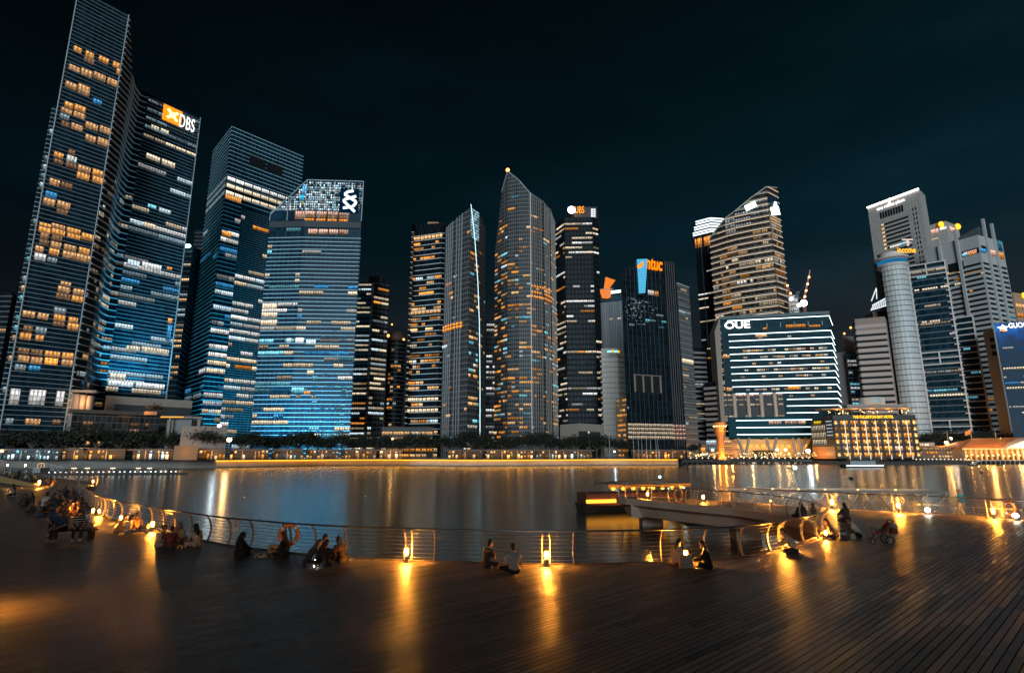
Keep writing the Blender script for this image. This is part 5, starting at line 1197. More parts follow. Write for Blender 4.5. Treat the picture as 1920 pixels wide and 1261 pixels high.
# ------------------------------------------------------------------ street lamps and flagpoles
def street_lamp(label, u, v, Y, glow, r=.6, pw=0, col=(1, .5, .15)):
    p = E(u, v, Y); t = thing('street_lamp', label, 'lamp', (p.x, Y, LAND), 'street lamps on the far shore'); m = MB(); m.tube([(p.x, Y, LAND), (p.x, Y, p.z-r*.5)], [.12, .07], 8); m.build('pole', FIND, t)
    m = MB(); m.ball((p.x, Y, p.z), (r, r, r*.85), 12, 8); m.build('lantern', glow, t)
    if pw: lamp('lamp_glow', 'POINT', (p.x, Y-r-.2, p.z), pw, col, t, .3)
am, wh = emis('lamp_amber', (1, .55, .2), 5), emis('lamp_white', (.85, .95, 1), 8)
street_lamp('orange street lamp at the far left edge of the far shore', 3, 845, 244, am, .7, 300)
street_lamp('brightest orange street lamp on the far shore, right of the brown kiosk', 430, 824, 244, emis('lamp_sun', (1, .62, .25), 14), .95, 2600)
street_lamp('white street lamp above the pale terrace wall, left of the brightest orange lamp', 411, 798, 253, wh, .75, 900, (.8, .93, 1))
street_lamp('small amber street lamp in the tree gap left of the brightest pillared shop front', 736, 822, 292, am, .55, 300)
street_lamp('small white street lamp left of the row of flagpoles', 1152, 846, 292, wh, .45, 250, (.8, .93, 1))
street_lamp('tall pale twin lamp mast in front of the plain pale podium block', 1104, 810, 282, emis('lamp_dim', (1, .7, .45), .8), .5)
street_lamp('white lamp with the strongest glare, right of the amber lit hotel', 1712, 800, 352, emis('lamp_star', (.9, .97, 1), 20), 1.0, 2600, (.85, .95, 1))
street_lamp('orange lamp in front of the tall dark tree clump', 1774, 829, 385, emis('lamp_sun', (1, .62, .25), 14), 1.0, 2600)
street_lamp('pale lamp just above right of the orange one by the tree clump', 1783, 821, 388, wh, .7, 900, (1, .8, .6))
for u, v in ((1336, 843), (1457, 842.5), (1473, 842.5)): street_lamp({1336: 'white lamp left of the dark lantern-lit pavilion', 1457: 'left one of two bright lamps right of the dark lantern-lit pavilion', 1473: 'right one of two bright lamps right of the dark lantern-lit pavilion'}[u], u, v, 372, emis('lamp_sun', (1, .62, .25), 14), .8, 900)
street_lamp('large white glare lamp under the props of the light-lined glass block', 1515, 845, 350, emis('lamp_star', (.9, .97, 1), 20), 1.1, 1500, (.85, .95, 1))
for i, (u, vt) in enumerate(((1142, 812), (1187, 818), (1196, 812), (1203, 822), (1211, 812), (1219, 818), (1229, 812), (1233, 822))):
    Y = 288+i % 2*3; p = E(u, vt, Y); t = thing('flagpole', '%s flagpole from the left on the far promenade below the black mirrored tower' % ordn(i+1), 'flagpole', (p.x, Y, LAND), 'flagpoles on the far promenade'); m = MB(); m.tube([(p.x, Y, LAND), (p.x, Y, p.z)], [.13, .07], 6); m.build('pole', pbr('pole_white', (.6, .58, .55), .4), t); m = MB(); m.ball((p.x, Y, p.z+.1), .16); m.build('finial', FIN, t)
# ------------------------------------------------------------------ right shore
# torch column
p = E(1349, 797, 362); t = thing('beacon_column', 'orange lit stone column with a flared top beside the light-lined glass block', 'column', (p.x, 362, LAND))
ora = pbr('stone_lit_orange', (.62, .26, .07), .7, nscale=.6)  # orange of the uplights is put into the stone colour
m = MB(); m.lathe([(2.6, -1), (2.3, 1), (2.0, 3), (1.95, 11), (2.2, 13), (2.7, 15)], (p.x, 362, LAND), 12); m.build('shaft', ora, t)
m = MB(); m.lathe([(2.7, 15.02), (3.4, 16), (3.4, 17.5), (3.7, 17.7), (3.7, 21), (4.0, 21.3), (4.0, 21.8), (2, 22)], (p.x, 362, LAND), 12); m.build('flared_top', ora, t)
m = MB()
for j in range(9): a = pi+pi*j/8; m.ball((p.x+3.75*cos(a), 362+3.75*sin(a), LAND+19.5), .38)
m.build('rim_lamp', am, t)
for dx in (-4, 0, 4): lamp('column_floodlight', 'POINT', (p.x+dx, 356, LAND+1.5), 2600, (1, .36, .05), t, .3)
lamp('column_floodlight', 'POINT', (p.x, 356, LAND+17), 1200, (1, .36, .05), t, .3)
# two low restaurants and a dark pavilion
zt = E(1340, 825, 376).z
T = Tower('restaurant', 'two storey pale restaurant with lit screens behind the orange column', [H(1314, 826, zt), H(1381, 824, zt)], 10, seed=81, cat='restaurant'); T.walls(pbr('cladding_buff', (.42, .37, .33), .7)); T.fins(stone, 4.5, 1.2, .8)
spots(T, 0, [(1315,839,1324,848,k(ORANGE,1.1)),(1326,825,1345,833,k(COOL,.7)),(1331,838,1343,845,k((.2,.4,.5),.6)),(1356,825,1372,831,k(WARM,.8)),(1358,835,1377,838,k(ORANGE,1)),(1314,850,1328,854,k(CREAM,1.4)),(1332,850,1345,855,k(WARM,.7)),(1356,848,1378,854,k(ORANGE,.9))], .9); T.done()
zt = E(1420, 843, 368).z
T = Tower('pavilion', 'dark low pavilion dotted with cool lantern lights on the right shore', [H(1389, 844, zt), H(1450, 843, zt)], 8, seed=82, cat='pavilion'); T.walls(GL_DARK); T.scatter(0, 1.5, 1, .55, [(4, COOL), (3, WARM), (2, CYAN)], bay=1.2, run=(1, 1), bri=(.2, .9), hgt=.4); T.done()
# terrace crowd lights
m = MB(); r = random.Random(9)
for q in range(170): u = r.uniform(1290, 1560); p = E(u, r.uniform(848, 857), r.uniform(366, 374)); m.ball((p.x, p.y, max(p.z, LAND+.6)), r.uniform(.12, .3), 6, 4)
struct(tag(m.build('table_lights', am), 'many small amber table lights along the terrace left of the amber lit hotel', 'lights'), 'stuff')
# wharf with piles and edge lamps
dkc = pbr('wharf_dark', (.06, .055, .05), .8)
a, b = E(1278, 858, 352), E(1521, 858, 352)
t = thing('wharf', 'dark piled wharf edged with a row of small white lamps below the light-lined glass block', 'wharf', (a.x, 352, -1)); m = MB(); m.box(a.x, b.x, 351, 366, -.9, .25); m.build('deck', dkc, t)
m = MB(); n = 26
for j in range(n+1): x = a.x+(b.x-a.x)*j/n; m.box(x-.45, x+.45, 351.5, 352.4, -3.2, -.92)
m.build('pile', dkc, t)
proto = None
for j in range(22):
    x = a.x+(b.x-a.x)*(j+.5)/22
    if proto is None:
        proto = thing('edge_lamp', '', 'lamp', (x, 351.6, .25), 'edge lamps on the wharf'); m = MB(); m.tube([(x, 351.6, .25), (x, 351.6, 1.1)], .09, 6); m.build('post', FIND, proto); m = MB(); m.ball((x, 351.6, 1.3), .34, 8, 6); m.build('globe', emis('globe_cream', (1, .8, .6), 2.2), proto); o = proto
    else: o = copy_tree(proto, (x, 351.6, .25))
    o['label'] = '%s small white lamp from the left along the dark wharf edge' % ordn(j+1)
m = MB()
for q in range(26): x = a.x+(b.x-a.x)*r.uniform(.45, .95); m.box(x-.12, x+.12, 351.35, 351.45, -2.2+r.uniform(0, .4), -1.2)
struct(m.build('underlight', emis('glow_cream', (1, .75, .5), .8), t), 'stuff')
# hotel
zt = E(1640, 777, 345).z; Lf = H(1561, 778, zt); Rt = H(1716, 777, zt); Wg = H(1519, 792, zt-1.5)
Wg = E(1519, 792, 372); Wg.z = zt-2
T = Tower('hotel', 'amber lit waterfront hotel with glowing balcony rooms, white vertical light strips and its name above', [Wg, Lf, Rt], 20, seed=85, cat='hotel')
T.walls(glass('hotel_dark', (.02, .018, .018), 2, 3.2, .6, .4)); g = T.segs[1]; gw = T.segs[0]
base_z = T.hit(1, 1640, 858)[1]; top_z = T.hit(1, 1640, 786)[1]; fh = (top_z-base_z)/6
m = MB(); vs = MB()
for i in range(7): m.hexa([T.P(g, x, q, o) for q in (base_z+fh*i-.35, base_z+fh*i+.25) for x, o in ((0, .8), (g.L, .8), (g.L, -.05), (0, -.05))])
m.build('balcony_slab', pbr('slab_black', (.015, .015, .018), .5), T.root)
nb = 8
for i in range(6):
    for j in range(nb+1):
        x0 = g.L*(j-.38)/nb; x1 = g.L*(j+.38)/nb; x0, x1 = max(.3, x0), min(g.L-.3, x1)
        if x1-x0 < .8: continue
        b = T.R.choice([.3, .55, .9, 1.2, .9]); z0 = base_z+fh*i+.5
        T.win(g, x0, x1, z0, z0+fh-1.1, k(T.R.choice([ORANGE, (1, .42, .08), (1, .48, .14), PINK if i == 1 else ORANGE]), b), .1)
        if T.R.random() < .6: xm = (x0+x1)/2; T.win(g, xm-.9, xm+.9, z0+.4, z0+1.6, k((1, .62, .2), 1.7), .14)
for j in range(nb-1): 
    x = g.L*(j+.5+.5)/nb
    x = g.L*(.128+j*.1245)
    vs.bar(T.P(g, x, base_z+fh*.5, .95), T.P(g, x, top_z-.6, .95), .35, .3, g.n)
    vs.bar(T.P(g, x+.8, base_z-.8, .95), T.P(g, x+.8, base_z+fh*.45, .95), .3, .3, g.n)
vs.build('light_strip', emis('strip_white', (1, .76, .55), 1.1), T.root)
pl, pr = on(T, 1, 1599, 783.5, .5), on(T, 1, 1675, 784, .5); zz = (pl.z+pr.z)/2; pl.z = pr.z = zz
sign_text('sign_letters', 'THE FULLERTON BAY HOTEL', pl, pr, 1.75, emis('sign_gold2', (1, .55, .03), 2.0), T.root, g.n, extrude=.08, offset=.01)
# roof terrace, canopy and drum
m = MB(); q0, q1 = T.P(g, -5, 0, -2), T.P(g, g.L-1, 0, -2); q2, q3 = T.P(g, g.L-1, 0, -12), T.P(g, -5, 0, -12)
m.prism([(q.x, q.y) for q in (q0, q1, q2, q3)], zt+3.6, zt+4.3); m.build('terrace_roof', pbr('roof_copper', (.4, .22, .10), .6), T.root)
m = MB()
for j in range(10): q = T.P(g, g.L*(j+.5)/10, zt, -1.2); m.tube([q, q+Vector((0, 0, 3.6))], .18, 6)
m.build('terrace_post', FIND, T.root)
m = MB()
for j in range(34): q = T.P(g, T.R.uniform(-2, g.L), zt+T.R.uniform(.8, 3.3), -T.R.uniform(.5, 2)); m.ball(q, T.R.uniform(.14, .34), 6, 4)
struct(m.build('terrace_lamp', am, T.root), 'stuff')
for f in (.08, .3, .5, .7, .9): lamp('terrace_glow', 'POINT', T.P(g, g.L*f, zt+2.4, -1), 1100, (1, .42, .06), T.root, .3)
m = MB(); q = [T.P(g, g.L*f, 0, o) for f, o in ((.22, -3), (.92, -3), (.98, -8), (.22, -10))]; m.prism([(p.x, p.y) for p in q], zt+4.32, zt+6.6); m.build('upper_roof', pbr('roof_grey', (.3, .24, .2), .6), T.root)
dc = T.P(g, g.L*.57, zt+6.6, -7); m = MB(); m.lathe([(6.6, 0), (6.6, 4.2), (6.2, 4.4)], dc, 28); m.build('roof_drum', glass('drum_white', (.5, .48, .45), .9, 5, .2, .5), T.root)
m = MB(); q0 = dc+Vector((0, 0, 0))
for j in range(15): a = pi+pi*j/14; m.bar(dc+Vector((6.7*cos(a), 6.7*sin(a), .1)), dc+Vector((6.7*cos(a), 6.7*sin(a), 4.2)), .3, .3)
m.build('drum_fin', pbr('fin_pale', (.7, .65, .6), .5), T.root)
# angled wing: slatted cream screen, yellow sign plate, copper glass
for i in range(3):
    for j in range(9): 
        z1 = zt-5.5-i*4.4; T.win(gw, gw.L*(.06+j*.068), gw.L*(.06+j*.068+.030), z1-3.6, z1, k(CREAM, .85), .3)
T.win(gw, gw.L*.18, gw.L*.5, zt-4.6, zt-2.8, k((1, .62, .02), .7), .3)
m = MB(); m.hexa([T.P(gw, x, q, o) for q in (base_z-.5, zt-18.6) for x, o in ((0, .2), (gw.L*.95, .2), (gw.L*.95, -.05), (0, -.05))]); m.build('copper_front', pbr('front_copper', (.45, .2, .09), .4), T.root)
lamp('wing_glow', 'POINT', T.P(gw, gw.L*.4, LAND+2.5, 5), 1600, (1, .45, .12), T.root, .15)
for j in range(5): T.win(gw, gw.L*.7, gw.L*.95, zt-4-j*2.1, zt-3.2-j*2.1, k(COOL, .5), .3)
T.done()
m = MB(); a, b = E(1545, 860, 350), E(1722, 860, 343); m.prism([(a.x, 338), (b.x, 338), (b.x, 345), (a.x, 368)], WZ-1, -.6); struct(m.build('hotel_quay', dkc))
# restaurant terrace right of the hotel
zt = E(1760, 838, 372).z
T = Tower('restaurant', 'glazed amber terrace restaurant between the hotel and the pier hall', [H(1718, 838, zt), H(1806, 838, zt)], 12, base=.2, seed=87, cat='restaurant')
T.walls(pbr('shop_wall', (.18, .13, .10), .7)); T.scatter(0, 2.4, 1, .75, [(4, ORANGE), (3, WARM)], bay=1.8, run=(1, 2), bri=(.2, 1.0), hgt=.7, z0=.6)
m = MB(); g = T.segs[0]; m.hexa([T.P(g, x, q, o) for q in (zt-.1, zt+.9) for x, o in ((-1, 2), (g.L+1, 2), (g.L+1, -4), (-1, -4))]); m.build('roof_slab', pbr('slab_copper', (.35, .16, .07), .6), T.root)
lamp('roof_glow', 'POINT', T.P(g, g.L*.5, zt+1.8, 3.5), 700, (1, .42, .08), T.root, .3); T.done()
zt = E(1735, 829, 384).z
T = Tower('kiosk', 'white lit upper kiosk behind the amber terrace restaurant', [H(1716, 829, zt), H(1752, 829, zt)], 8, seed=88, cat='kiosk'); T.walls(pbr('cladding_buff', (.42, .37, .33), .7)); spots(T, 0, [(1717,832,1721,839,k(ORANGE,1.3)),(1723,832,1731,838,k(WARM,.9)),(1733,832,1742,838,k(CREAM,1.2))], .2); T.done()
proto = None
for j in range(14):
    p = E(1718+j*7.6, 860.5, 355)
    if proto is None:
        proto = thing('edge_lamp', '', 'lamp', (p.x, 355, -.4), 'edge lamps by the pier hall'); m = MB(); m.tube([(p.x, 355, -.4), (p.x, 355, .3)], .08, 6); m.build('post', FIND, proto); m = MB(); m.ball((p.x, 355, .5), .3, 8, 6); m.build('globe', emis('globe_cream', (1, .8, .6), 2.2), proto); o = proto
    else: o = copy_tree(proto, (p.x, 355, -.4))
    o['label'] = '%s small lamp from the left along the quay between the hotel and the pier hall' % ordn(j+1)
a, b = E(1716, 864, 354), E(1830, 864, 354); m = MB(); m.box(a.x, b.x, 354.2, 384, WZ-1, -.4); struct(m.build('lower_quay', dkc))
# pier hall with a big orange roof and white gable
Yp = 362; t = thing('pier_hall', 'long low pier hall with an orange hipped roof, white lit gable and glowing arcade', 'hall', E(1860, 850, Yp)); rm = pbr('roof_orange', (.55, .20, .05), .6, nscale=.5)
el, er = E(1805, 839.5, Yp), E(1975, 839.5, Yp); rl, rr_ = E(1822, 821.5, Yp+14), E(1975, 818, Yp+14); ez_ = el.z
m = MB(); q = [Vector((el.x, Yp, ez_)), Vector((er.x, Yp, ez_)), Vector((rr_.x, Yp+14, rr_.z)), Vector((rl.x, Yp+14, rl.z))]
back = [Vector((er.x, Yp+28, ez_)), Vector((el.x, Yp+28, ez_))]
m.quad(q); m.quad([back[0], back[1], q[3], q[2]]); m.quad([back[1], q[0], q[3]]); m.build('roof', rm, t)
m = MB(); m.box(el.x+.5, er.x, Yp+1.2, Yp+27, -.4, ez_-.02); m.build('wall', pbr('wall_cream', (.6, .5, .38), .6), t)
wl, wr_ = E(1888, 839, Yp-2.5), E(1970, 839, Yp-2.5); ap_ = E(1935, 820, Yp-2.5)
m = MB(); i = len(m.v); tri = [wl, wr_, ap_]; m.v += [tuple(p) for p in tri]+[(p.x, p.y+9, p.z) for p in tri]; m.f += [(0, 1, 2), (5, 4, 3), (0, 2, 5, 3), (2, 1, 4, 5)]; m.build('gable', pbr('gable_white', (.8, .76, .68), .6), t)
for f in (.2, .45, .75): lamp('gable_light', 'POINT', (wl.x+(wr_.x-wl.x)*f, Yp-7, ez_+1.5), 2600, (1, .78, .5), t, .3)
m = MB(); m.box(el.x-.3, er.x, Yp-.5, Yp-.1, ez_-.75, ez_-.15); m.build('eave_light', emis('eave_gold', (1, .5, .12), 1.6, True), t)
r = random.Random(12)
for j in range(16):
    x = el.x+2+(er.x-el.x-4)*j/16; m = MB(); c = k(ORANGE, r.uniform(.5, 1.0))
    m.quad([(x, Yp+1.1, .2), (x+2.6, Yp+1.1, .2), (x+2.6, Yp+1.1, ez_-1.2), (x, Yp+1.1, ez_-1.2)], [(j*3, 0), (j*3+2.6, 0), (j*3+2.6, 1), (j*3, 1)], c)
    o = m.build('arch_window', WIN, t)
m = MB()
for j in range(17): x = el.x+1+(er.x-el.x-4)*j/16; m.box(x-.35, x+.35, Yp-.3, Yp+.6, -.4, ez_-.8)
m.build('pier_column', pbr('column_cream', (.65, .5, .34), .6), t)
m = MB()
for j in range(16): x = el.x+2.2+(er.x-el.x-4)*j/16; m.ball((x, Yp+.2, 2.9+r.uniform(-.5, .5)), .42, 8, 6)
m.build('wall_lamp', emis('lamp_gold', (1, .6, .2), 4), t)
for j in range(0, 16, 3): lamp('arcade_glow', 'POINT', (el.x+2.2+(er.x-el.x-4)*j/16, Yp-2, 2.4), 420, (1, .5, .12), t, .3)
for x_ in range(3): lamp('roof_wash', 'POINT', (el.x+10+x_*18, Yp-9, ez_+5.5), 6500, (1, .42, .1), t, .15)
m = MB(); m.box(el.x-4, er.x, Yp-6, Yp+1, -1.0, -.4); m.build('platform', dkc, t)
m = MB(); frame = pbr('gangway_grey', (.5, .45, .4), .5)
for j in range(9): x = E(1838+j*9, 860, 350).x; m.bar((x, 350, WZ-.5), (x+.4, 350, -.1), .35, .35)
a = E(1827, 866, 350); b = E(1838, 860, 350); m.bar((a.x, 350, -1.6), (b.x, 350, -.1), .5, .7); m.bar((b.x, 350, -.1), (E(1925, 860, 350).x, 350, -.1), .3, .3); m.build('landing_frame', frame, t)
# flags by the hall
for i, (u, vt, lab, fl_) in enumerate(((1775, 808, 'bare lit flagpole in front of the tall tree clump', 0), (1819, 803, 'flagpole flying an orange lit flag above the pier hall roof', 1), (1865, 806, 'bare flagpole behind the pier hall roof ridge', 0))):
    p = E(u, vt, 382); tt = thing('flagpole', lab, 'flagpole', (p.x, 382, LAND)); m = MB(); m.tube([(p.x, 382, LAND), (p.x, 382, p.z)], [.2, .12], 6); m.build('pole', pbr('pole_amber', (.7, .45, .25), .5), tt)
    if fl_:
        m = MB(); q = []
        for a_ in range(7):
            for b_ in range(4): q.append((p.x-a_*.62, 382+.3*sin(a_*1.3+b_*.4), p.z-.3-b_*.95-a_*.28))
        m.v += q; m.f += [(a_*4+b_, a_*4+b_+1, a_*4+b_+5, a_*4+b_+4) for a_ in range(6) for b_ in range(3)]; m.build('flag', pbr('flag_orange', (.7, .24, .06), .7), tt)
    lamp('flag_light', 'POINT', (p.x-1, 377, p.z-4), 260, (1, .5, .12), tt, .2)
# fountain jets
p = G(1811, 866, WZ); t = thing('fountain', 'small fountain of orange lit water jets in front of the pier hall', 'fountain', p); jets = MB(); r = random.Random(3)
for j in range(16):
    a = r.uniform(-1, 1); h = r.uniform(2.2, 4.2); pts_ = [p+Vector((a*2.2*s+a*.6, r.uniform(-.3, .3), h*(s*1.6-s*s*.7))) for s in (0, .25, .5, .75, 1.0)]; jets.tube(pts_, [.14, .12, .1, .08, .04], 5)
jets.build('water_jet', pbr('jet_water', (.75, .6, .45), .3), t); m = MB(); m.lathe([(2.4, -.2), (2.4, .25), (2.0, .3)], p, 16); m.build('nozzle_ring', FIND, t); lamp('fountain_light', 'POINT', (p.x, p.y-1.8, WZ+.7), 700, (1, .35, .05), t, .2)
# ------------------------------------------------------------------ boats, buoys
def boat(name, label, p, Lh, rot, strip, hull=(.05, .05, .055), cabin=True, group=None, strip2=None, lamps=0):
    t = thing(name, label, 'boat', p, group); t.rotation_euler = (0, 0, rot); o = p; h = Lh*.045+.35; w_ = Lh*.11+.35; m = MB(); pr_ = []
    secs = [(-.5, .85, .1), (-.4, 1, 0), (.2, 1, 0), (.38, .72, .08), (.5, .06, .3)]
    for x, ww, rise in secs: pr_.append([(x*Lh, -w_*ww, h+rise*h), (x*Lh*.97, -w_*ww*.7, -.25), (x*Lh*.97, w_*ww*.7, -.25), (x*Lh, w_*ww, h+rise*h)])
    for s in pr_: m.v += s
    n = len(secs)
    for q in range(n-1):
        for j in range(4): a = q*4+j; b = q*4+(j+1) % 4; m.f.append((a, b, b+4, a+4))
    m.f += [(3, 2, 1, 0), (n*4-4, n*4-3, n*4-2, n*4-1)]; m.v = [(x+o[0], y+o[1], z+o[2]) for x, y, z in m.v]; m.build('hull', pbr('hull_%02d' % int(hull[0]*100), hull, .4), t)
    if cabin:
        m = MB(); m.box(o[0]-Lh*.36, o[0]+Lh*.22, o[1]-w_*.7, o[1]+w_*.7, o[2]+h, o[2]+h+Lh*.06+.4); m.build('cabin', pbr('cabin_white', (.45, .45, .45), .5), t)
        m = MB(); m.box(o[0]-Lh*.38, o[0]+Lh*.25, o[1]-w_*.8, o[1]+w_*.8, o[2]+h+Lh*.06+.42, o[2]+h+Lh*.06+.55); m.build('canopy', pbr('canopy_boat', (.12, .10, .1), .6), t)
    if strip:
        m = MB(); m.box(o[0]-Lh*.48, o[0]+Lh*.36, o[1]-w_-.08, o[1]-w_-.02, o[2]+h*.55, o[2]+h*.55+.32); m.build('light_strip', strip, t)
    if strip2: m = MB(); m.box(o[0]-Lh*.40, o[0]+Lh*.26, o[1]-w_*.82-.08, o[1]-w_*.82, o[2]+h+Lh*.06+.1, o[2]+h+Lh*.06+.4); m.build('cabin_strip', strip2, t)
    if lamps:
        m = MB(); m.ball((o[0]-Lh*.1, o[1], o[2]+h+Lh*.06+.9), .28); m.build('mast_lamp', am, t)
    return t
boat('tour_boat', 'low tour boat with a bright white light strip crossing in front of the hotel', G(1620, 876, WZ), 21, radians(4), emis('strip_boat', (.85, .95, 1), 3))
boat('tour_boat', 'long tour boat with orange and cyan strips moored right below the hotel', G(1625, 868.5, WZ), 30, 0, emis('strip_boat_o', (1, .35, .06), 1.1), strip2=emis('strip_boat_c', (.1, .55, .7), .7))
boat('motor_boat', 'small dark motor boat with a wheelhouse near the fountain', G(1823, 872.5, WZ), 4.6, radians(170), None, lamps=1)
boat('motor_boat', 'tiny dark open boat right of the other small one near the right edge', G(1875, 873, WZ), 3.2, 0, None, cabin=False)
p = G(1596, 898, WZ); t = thing('buoy', 'small black round buoy on the water below the hotel', 'buoy', p); m = MB(); m.ball(p+Vector((0, 0, .2)), (.55, .55, .45)); m.build('float', pbr('buoy_black', (.02, .02, .02), .5), t); m = MB(); m.tube([p+Vector((0, 0, .5)), p+Vector((0, 0, 1.7))], .05, 6); m.ball(p+Vector((0, 0, 1.8)), .12, 6, 4); m.build('marker', FIND, t)
p = G(1840, 886, WZ); t = thing('buoy', 'marker buoy with a small amber lamp on a leaning pole', 'buoy', p); m = MB(); m.ball(p+Vector((0, 0, .1)), (.5, .5, .3)); m.tube([p, p+Vector((-.5, 0, 2.0))], .06, 6); m.build('float', pbr('buoy_black', (.02, .02, .02), .5), t); m = MB(); m.ball(p+Vector((-.5, 0, 2.1)), .2, 8, 6); m.build('beacon', am, t)
# floating pontoon on the left
pa, pb = G(62, 891, WZ), G(338, 889, WZ); t = thing('pontoon', 'long low floating pontoon with rows of white lights on the left', 'pontoon', pa); m = MB()
m.prism([(pa.x, pa.y-1.6), (pb.x, pb.y-.6), (pb.x+2, pb.y+.4), (pb.x-1, pb.y+2), (pa.x, pa.y+2.4)], WZ-.3, WZ+.5); m.build('float', dkc, t)
proto = None
for j in range(13):
    x = pa.x+4+(pb.x-pa.x-6)*j/12; y = pa.y-1.0+(pb.y-pa.y)*j/12+.6
    if proto is None:
        proto = thing('deck_light', '', 'lamp', (x, y, WZ+.5), 'white lights on the pontoon'); m = MB()
        for dx in (-.45, .55): m.tube([(x+dx, y, WZ+.5), (x+dx, y, WZ+.75)], .08, 6)
        m.build('stem', FIND, proto); m = MB()
        for dx in (-.45, .55): m.ball((x+dx, y+dx*.6, WZ+.9), (.22, .2, .16), 8, 6)
        m.build('globe', emis('globe_ice', (.85, .95, 1), 2.5), proto); o = proto
    else: o = copy_tree(proto, (x, y, WZ+.5))
    o['label'] = '%s pair of white lights from the left end of the floating pontoon' % ordn(j+1)
for j, u in enumerate((137, 162, 210, 258, 279)):
    q = G(u, 889, WZ); m = MB(); tt = thing('canopy_lamp', '%s cream topped lamp from the left on the floating pontoon' % ordn(j+1), 'lamp', (q.x, q.y, WZ+.5), 'cream lamps on the pontoon'); m.tube([(q.x, q.y, WZ+.5), (q.x, q.y, WZ+1.75)], .12, 6); m.build('post', FIN2, tt); m = MB(); m.box(q.x-.5, q.x+.5, q.y-.4, q.y+.4, WZ+1.76, WZ+1.98); m.build('lamp_head', emis('head_cream', (1, .72, .45), 2.2), tt)
t = thing('gangway', 'white trussed gangway sloping to the floating pontoon', 'gangway', G(100, 884, WZ)); m = MB(); a, b = G(83, 887, WZ), G(118, 890, WZ); a = Vector((a.x, a.y, WZ+1.6)); b = Vector((b.x, b.y, WZ+.7))
for dz in (0, 1.5): m.bar(a+Vector((0, 0, dz)), b+Vector((0, 0, dz)), .12, .12)
for j in range(7): p0 = a.lerp(b, j/7); p1 = a.lerp(b, (j+1)/7); m.bar(p0+Vector((0, 0, 0 if j % 2 else 1.5)), p1+Vector((0, 0, 1.5 if j % 2 else 0)), .1, .1)
m.build('truss', FIN, t)
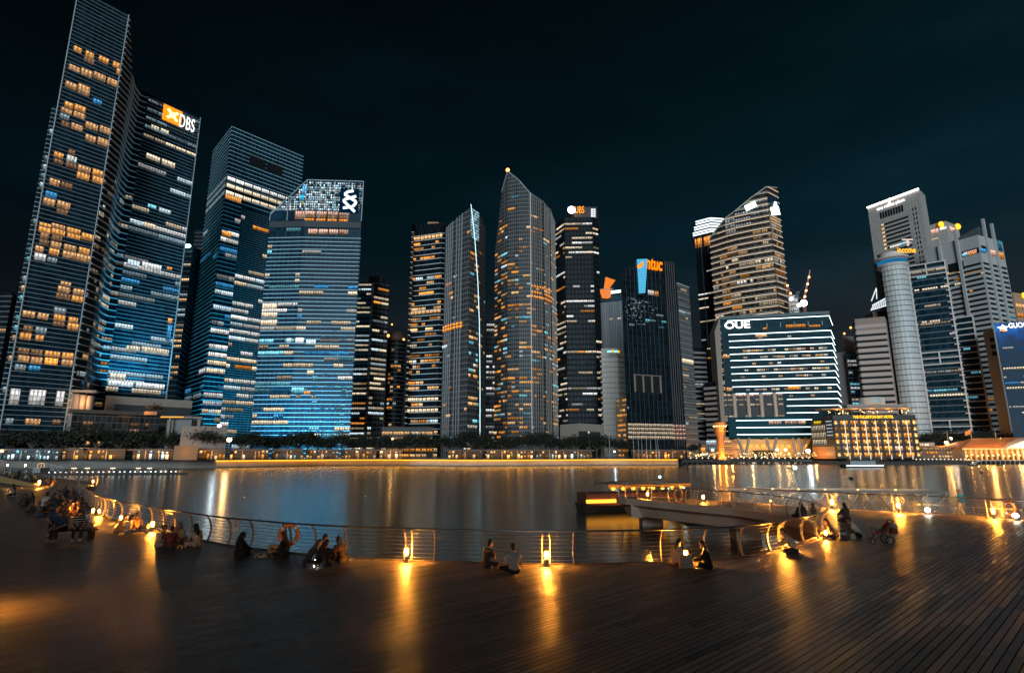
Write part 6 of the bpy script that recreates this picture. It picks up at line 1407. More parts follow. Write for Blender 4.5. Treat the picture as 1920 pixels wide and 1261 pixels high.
# ------------------------------------------------------------------ boardwalk
def deck_mat():
    m, nt, out = newmat('deck_timber')
    b = N(nt, 'ShaderNodeBsdfPrincipled'); tc = N(nt, 'ShaderNodeTexCoord'); mp = N(nt, 'ShaderNodeMapping'); mp.inputs['Rotation'].default_value = (0, 0, radians(-43)); L(nt, tc.outputs['Object'], mp.inputs[0])
    sx = N(nt, 'ShaderNodeSeparateXYZ'); L(nt, mp.outputs[0], sx.inputs[0])
    vr = mth(nt, 'DIVIDE', sx.outputs[1], .16); row = mth(nt, 'FLOOR', vr)
    w1 = N(nt, 'ShaderNodeTexWhiteNoise', noise_dimensions='1D'); L(nt, row, w1.inputs['W'])
    ur = mth(nt, 'ADD', mth(nt, 'DIVIDE', sx.outputs[0], 2.4), mth(nt, 'MULTIPLY', w1.outputs[0], 7.3)); cb = N(nt, 'ShaderNodeCombineXYZ'); L(nt, mth(nt, 'FLOOR', ur), cb.inputs[0]); L(nt, row, cb.inputs[1])
    w2 = N(nt, 'ShaderNodeTexWhiteNoise', noise_dimensions='2D'); L(nt, cb.outputs[0], w2.inputs['Vector'])
    gapv = mth(nt, 'LESS_THAN', mth(nt, 'FRACT', vr), .12); gapu = mth(nt, 'LESS_THAN', mth(nt, 'FRACT', ur), .0035); gap = mth(nt, 'MAXIMUM', gapv, gapu); pl = w2.outputs[0]
    mp2 = N(nt, 'ShaderNodeMapping'); mp2.inputs['Scale'].default_value = (1.2, 26, 1); L(nt, mp.outputs[0], mp2.inputs[0])
    gr = N(nt, 'ShaderNodeTexNoise', iScale=1.0, iDetail=5.0, iRoughness=.6); L(nt, mp2.outputs[0], gr.inputs['Vector'])
    bl = N(nt, 'ShaderNodeTexNoise', iScale=.22, iDetail=3.0); L(nt, tc.outputs['Object'], bl.inputs['Vector'])
    tone = mth(nt, 'ADD', mth(nt, 'MULTIPLY', pl, .75), mth(nt, 'ADD', mth(nt, 'MULTIPLY', gr.outputs[0], .25), mth(nt, 'MULTIPLY', bl.outputs[0], .35)))
    c = mixc(nt, tone, (.022, .018, .016), (.27, .235, .205)); c = mixc(nt, gap, c, (.004, .004, .004)); L(nt, c, b.inputs['Base Color'])
    ro = N(nt, 'ShaderNodeMapRange'); ro.inputs[3].default_value = .32; ro.inputs[4].default_value = .6; L(nt, mth(nt, 'ADD', mth(nt, 'MULTIPLY', pl, .4), mth(nt, 'MULTIPLY', bl.outputs[0], .6)), ro.inputs[0]); L(nt, ro.outputs[0], b.inputs['Roughness'])
    hgt = mth(nt, 'ADD', mth(nt, 'MULTIPLY', mth(nt, 'SUBTRACT', 1.0, gap), 1.0), mth(nt, 'ADD', mth(nt, 'MULTIPLY', gr.outputs[0], .25), mth(nt, 'MULTIPLY', pl, .25)))
    bp = N(nt, 'ShaderNodeBump', iStrength=.9, iDistance=.02); L(nt, hgt, bp.inputs['Height']); tl = N(nt, 'ShaderNodeVectorMath', operation='SUBTRACT'); L(nt, w2.outputs['Color'], tl.inputs[0]); tl.inputs[1].default_value = (.5, .5, .5)
    tm = N(nt, 'ShaderNodeVectorMath', operation='MULTIPLY'); L(nt, tl.outputs[0], tm.inputs[0]); tm.inputs[1].default_value = (.06, .06, 0)
    ta = N(nt, 'ShaderNodeVectorMath', operation='ADD'); L(nt, bp.outputs[0], ta.inputs[0]); L(nt, tm.outputs[0], ta.inputs[1])
    tn = N(nt, 'ShaderNodeVectorMath', operation='NORMALIZE'); L(nt, ta.outputs[0], tn.inputs[0]); L(nt, tn.outputs[0], b.inputs['Normal'])
    spl = mth(nt, 'MULTIPLY', mth(nt, 'SUBTRACT', 1.0, gap), mth(nt, 'ADD', mth(nt, 'MULTIPLY', tone, .62), .02)); L(nt, spl, b.inputs['Specular IOR Level'])
    L(nt, b.outputs[0], out.inputs[0]); return m
def smooth(pts, step=.4):
    """Catmull-Rom through points, resampled evenly"""
    P = [2*pts[0]-pts[1]]+pts+[2*pts[-1]-pts[-2]]; o = []
    for i in range(1, len(P)-2):
        n = max(2, int((P[i+1]-P[i]).length/.1))
        for j in range(n):
            t = j/n; a, b, c, d = P[i-1], P[i], P[i+1], P[i+2]
            o.append(.5*((2*b)+(c-a)*t+(2*a-5*b+4*c-d)*t*t+(3*b-a-3*c+d)*t**3))
    o.append(pts[-1]); return resample(o, step)
def resample(o, step):
    out = [o[0]]; acc = 0
    for a, b in zip(o, o[1:]):
        d = (b-a).length
        while acc+d >= step:
            a = a+(b-a)*((step-acc)/d); d = (b-a).length; out.append(a); acc = 0
        acc += d
    return out
def GP(lst): return [G(u, v, 0) for u, v in lst]
left_px = [(145, 917), (146, 923), (150, 931), (157, 941), (170, 951.5), (186, 962), (204, 971), (216, 975.5), (240, 982), (271, 989.5), (330, 1003.5), (384.7, 1014), (427, 1022), (477, 1028), (534, 1035), (603, 1041.5), (683, 1047), (764, 1050.5), (848, 1053.5), (935, 1056), (1024, 1057.5), (1115, 1057), (1200, 1055), (1284, 1052), (1354, 1047.5), (1416, 1040), (1470, 1029), (1510, 1019), (1538, 1010)]
tip_px = [(1551, 1003), (1553, 998), (1549, 992), (1538, 985)]
pier_px = [(1517.6, 978), (1496, 971.5), (1470, 966), (1443, 961), (1413, 956.5), (1378.6, 952), (1343, 949), (1307.6, 946), (1272, 942.5), (1238, 939.5), (1203, 936), (1174, 933.6)]
back_px = [(1186, 929.5), (1247, 932.5), (1320, 937), (1401, 942), (1500, 949.5), (1594, 955.6), (1641, 958.5), (1741, 963.5), (1799, 966.8), (1884, 972.6), (1925, 975.5), (2150, 992)]
outc_px = [(0, 886), (60, 891), (110, 896.5), (150, 901), (172, 904.5), (180, 908), (172, 911.5), (157, 914)]
main = smooth(GP(left_px)+GP(tip_px)+GP(pier_px), .35)
end = smooth([main[-1], G(1163, 931.5), G(1165, 929.5), G(1186, 929.5)], .3)
backl = smooth(GP(back_px), .5)
outc = smooth(GP(outc_px), .5)
edge = outc+main+end[1:-1]+backl
last = backl[-1]
poly = [(p.x, p.y) for p in edge]+[(70, last.y-3), (70, -18), (-90, -18), (-90, outc[0].y)]
DM = deck_mat()
m = MB(); n = len(poly); m.v = [(x, y, 0) for x, y in poly]; m.f = [tuple(range(n-1, -1, -1))]
# orient upward whichever way the outline runs
ar = sum(poly[i][0]*poly[(i+1) % n][1]-poly[(i+1) % n][0]*poly[i][1] for i in range(n))
if ar > 0: m.f = [tuple(range(n))]
from mathutils.geometry import delaunay_2d_cdt
cv, ce, cf, *_ = delaunay_2d_cdt([Vector(p) for p in poly], [], [m.f[0]], 1, 1e-3)
cf = [f if (cv[f[1]]-cv[f[0]]).cross(cv[f[2]]-cv[f[0]]) > 0 else tuple(reversed(f)) for f in cf]
me = bpy.data.meshes.new('boardwalk'); me.from_pydata([(p.x, p.y, 0) for p in cv], [], [tuple(f) for f in cf]); me.materials.append(DM)
ob = bpy.data.objects.new('boardwalk', me); COL.objects.link(ob); struct(ob)
# edge beam: a kerb and fascia following the edge
girder = pbr('girder_concrete', (.58, .40, .30), .75, nscale=.5, namt=.25)
fasc = pbr('edge_timber', (.10, .075, .06), .6)
def outward(pts, i):
    a, b = pts[max(i-1, 0)], pts[min(i+1, len(pts)-1)]; d = (b-a).normalized(); return Vector((-d.y, d.x, 0))
def strip(pts, prof):
    """sweep a closed profile [(out,z)] along pts"""
    m = MB(); k_ = len(prof)
    for i, p in enumerate(pts):
        o = outward(pts, i)
        for w_, z in prof: m.v.append((p.x+o.x*w_, p.y+o.y*w_, z))
    for i in range(len(pts)-1):
        for j in range(k_): a = i*k_+j; b = i*k_+(j+1) % k_; m.f.append((a, b, b+k_, a+k_))
    m.f.append(tuple(range(k_-1, -1, -1))); m.f.append(tuple((len(pts)-1)*k_+j for j in range(k_)))
    return m
# outward side of 'main' is the left of travel (water side)
ntip = min(range(len(main)), key=lambda i: (main[i]-G(1551, 1003)).length)
nap = min(range(len(main)), key=lambda i: (main[i]-G(1470, 1029)).length)
quay_line = main[:nap]; pier_line = main[nap:]+end[1:]
st = strip(quay_line, [(-.02, -.45), (.12, -.45), (.12, .03), (-.10, .03), (-.10, .004), (-.02, .0)]); struct(st.build('deck_kerb', fasc))
st = strip(outc, [(-.02, -.5), (.12, -.5), (.12, .03), (-.10, .03), (-.10, .004), (-.02, .0)]); struct(st.build('deck_kerb', fasc))
t = thing('pier', 'curved concrete pier with a deep tapering girder on square columns, right of centre', 'pier', (main[nap].x, main[nap].y, 0))
st = strip(pier_line+backl[:60:3], [(-.1, -.48), (.30, -.48), (.30, .02), (-.1, .02)]); st.build('fascia', girder, t)
inner = main[ntip:]+end[1:]
st = strip(inner[6:], [(-3.5, -.48), (.12, -.482), (-.25, -.75), (-.55, -1.42), (-.8, -1.5), (-3.5, -1.5)]); st.build('girder', girder, t)
for u, v in ((1214, 933), (1395, 950)):
    p = G(u, v); o = p+Vector((.6, 1.7, 0)); m = MB(); m.box(o.x-.9, o.x+.9, o.y-.7, o.y+.7, -4, -1.5); m.build('column', girder, t)
# abutment under the boardwalk, set back from its edge
m = MB(); q = [(p.x, p.y) for p in quay_line[::4]]
ins = [(p.x-outward(quay_line, min(i*4, len(quay_line)-1)).x*1.5, p.y-outward(quay_line, min(i*4, len(quay_line)-1)).y*1.5) for i, p in enumerate(quay_line[::4])]
i0 = len(ins); m.v = [(x, y, -.03) for x, y in ins]+[(x, y, -4) for x, y in ins]; m.f = [(i, i+1, i0+i+1, i0+i) for i in range(i0-1)]
struct(m.build('sea_wall', pbr('seawall_dark', (.05, .045, .04), .9)))
# ------------------------------------------------------------------ railings
steel = pbr('steel_brushed', (.34, .33, .32), .32, metal=.9, nscale=8, namt=.12)
postm = pbr('post_steel', (.30, .265, .24), .42, metal=.35, nscale=6, namt=.12)
cablem = pbr('cable_steel', (.30, .29, .28), .35, metal=.8)
PROF = [(0.02, 0.0), (.10, .25), (.13, .5), (.09, .75), (0.0, .95), (-.12, 1.08)]
RT = (-.13, 1.10)
def railing(label, pts, spacing=1.65, doubles=(), skip=(), wires=7, start=.3):
    t = thing('railing', label, 'railing', (pts[0].x, pts[0].y, 0)); rl = []
    for i, p in enumerate(pts): o = outward(pts, i); rl.append((p.x+o.x*RT[0], p.y+o.y*RT[0], RT[1]))
    m = MB(); m.tube(rl, .035, 8); m.smooth = True; m.build('top_rail', steel, t)
    for w_ in range(wires):
        z = .12+w_*.135; off = 0; m = MB()
        for (o1, z1), (o2, z2) in zip(PROF, PROF[1:]):
            if z1 <= z <= z2: off = o1+(o2-o1)*(z-z1)/(z2-z1)
        m.tube([(p.x+outward(pts, i).x*off, p.y+outward(pts, i).y*off, z) for i, p in enumerate(pts)][::2], .0075, 5)
        m.build('cable', cablem, t)
    step = (pts[1]-pts[0]).length; s = start; i = 0; npost = 0; where = []
    while int(s/step) < len(pts)-1:
        j = int(s/step); p = pts[j]; o = outward(pts, j); d = Vector((o.y, -o.x, 0))
        dbl = any((Vector(q)-p).length < spacing*.5 for q in doubles)
        if dbl: p = min((Vector(q) for q in doubles), key=lambda q: (q-p).length)
        for e in ((-.13, .13) if dbl else (0,)):
            m = MB()
            for (o1, z1), (o2, z2) in zip(PROF, PROF[1:]):
                a = p+d*e+o*o1+Vector((0, 0, z1)); b = p+d*e+o*o2+Vector((0, 0, z2)); n_ = o*.045
                m.hexa([a-n_-d*.012, a-n_+d*.012, a+n_+d*.012, a+n_-d*.012, b-n_-d*.012, b-n_+d*.012, b+n_+d*.012, b+n_-d*.012])
            m.build('post', postm, t)
        where.append(p); s += spacing
    return t
lamp_px = {'a': (764, 1050.5), 'b': (1024, 1057.5), 'c': (1284, 1052), 'd': (1470, 1029), 'e': (1542, 1008), 'f': (290, 994), 'g': (193, 966), 'h': (177, 908)}
dbl = [G(*lamp_px[q]) for q in 'abcd']+[G(534, 1035)]
rail_a = main[:ntip+4]; rail_b = main[ntip+4:]+end[1:]
railing('long curved railing of bowed steel posts and thin cables along the front boardwalk edge', rail_a, doubles=dbl)
railing('curved cable railing on the near edge of the concrete pier', rail_b, doubles=[G(1378.6, 952), G(1307, 946)], start=.6)
railing('straight cable railing along the far edge of the pier and right boardwalk', backl, spacing=2.6, doubles=[G(1557, 953), G(1681, 960.5), G(1857, 971)])
railing('short cable railing round the lamp-lit spur at the far left', outc[::1], spacing=2.2)
# ------------------------------------------------------------------ boardwalk bollard lights
glow = emis('lantern_amber', (1, .38, .045), 250, True)
def lantern_glass():
    m, nt, out = newmat('lantern_glass'); a = N(nt, 'ShaderNodeBsdfTransparent'); a.inputs[0].default_value = (1, .58, .17, 1); e = N(nt, 'ShaderNodeEmission', iStrength=2.4); e.inputs[0].default_value = (1, .36, .04, 1)
    s = N(nt, 'ShaderNodeAddShader'); L(nt, a.outputs[0], s.inputs[0]); L(nt, e.outputs[0], s.inputs[1]); L(nt, s.outputs[0], out.inputs[0]); m.cycles.emission_sampling = 'NONE'; return m
proto = None
def bollard(u, v, label, sc=1.0, pw=1.0, inset=.28):
    global proto
    p = G(u, v); p = Vector((p.x, p.y-inset, 0))
    if proto is None:
        t = thing('bollard_light', label, 'light', p, 'lamp bollards along the boardwalk rail'); m = MB(); m.lathe([(.085, 0), (.085, .03), (.06, .04), (.06, .2), (.09, .21), (.09, .23)], p, 12); m.build('stem', postm, t)
        m = MB(); m.lathe([(.05, .232), (.085, .27), (.098, .36), (.09, .45), (.055, .50)], p, 14); m.smooth = True; m.build('lantern', lantern_glass(), t); m = MB(); m.cap2((p.x, p.y, .32), .042, (p.x, p.y, .41), .042, 10); m.smooth = True; m.build('bulb', emis('bulb_amber', (1, .60, .24), 1700, True), t)
        m = MB(); m.lathe([(.065, .502), (.07, .53), (.02, .55)], p, 12); m.build('cap', postm, t); proto = t
    else: t = copy_tree(proto, p, label=label)
    t.scale = (sc, sc, sc)
    return t
proto = None
bollard(764, 1050.5, 'glowing lamp bollard under twin posts, left of the two men by the rail')
bollard(1024, 1057.5, 'glowing lamp bollard under twin posts, right of the man in the pale shirt')
bollard(1285, 1058, 'glowing lamp bollard between the two people with the paper bag', inset=.1)
bollard(1467, 1031, 'glowing lamp bollard in front of the crouching person in a pale shirt')
bollard(1543, 1009, 'glowing lamp bollard at the sharp bend of the railing', .8)
bollard(1557, 953, 'glowing lamp bollard on the far rail just beyond the sharp bend', 1.3)
bollard(1681, 960.5, 'glowing lamp bollard on the far rail above the stroller', 1.3)
bollard(1857, 971, 'glowing lamp bollard on the far rail near the right edge', 1.25)
bollard(1317, 940.5, 'glowing lamp bollard in the middle of the pier', 1.1)
bollard(1213, 934.5, 'glowing lamp bollard at the outer end of the pier', 1.1)
bollard(1443, 945.5, 'small glowing lamp bollard at the landward end of the pier', .7)
bollard(291, 995, 'glowing lamp bollard beside the backpack on the left', 1.0)
bollard(232, 979, 'small glowing lamp bollard behind the head of the crouching person with a scarf', .8)
bollard(191, 966, 'slim glowing lamp bollard beside the white shirted crowd member', .8)
bollard(179, 966, 'glowing lamp bollard left of the slim one in the left crowd', .9)
bollard(177, 909, 'glowing lamp bollard on the spur at the far left', 1.3)
bollard(76, 912, 'glowing lamp bollard at the foot of the orange ramp wall', 1.5)
bollard(15, 876.5, 'left one of two distant lamp bollards behind the orange ramp wall', 1.9)
bollard(48, 876.5, 'right one of two distant lamp bollards behind the orange ramp wall', 1.9)
bollard(-75, 1150, 'lamp bollard beyond the left edge of the photo', 1.3)
for u, v, lab in ((1733, 962.5, 'white floor spotlight at the far rail left of the standing man'), (1896, 974, 'white floor spotlight at the far rail near the right edge')):
    p = G(u, v); t = thing('floor_spotlight', lab, 'light', (p.x, p.y-.35, 0), 'white floor spotlights'); m = MB(); m.box(p.x-.15, p.x+.15, p.y-.45, p.y-.15, 0, .06); m.bar((p.x, p.y-.3, .06), (p.x, p.y-.3, .16), .05, .05); m.build('bracket', steel, t); m = MB(); m.ball((p.x, p.y-.34, .27), (.17, .12, .12), 10, 8); m.build('lamp_head', emis('spot_cream', (1, .85, .62), 26, True), t)
# orange ramp wall on the far left
t = thing('ramp_wall', 'orange lit low ramp wall sloping down on the far left', 'wall', G(30, 905)); a, b = G(-25, 906), G(70, 914); m = MB(); h0 = 1.05
a = G(-30, 900); b = G(72, 913.5); m.hexa([(a.x, a.y, 0), (b.x, b.y, 0), (b.x, b.y+.35, 0), (a.x, a.y+.35, 0), (a.x, a.y, 1.05), (b.x, b.y, .28), (b.x, b.y+.35, .28), (a.x, a.y+.35, 1.05)]); m.build('wall_face', pbr('ramp_stone', (.5, .3, .13), .7), t)
lamp('ramp_glow', 'POINT', G(20, 915)+Vector((0, 0, .9)), 60, (1, .45, .08), t, .2)
# white cabin at the left end with an arch frame
t = thing('cabin', 'plain white box cabin with a lit arch frame behind the orange ramp wall', 'cabin', G(75, 886)); p = G(75, 886); m = MB(); m.box(p.x-.7, p.x+.75, p.y-1, p.y+1.2, -.2, 1.0); m.build('wall', pbr('cabin_white2', (.6, .6, .58), .6), t)
m = MB(); m.tube([(p.x-.7, p.y, 1.0), (p.x-.65, p.y, 1.7), (p.x-.4, p.y, 1.9), (p.x+.4, p.y, 1.9), (p.x+.6, p.y, 1.6), (p.x+.6, p.y, 1.0)], .06, 6); m.tube([(p.x, p.y, 1.9), (p.x, p.y, 1.0)], .05, 6); m.build('arch_frame', emis('arch_lit', (1, .6, .25), .8), t)
# ------------------------------------------------------------------ lifebuoys, notice, camera mast
def lifebuoy(u, v, label, z=.62, R_=.36, az=0, dy=-.18):
    p = G(u, v); c = Vector((p.x, p.y+dy, z)); t = thing('lifebuoy', label, 'lifebuoy', (c.x, c.y, c.z)); m = MB(); ex = Vector((cos(az), sin(az), 0))
    ring = [c+(ex*cos(2*pi*j/24)+Vector((0, 0, 1))*sin(2*pi*j/24))*R_ for j in range(24)]; m.tube(ring, .075, 10, closed=True); m.smooth = True; m.build('ring', pbr('buoy_orange', (.75, .20, .04), .5), t)
    m = MB()
    for q in range(4):
        a = pi/4+q*pi/2
        m.tube([c+(ex*cos(a+d)+Vector((0, 0, 1))*sin(a+d))*R_ for d in (-.13, 0, .13)], .08, 10)
    m.build('band', pbr('band_reflect', (.8, .78, .72), .4), t)
lifebuoy(542, 1037, 'orange lifebuoy hanging on the rail behind the seated person in black', .70, .345)
lifebuoy(1271, 943, 'orange lifebuoy on the pier rail beside the twin posts', .62, .5, radians(40))
lifebuoy(1905, 974, 'orange lifebuoy lying aslant at the far rail by the right edge', .62, .36, 0, .3)
p = G(441, 1023); t = thing('notice_board', 'small pale notice with a round red symbol fixed to the rail above the veiled woman', 'sign', (p.x, p.y-.1, .6)); q = p+Vector((0, -.12, .86)); m = MB(); m.box(q.x-.15, q.x+.15, q.y-.01, q.y+.01, q.z-.24, q.z+.22); m.build('plate', pbr('plate_pale', (.6, .52, .48), .6), t)
m = MB(); m.tube([q+Vector((.06*cos(2*pi*j/16), -.014, .06*sin(2*pi*j/16)-.03)) for j in range(16)], .014, 6, closed=True); m.bar(q+Vector((-.04, -.014, -.07)), q+Vector((.04, -.014, .01)), .02, .006); m.build('symbol', pbr('symbol_red', (.35, .03, .02), .6), t)
m = MB()
for j, w_ in enumerate((.09, .07)): m.box(q.x-w_, q.x+w_, q.y-.0135, q.y-.0125, q.z+.13-j*.05, q.z+.15-j*.05)
m.build('text_line', pbr('ink_dark', (.03, .03, .03), .6), t)
p = E(1487, 878, 46); b = Vector((p.x+.45, 46, WZ)); t = thing('camera_mast', 'slim leaning mast with a small camera and a bright lamp standing behind the pier', 'mast', b); m = MB(); m.tube([b, (p.x, 46, p.z-.1)], [.06, .04], 8); m.bar((p.x-.28, 46, p.z), (p.x+.2, 46, p.z+.02), .04, .04); m.build('pole', FIN, t)
m = MB(); m.bar((p.x-.42, 46, p.z+.08), (p.x-.12, 46, p.z-.02), .16, .14); m.build('camera_head', pbr('camera_black', (.02, .02, .02), .4), t); m = MB(); m.ball((p.x+.16, 46, p.z+.08), .12, 10, 8); m.build('lamp_head', emis('lamp_star', (.9, .97, 1), 20), t)
# ------------------------------------------------------------------ floating jetty with white trusses behind the pier
t = thing('jetty_bridge', 'white trussed jetty bridge with slatted sides behind the far pier rail', 'bridge', G(1640, 950, -1.2)); wht = pbr('jetty_white', (.42, .37, .32), .5)
a, b = E(1385, 938, 52), E(1640, 946, 50); 
def seg_truss(m, A, B, h, n, w_=.09):
    m.bar(A, B, w_*1.3, w_*1.3); m.bar(A+Vector((0, 0, h)), B+Vector((0, 0, h)), w_*1.6, w_*1.6)
    for j in range(n): p0 = A.lerp(B, j/n); p1 = A.lerp(B, (j+1)/n); m.bar(p0+Vector((0, 0, 0 if j % 2 else h)), p1+Vector((0, 0, h if j % 2 else 0)), w_, w_)
m = MB(); A = Vector((a.x, 52, -1.35)); B = Vector((b.x+6, 49.5, -1.35)); seg_truss(m, A, B, 1.9, 12, .14); seg_truss(m, A+Vector((0, 2.2, 0)), B+Vector((0, 2.2, 0)), 1.9, 12, .14); m.build('truss', wht, t)
m = MB(); nn = 150
for j in range(nn): p0 = A.lerp(B, j/nn)+Vector((0, .35, 0)); m.bar(p0, p0+Vector((0, 0, 1.15)), .04, .05)
m.build('slat_panel', wht, t)
m = MB(); m.hexa([tuple(A+Vector((0, 0, -.25))), tuple(B+Vector((0, 0, -.25))), tuple(B+Vector((0, 2.2, -.25))), tuple(A+Vector((0, 2.2, -.25))), tuple(A+Vector((0, 0, -.05))), tuple(B+Vector((0, 0, -.05))), tuple(B+Vector((0, 2.2, -.05))), tuple(A+Vector((0, 2.2, -.05)))]); m.build('walkway', pbr('walk_grey', (.3, .28, .26), .7), t)
m = MB(); m.box(A.x-4, B.x+2, 54.3, 58, WZ-.3, WZ+.5); m.build('float', dkc, t)
for f in (.1, .3, .5, .7, .9): p0 = A.lerp(B, f)+Vector((0, -1.6, 1.3)); lamp('jetty_glow', 'POINT', p0+Vector((0, 2.6, .2)), 45, (1, .72, .42), t, .1)
m = MB()
for f in (.06, .2, .33, .46, .62, .8): m.ball(A.lerp(B, f)+Vector((0, 1.1, 1.95)), .1, 8, 6)
m.build('lamp', emis('lamp_gold', (1, .6, .2), 4), t)
# landing stage where the man in blue stands
t = thing('landing_stage', 'low landing stage with a metal railing just beyond the far rail on the right', 'stage', G(1800, 962)); p0, p1 = G(1735, 961), G(1945, 974); m = MB()
m.hexa([(p0.x, p0.y+.6, -.7), (p1.x, p1.y+.6, -.7), (p1.x+1, p1.y+4, -.7), (p0.x+1, p0.y+4, -.7), (p0.x, p0.y+.6, -.25), (p1.x, p1.y+.6, -.25), (p1.x+1, p1.y+4, -.25), (p0.x+1, p0.y+4, -.25)]); m.build('platform', girder, t)
m = MB()
for j in range(8): q = Vector((p0.x, p0.y+.9, -.25)).lerp(Vector((p1.x, p1.y+.9, -.25)), j/7); m.bar(q, q+Vector((0, 0, .75)), .05, .05)
for z in (.3, .72): m.bar((p0.x, p0.y+.9, -.25+z), (p1.x, p1.y+.9, -.25+z), .04, .04)
m.build('guard_rail', steel, t)
# ------------------------------------------------------------------ river boat moored at the pier
p = G(1160, 950, WZ); base = Vector((p.x, p.y, WZ)); d = (E(1290, 942, 66)-E(1098, 940, 62)); d.z = 0; Lb_ = 13.5; d.normalize(); nrm = Vector((d.y, -d.x, 0)); st_ = E(1099, 945, 62); st_.z = WZ
t = thing('river_boat', 'wooden river boat strung with amber lanterns moored behind the pier end', 'boat', st_)
def bp_(s, o, z): return st_+d*s+(-nrm)*o+Vector((0, 0, z))
m = MB(); W_ = 3.2; sec = [(0, .25, .95), (.9, .1, .85), (3, 0, .75), (10, 0, .72), (14, .2, .8)]
for s, ins_, h in sec: m.v += [tuple(bp_(s, ins_, h)), tuple(bp_(s+.25, ins_+.35, -.3)), tuple(bp_(s+.25, W_-ins_-.35, -.3)), tuple(bp_(s, W_-ins_, h))]
for i in range(len(sec)-1):
    for j in range(4): a = i*4+j; b = i*4+(j+1) % 4; m.f.append((a, a+4, b+4, b))
m.f += [(0, 1, 2, 3), tuple(16+x for x in (3, 2, 1, 0))]; m.build('hull', pbr('hull_wood', (.045, .03, .022), .4), t)
m = MB(); m.hexa([tuple(bp_(s, o, z)) for z in (1.02, 1.36) for s, o in ((.15, -.06), (10, -.06), (10, .3), (.15, .3))]); m.build('light_strip', emis('strip_river', (1, .36, .03), 2.6, True, var=.15), t)
m = MB(); m.hexa([tuple(bp_(s, o, z)) for z in (.72, 2.0) for s, o in ((.3, .32), (13, .32), (13, 2.9), (.3, 2.9))]); m.build('deck_house', pbr('house_red', (.16, .05, .025), .6), t)
m = MB(); m.hexa([tuple(bp_(s, o, z)) for z in (2.85, 3.0) for s, o in ((2.6, -.1), (13, -.1), (13, 3.3), (2.6, 3.3))]); m.hexa([tuple(bp_(s, o, z)) for z in (3.01, 3.14) for s, o in ((4.2, .7), (12, .7), (12, 2.6), (4.2, 2.6))]); m.build('roof', pbr('roof_boat', (.25, .17, .12), .6), t)
m = MB(); m.hexa([tuple(bp_(s, o, z)) for z in (2.5, 2.84) for s, o in ((2.7, -.04), (13, -.04), (13, .05), (2.7, .05))]); m.build('valance', emis('valance_amber', (1, .28, .03), .55, True), t)
m = MB()
for j in range(9): m.bar(bp_(2.7+j*1.25, .05, 1.42), bp_(2.7+j*1.25, .05, 2.85), .08, .08)
for j in range(10): m.bar(bp_(.3+j*.28, .05, 1.42), bp_(.3+j*.28, .05, 2.0), .05, .05)
m.bar(bp_(.2, .05, 2.0), bp_(13, .05, 2.0), .06, .06); m.bar(bp_(.1, .05, 1.42), bp_(.1, .05, 2.4), .07, .07); m.build('rail', pbr('rail_wood', (.06, .03, .02), .5), t)
for j in range(8):
    m = MB(); m.lathe([(.05, -.16), (.19, -.1), (.22, 0), (.19, .1), (.05, .16)], bp_(3.2+j*1.22, -.08, 2.44), 10); m.build('lantern', emis('lantern_boat', (1, .48, .05), 3.2, True), t)
m = MB()
for s, z, c in ((9.2, 3.6, 0), (10.3, 2.4, 0), (12.2, 2.35, 0)): m.ball(bp_(s, .2, z), .13, 8, 6)
m.build('cyan_lamp', emis('lamp_ice2', (.35, .85, 1), 9, True), t)

# plain arcade block added unseen behind the viewer to shade the boardwalk
t = thing('shade_arcade', 'long low colonnaded block added unseen behind the boardwalk to shade it', 'shade screen', (0, -30, 0)); m = MB(); m.box(-160, 160, -52, -30, 0, 12); m.build('wall', pbr('arcade_stone', (.3, .28, .25), .7), t); m = MB(); m.box(-162, 162, -54, -27, 12.01, 12.6); m.build('roof', pbr('arcade_roof', (.12, .12, .12), .7), t)
m = MB()
for j in range(33): m.tube([(-160+j*10, -28.5, 0), (-160+j*10, -28.5, 12.0)], .5, 10)
m.build('column', pbr('arcade_stone', (.3, .28, .25), .7), t)
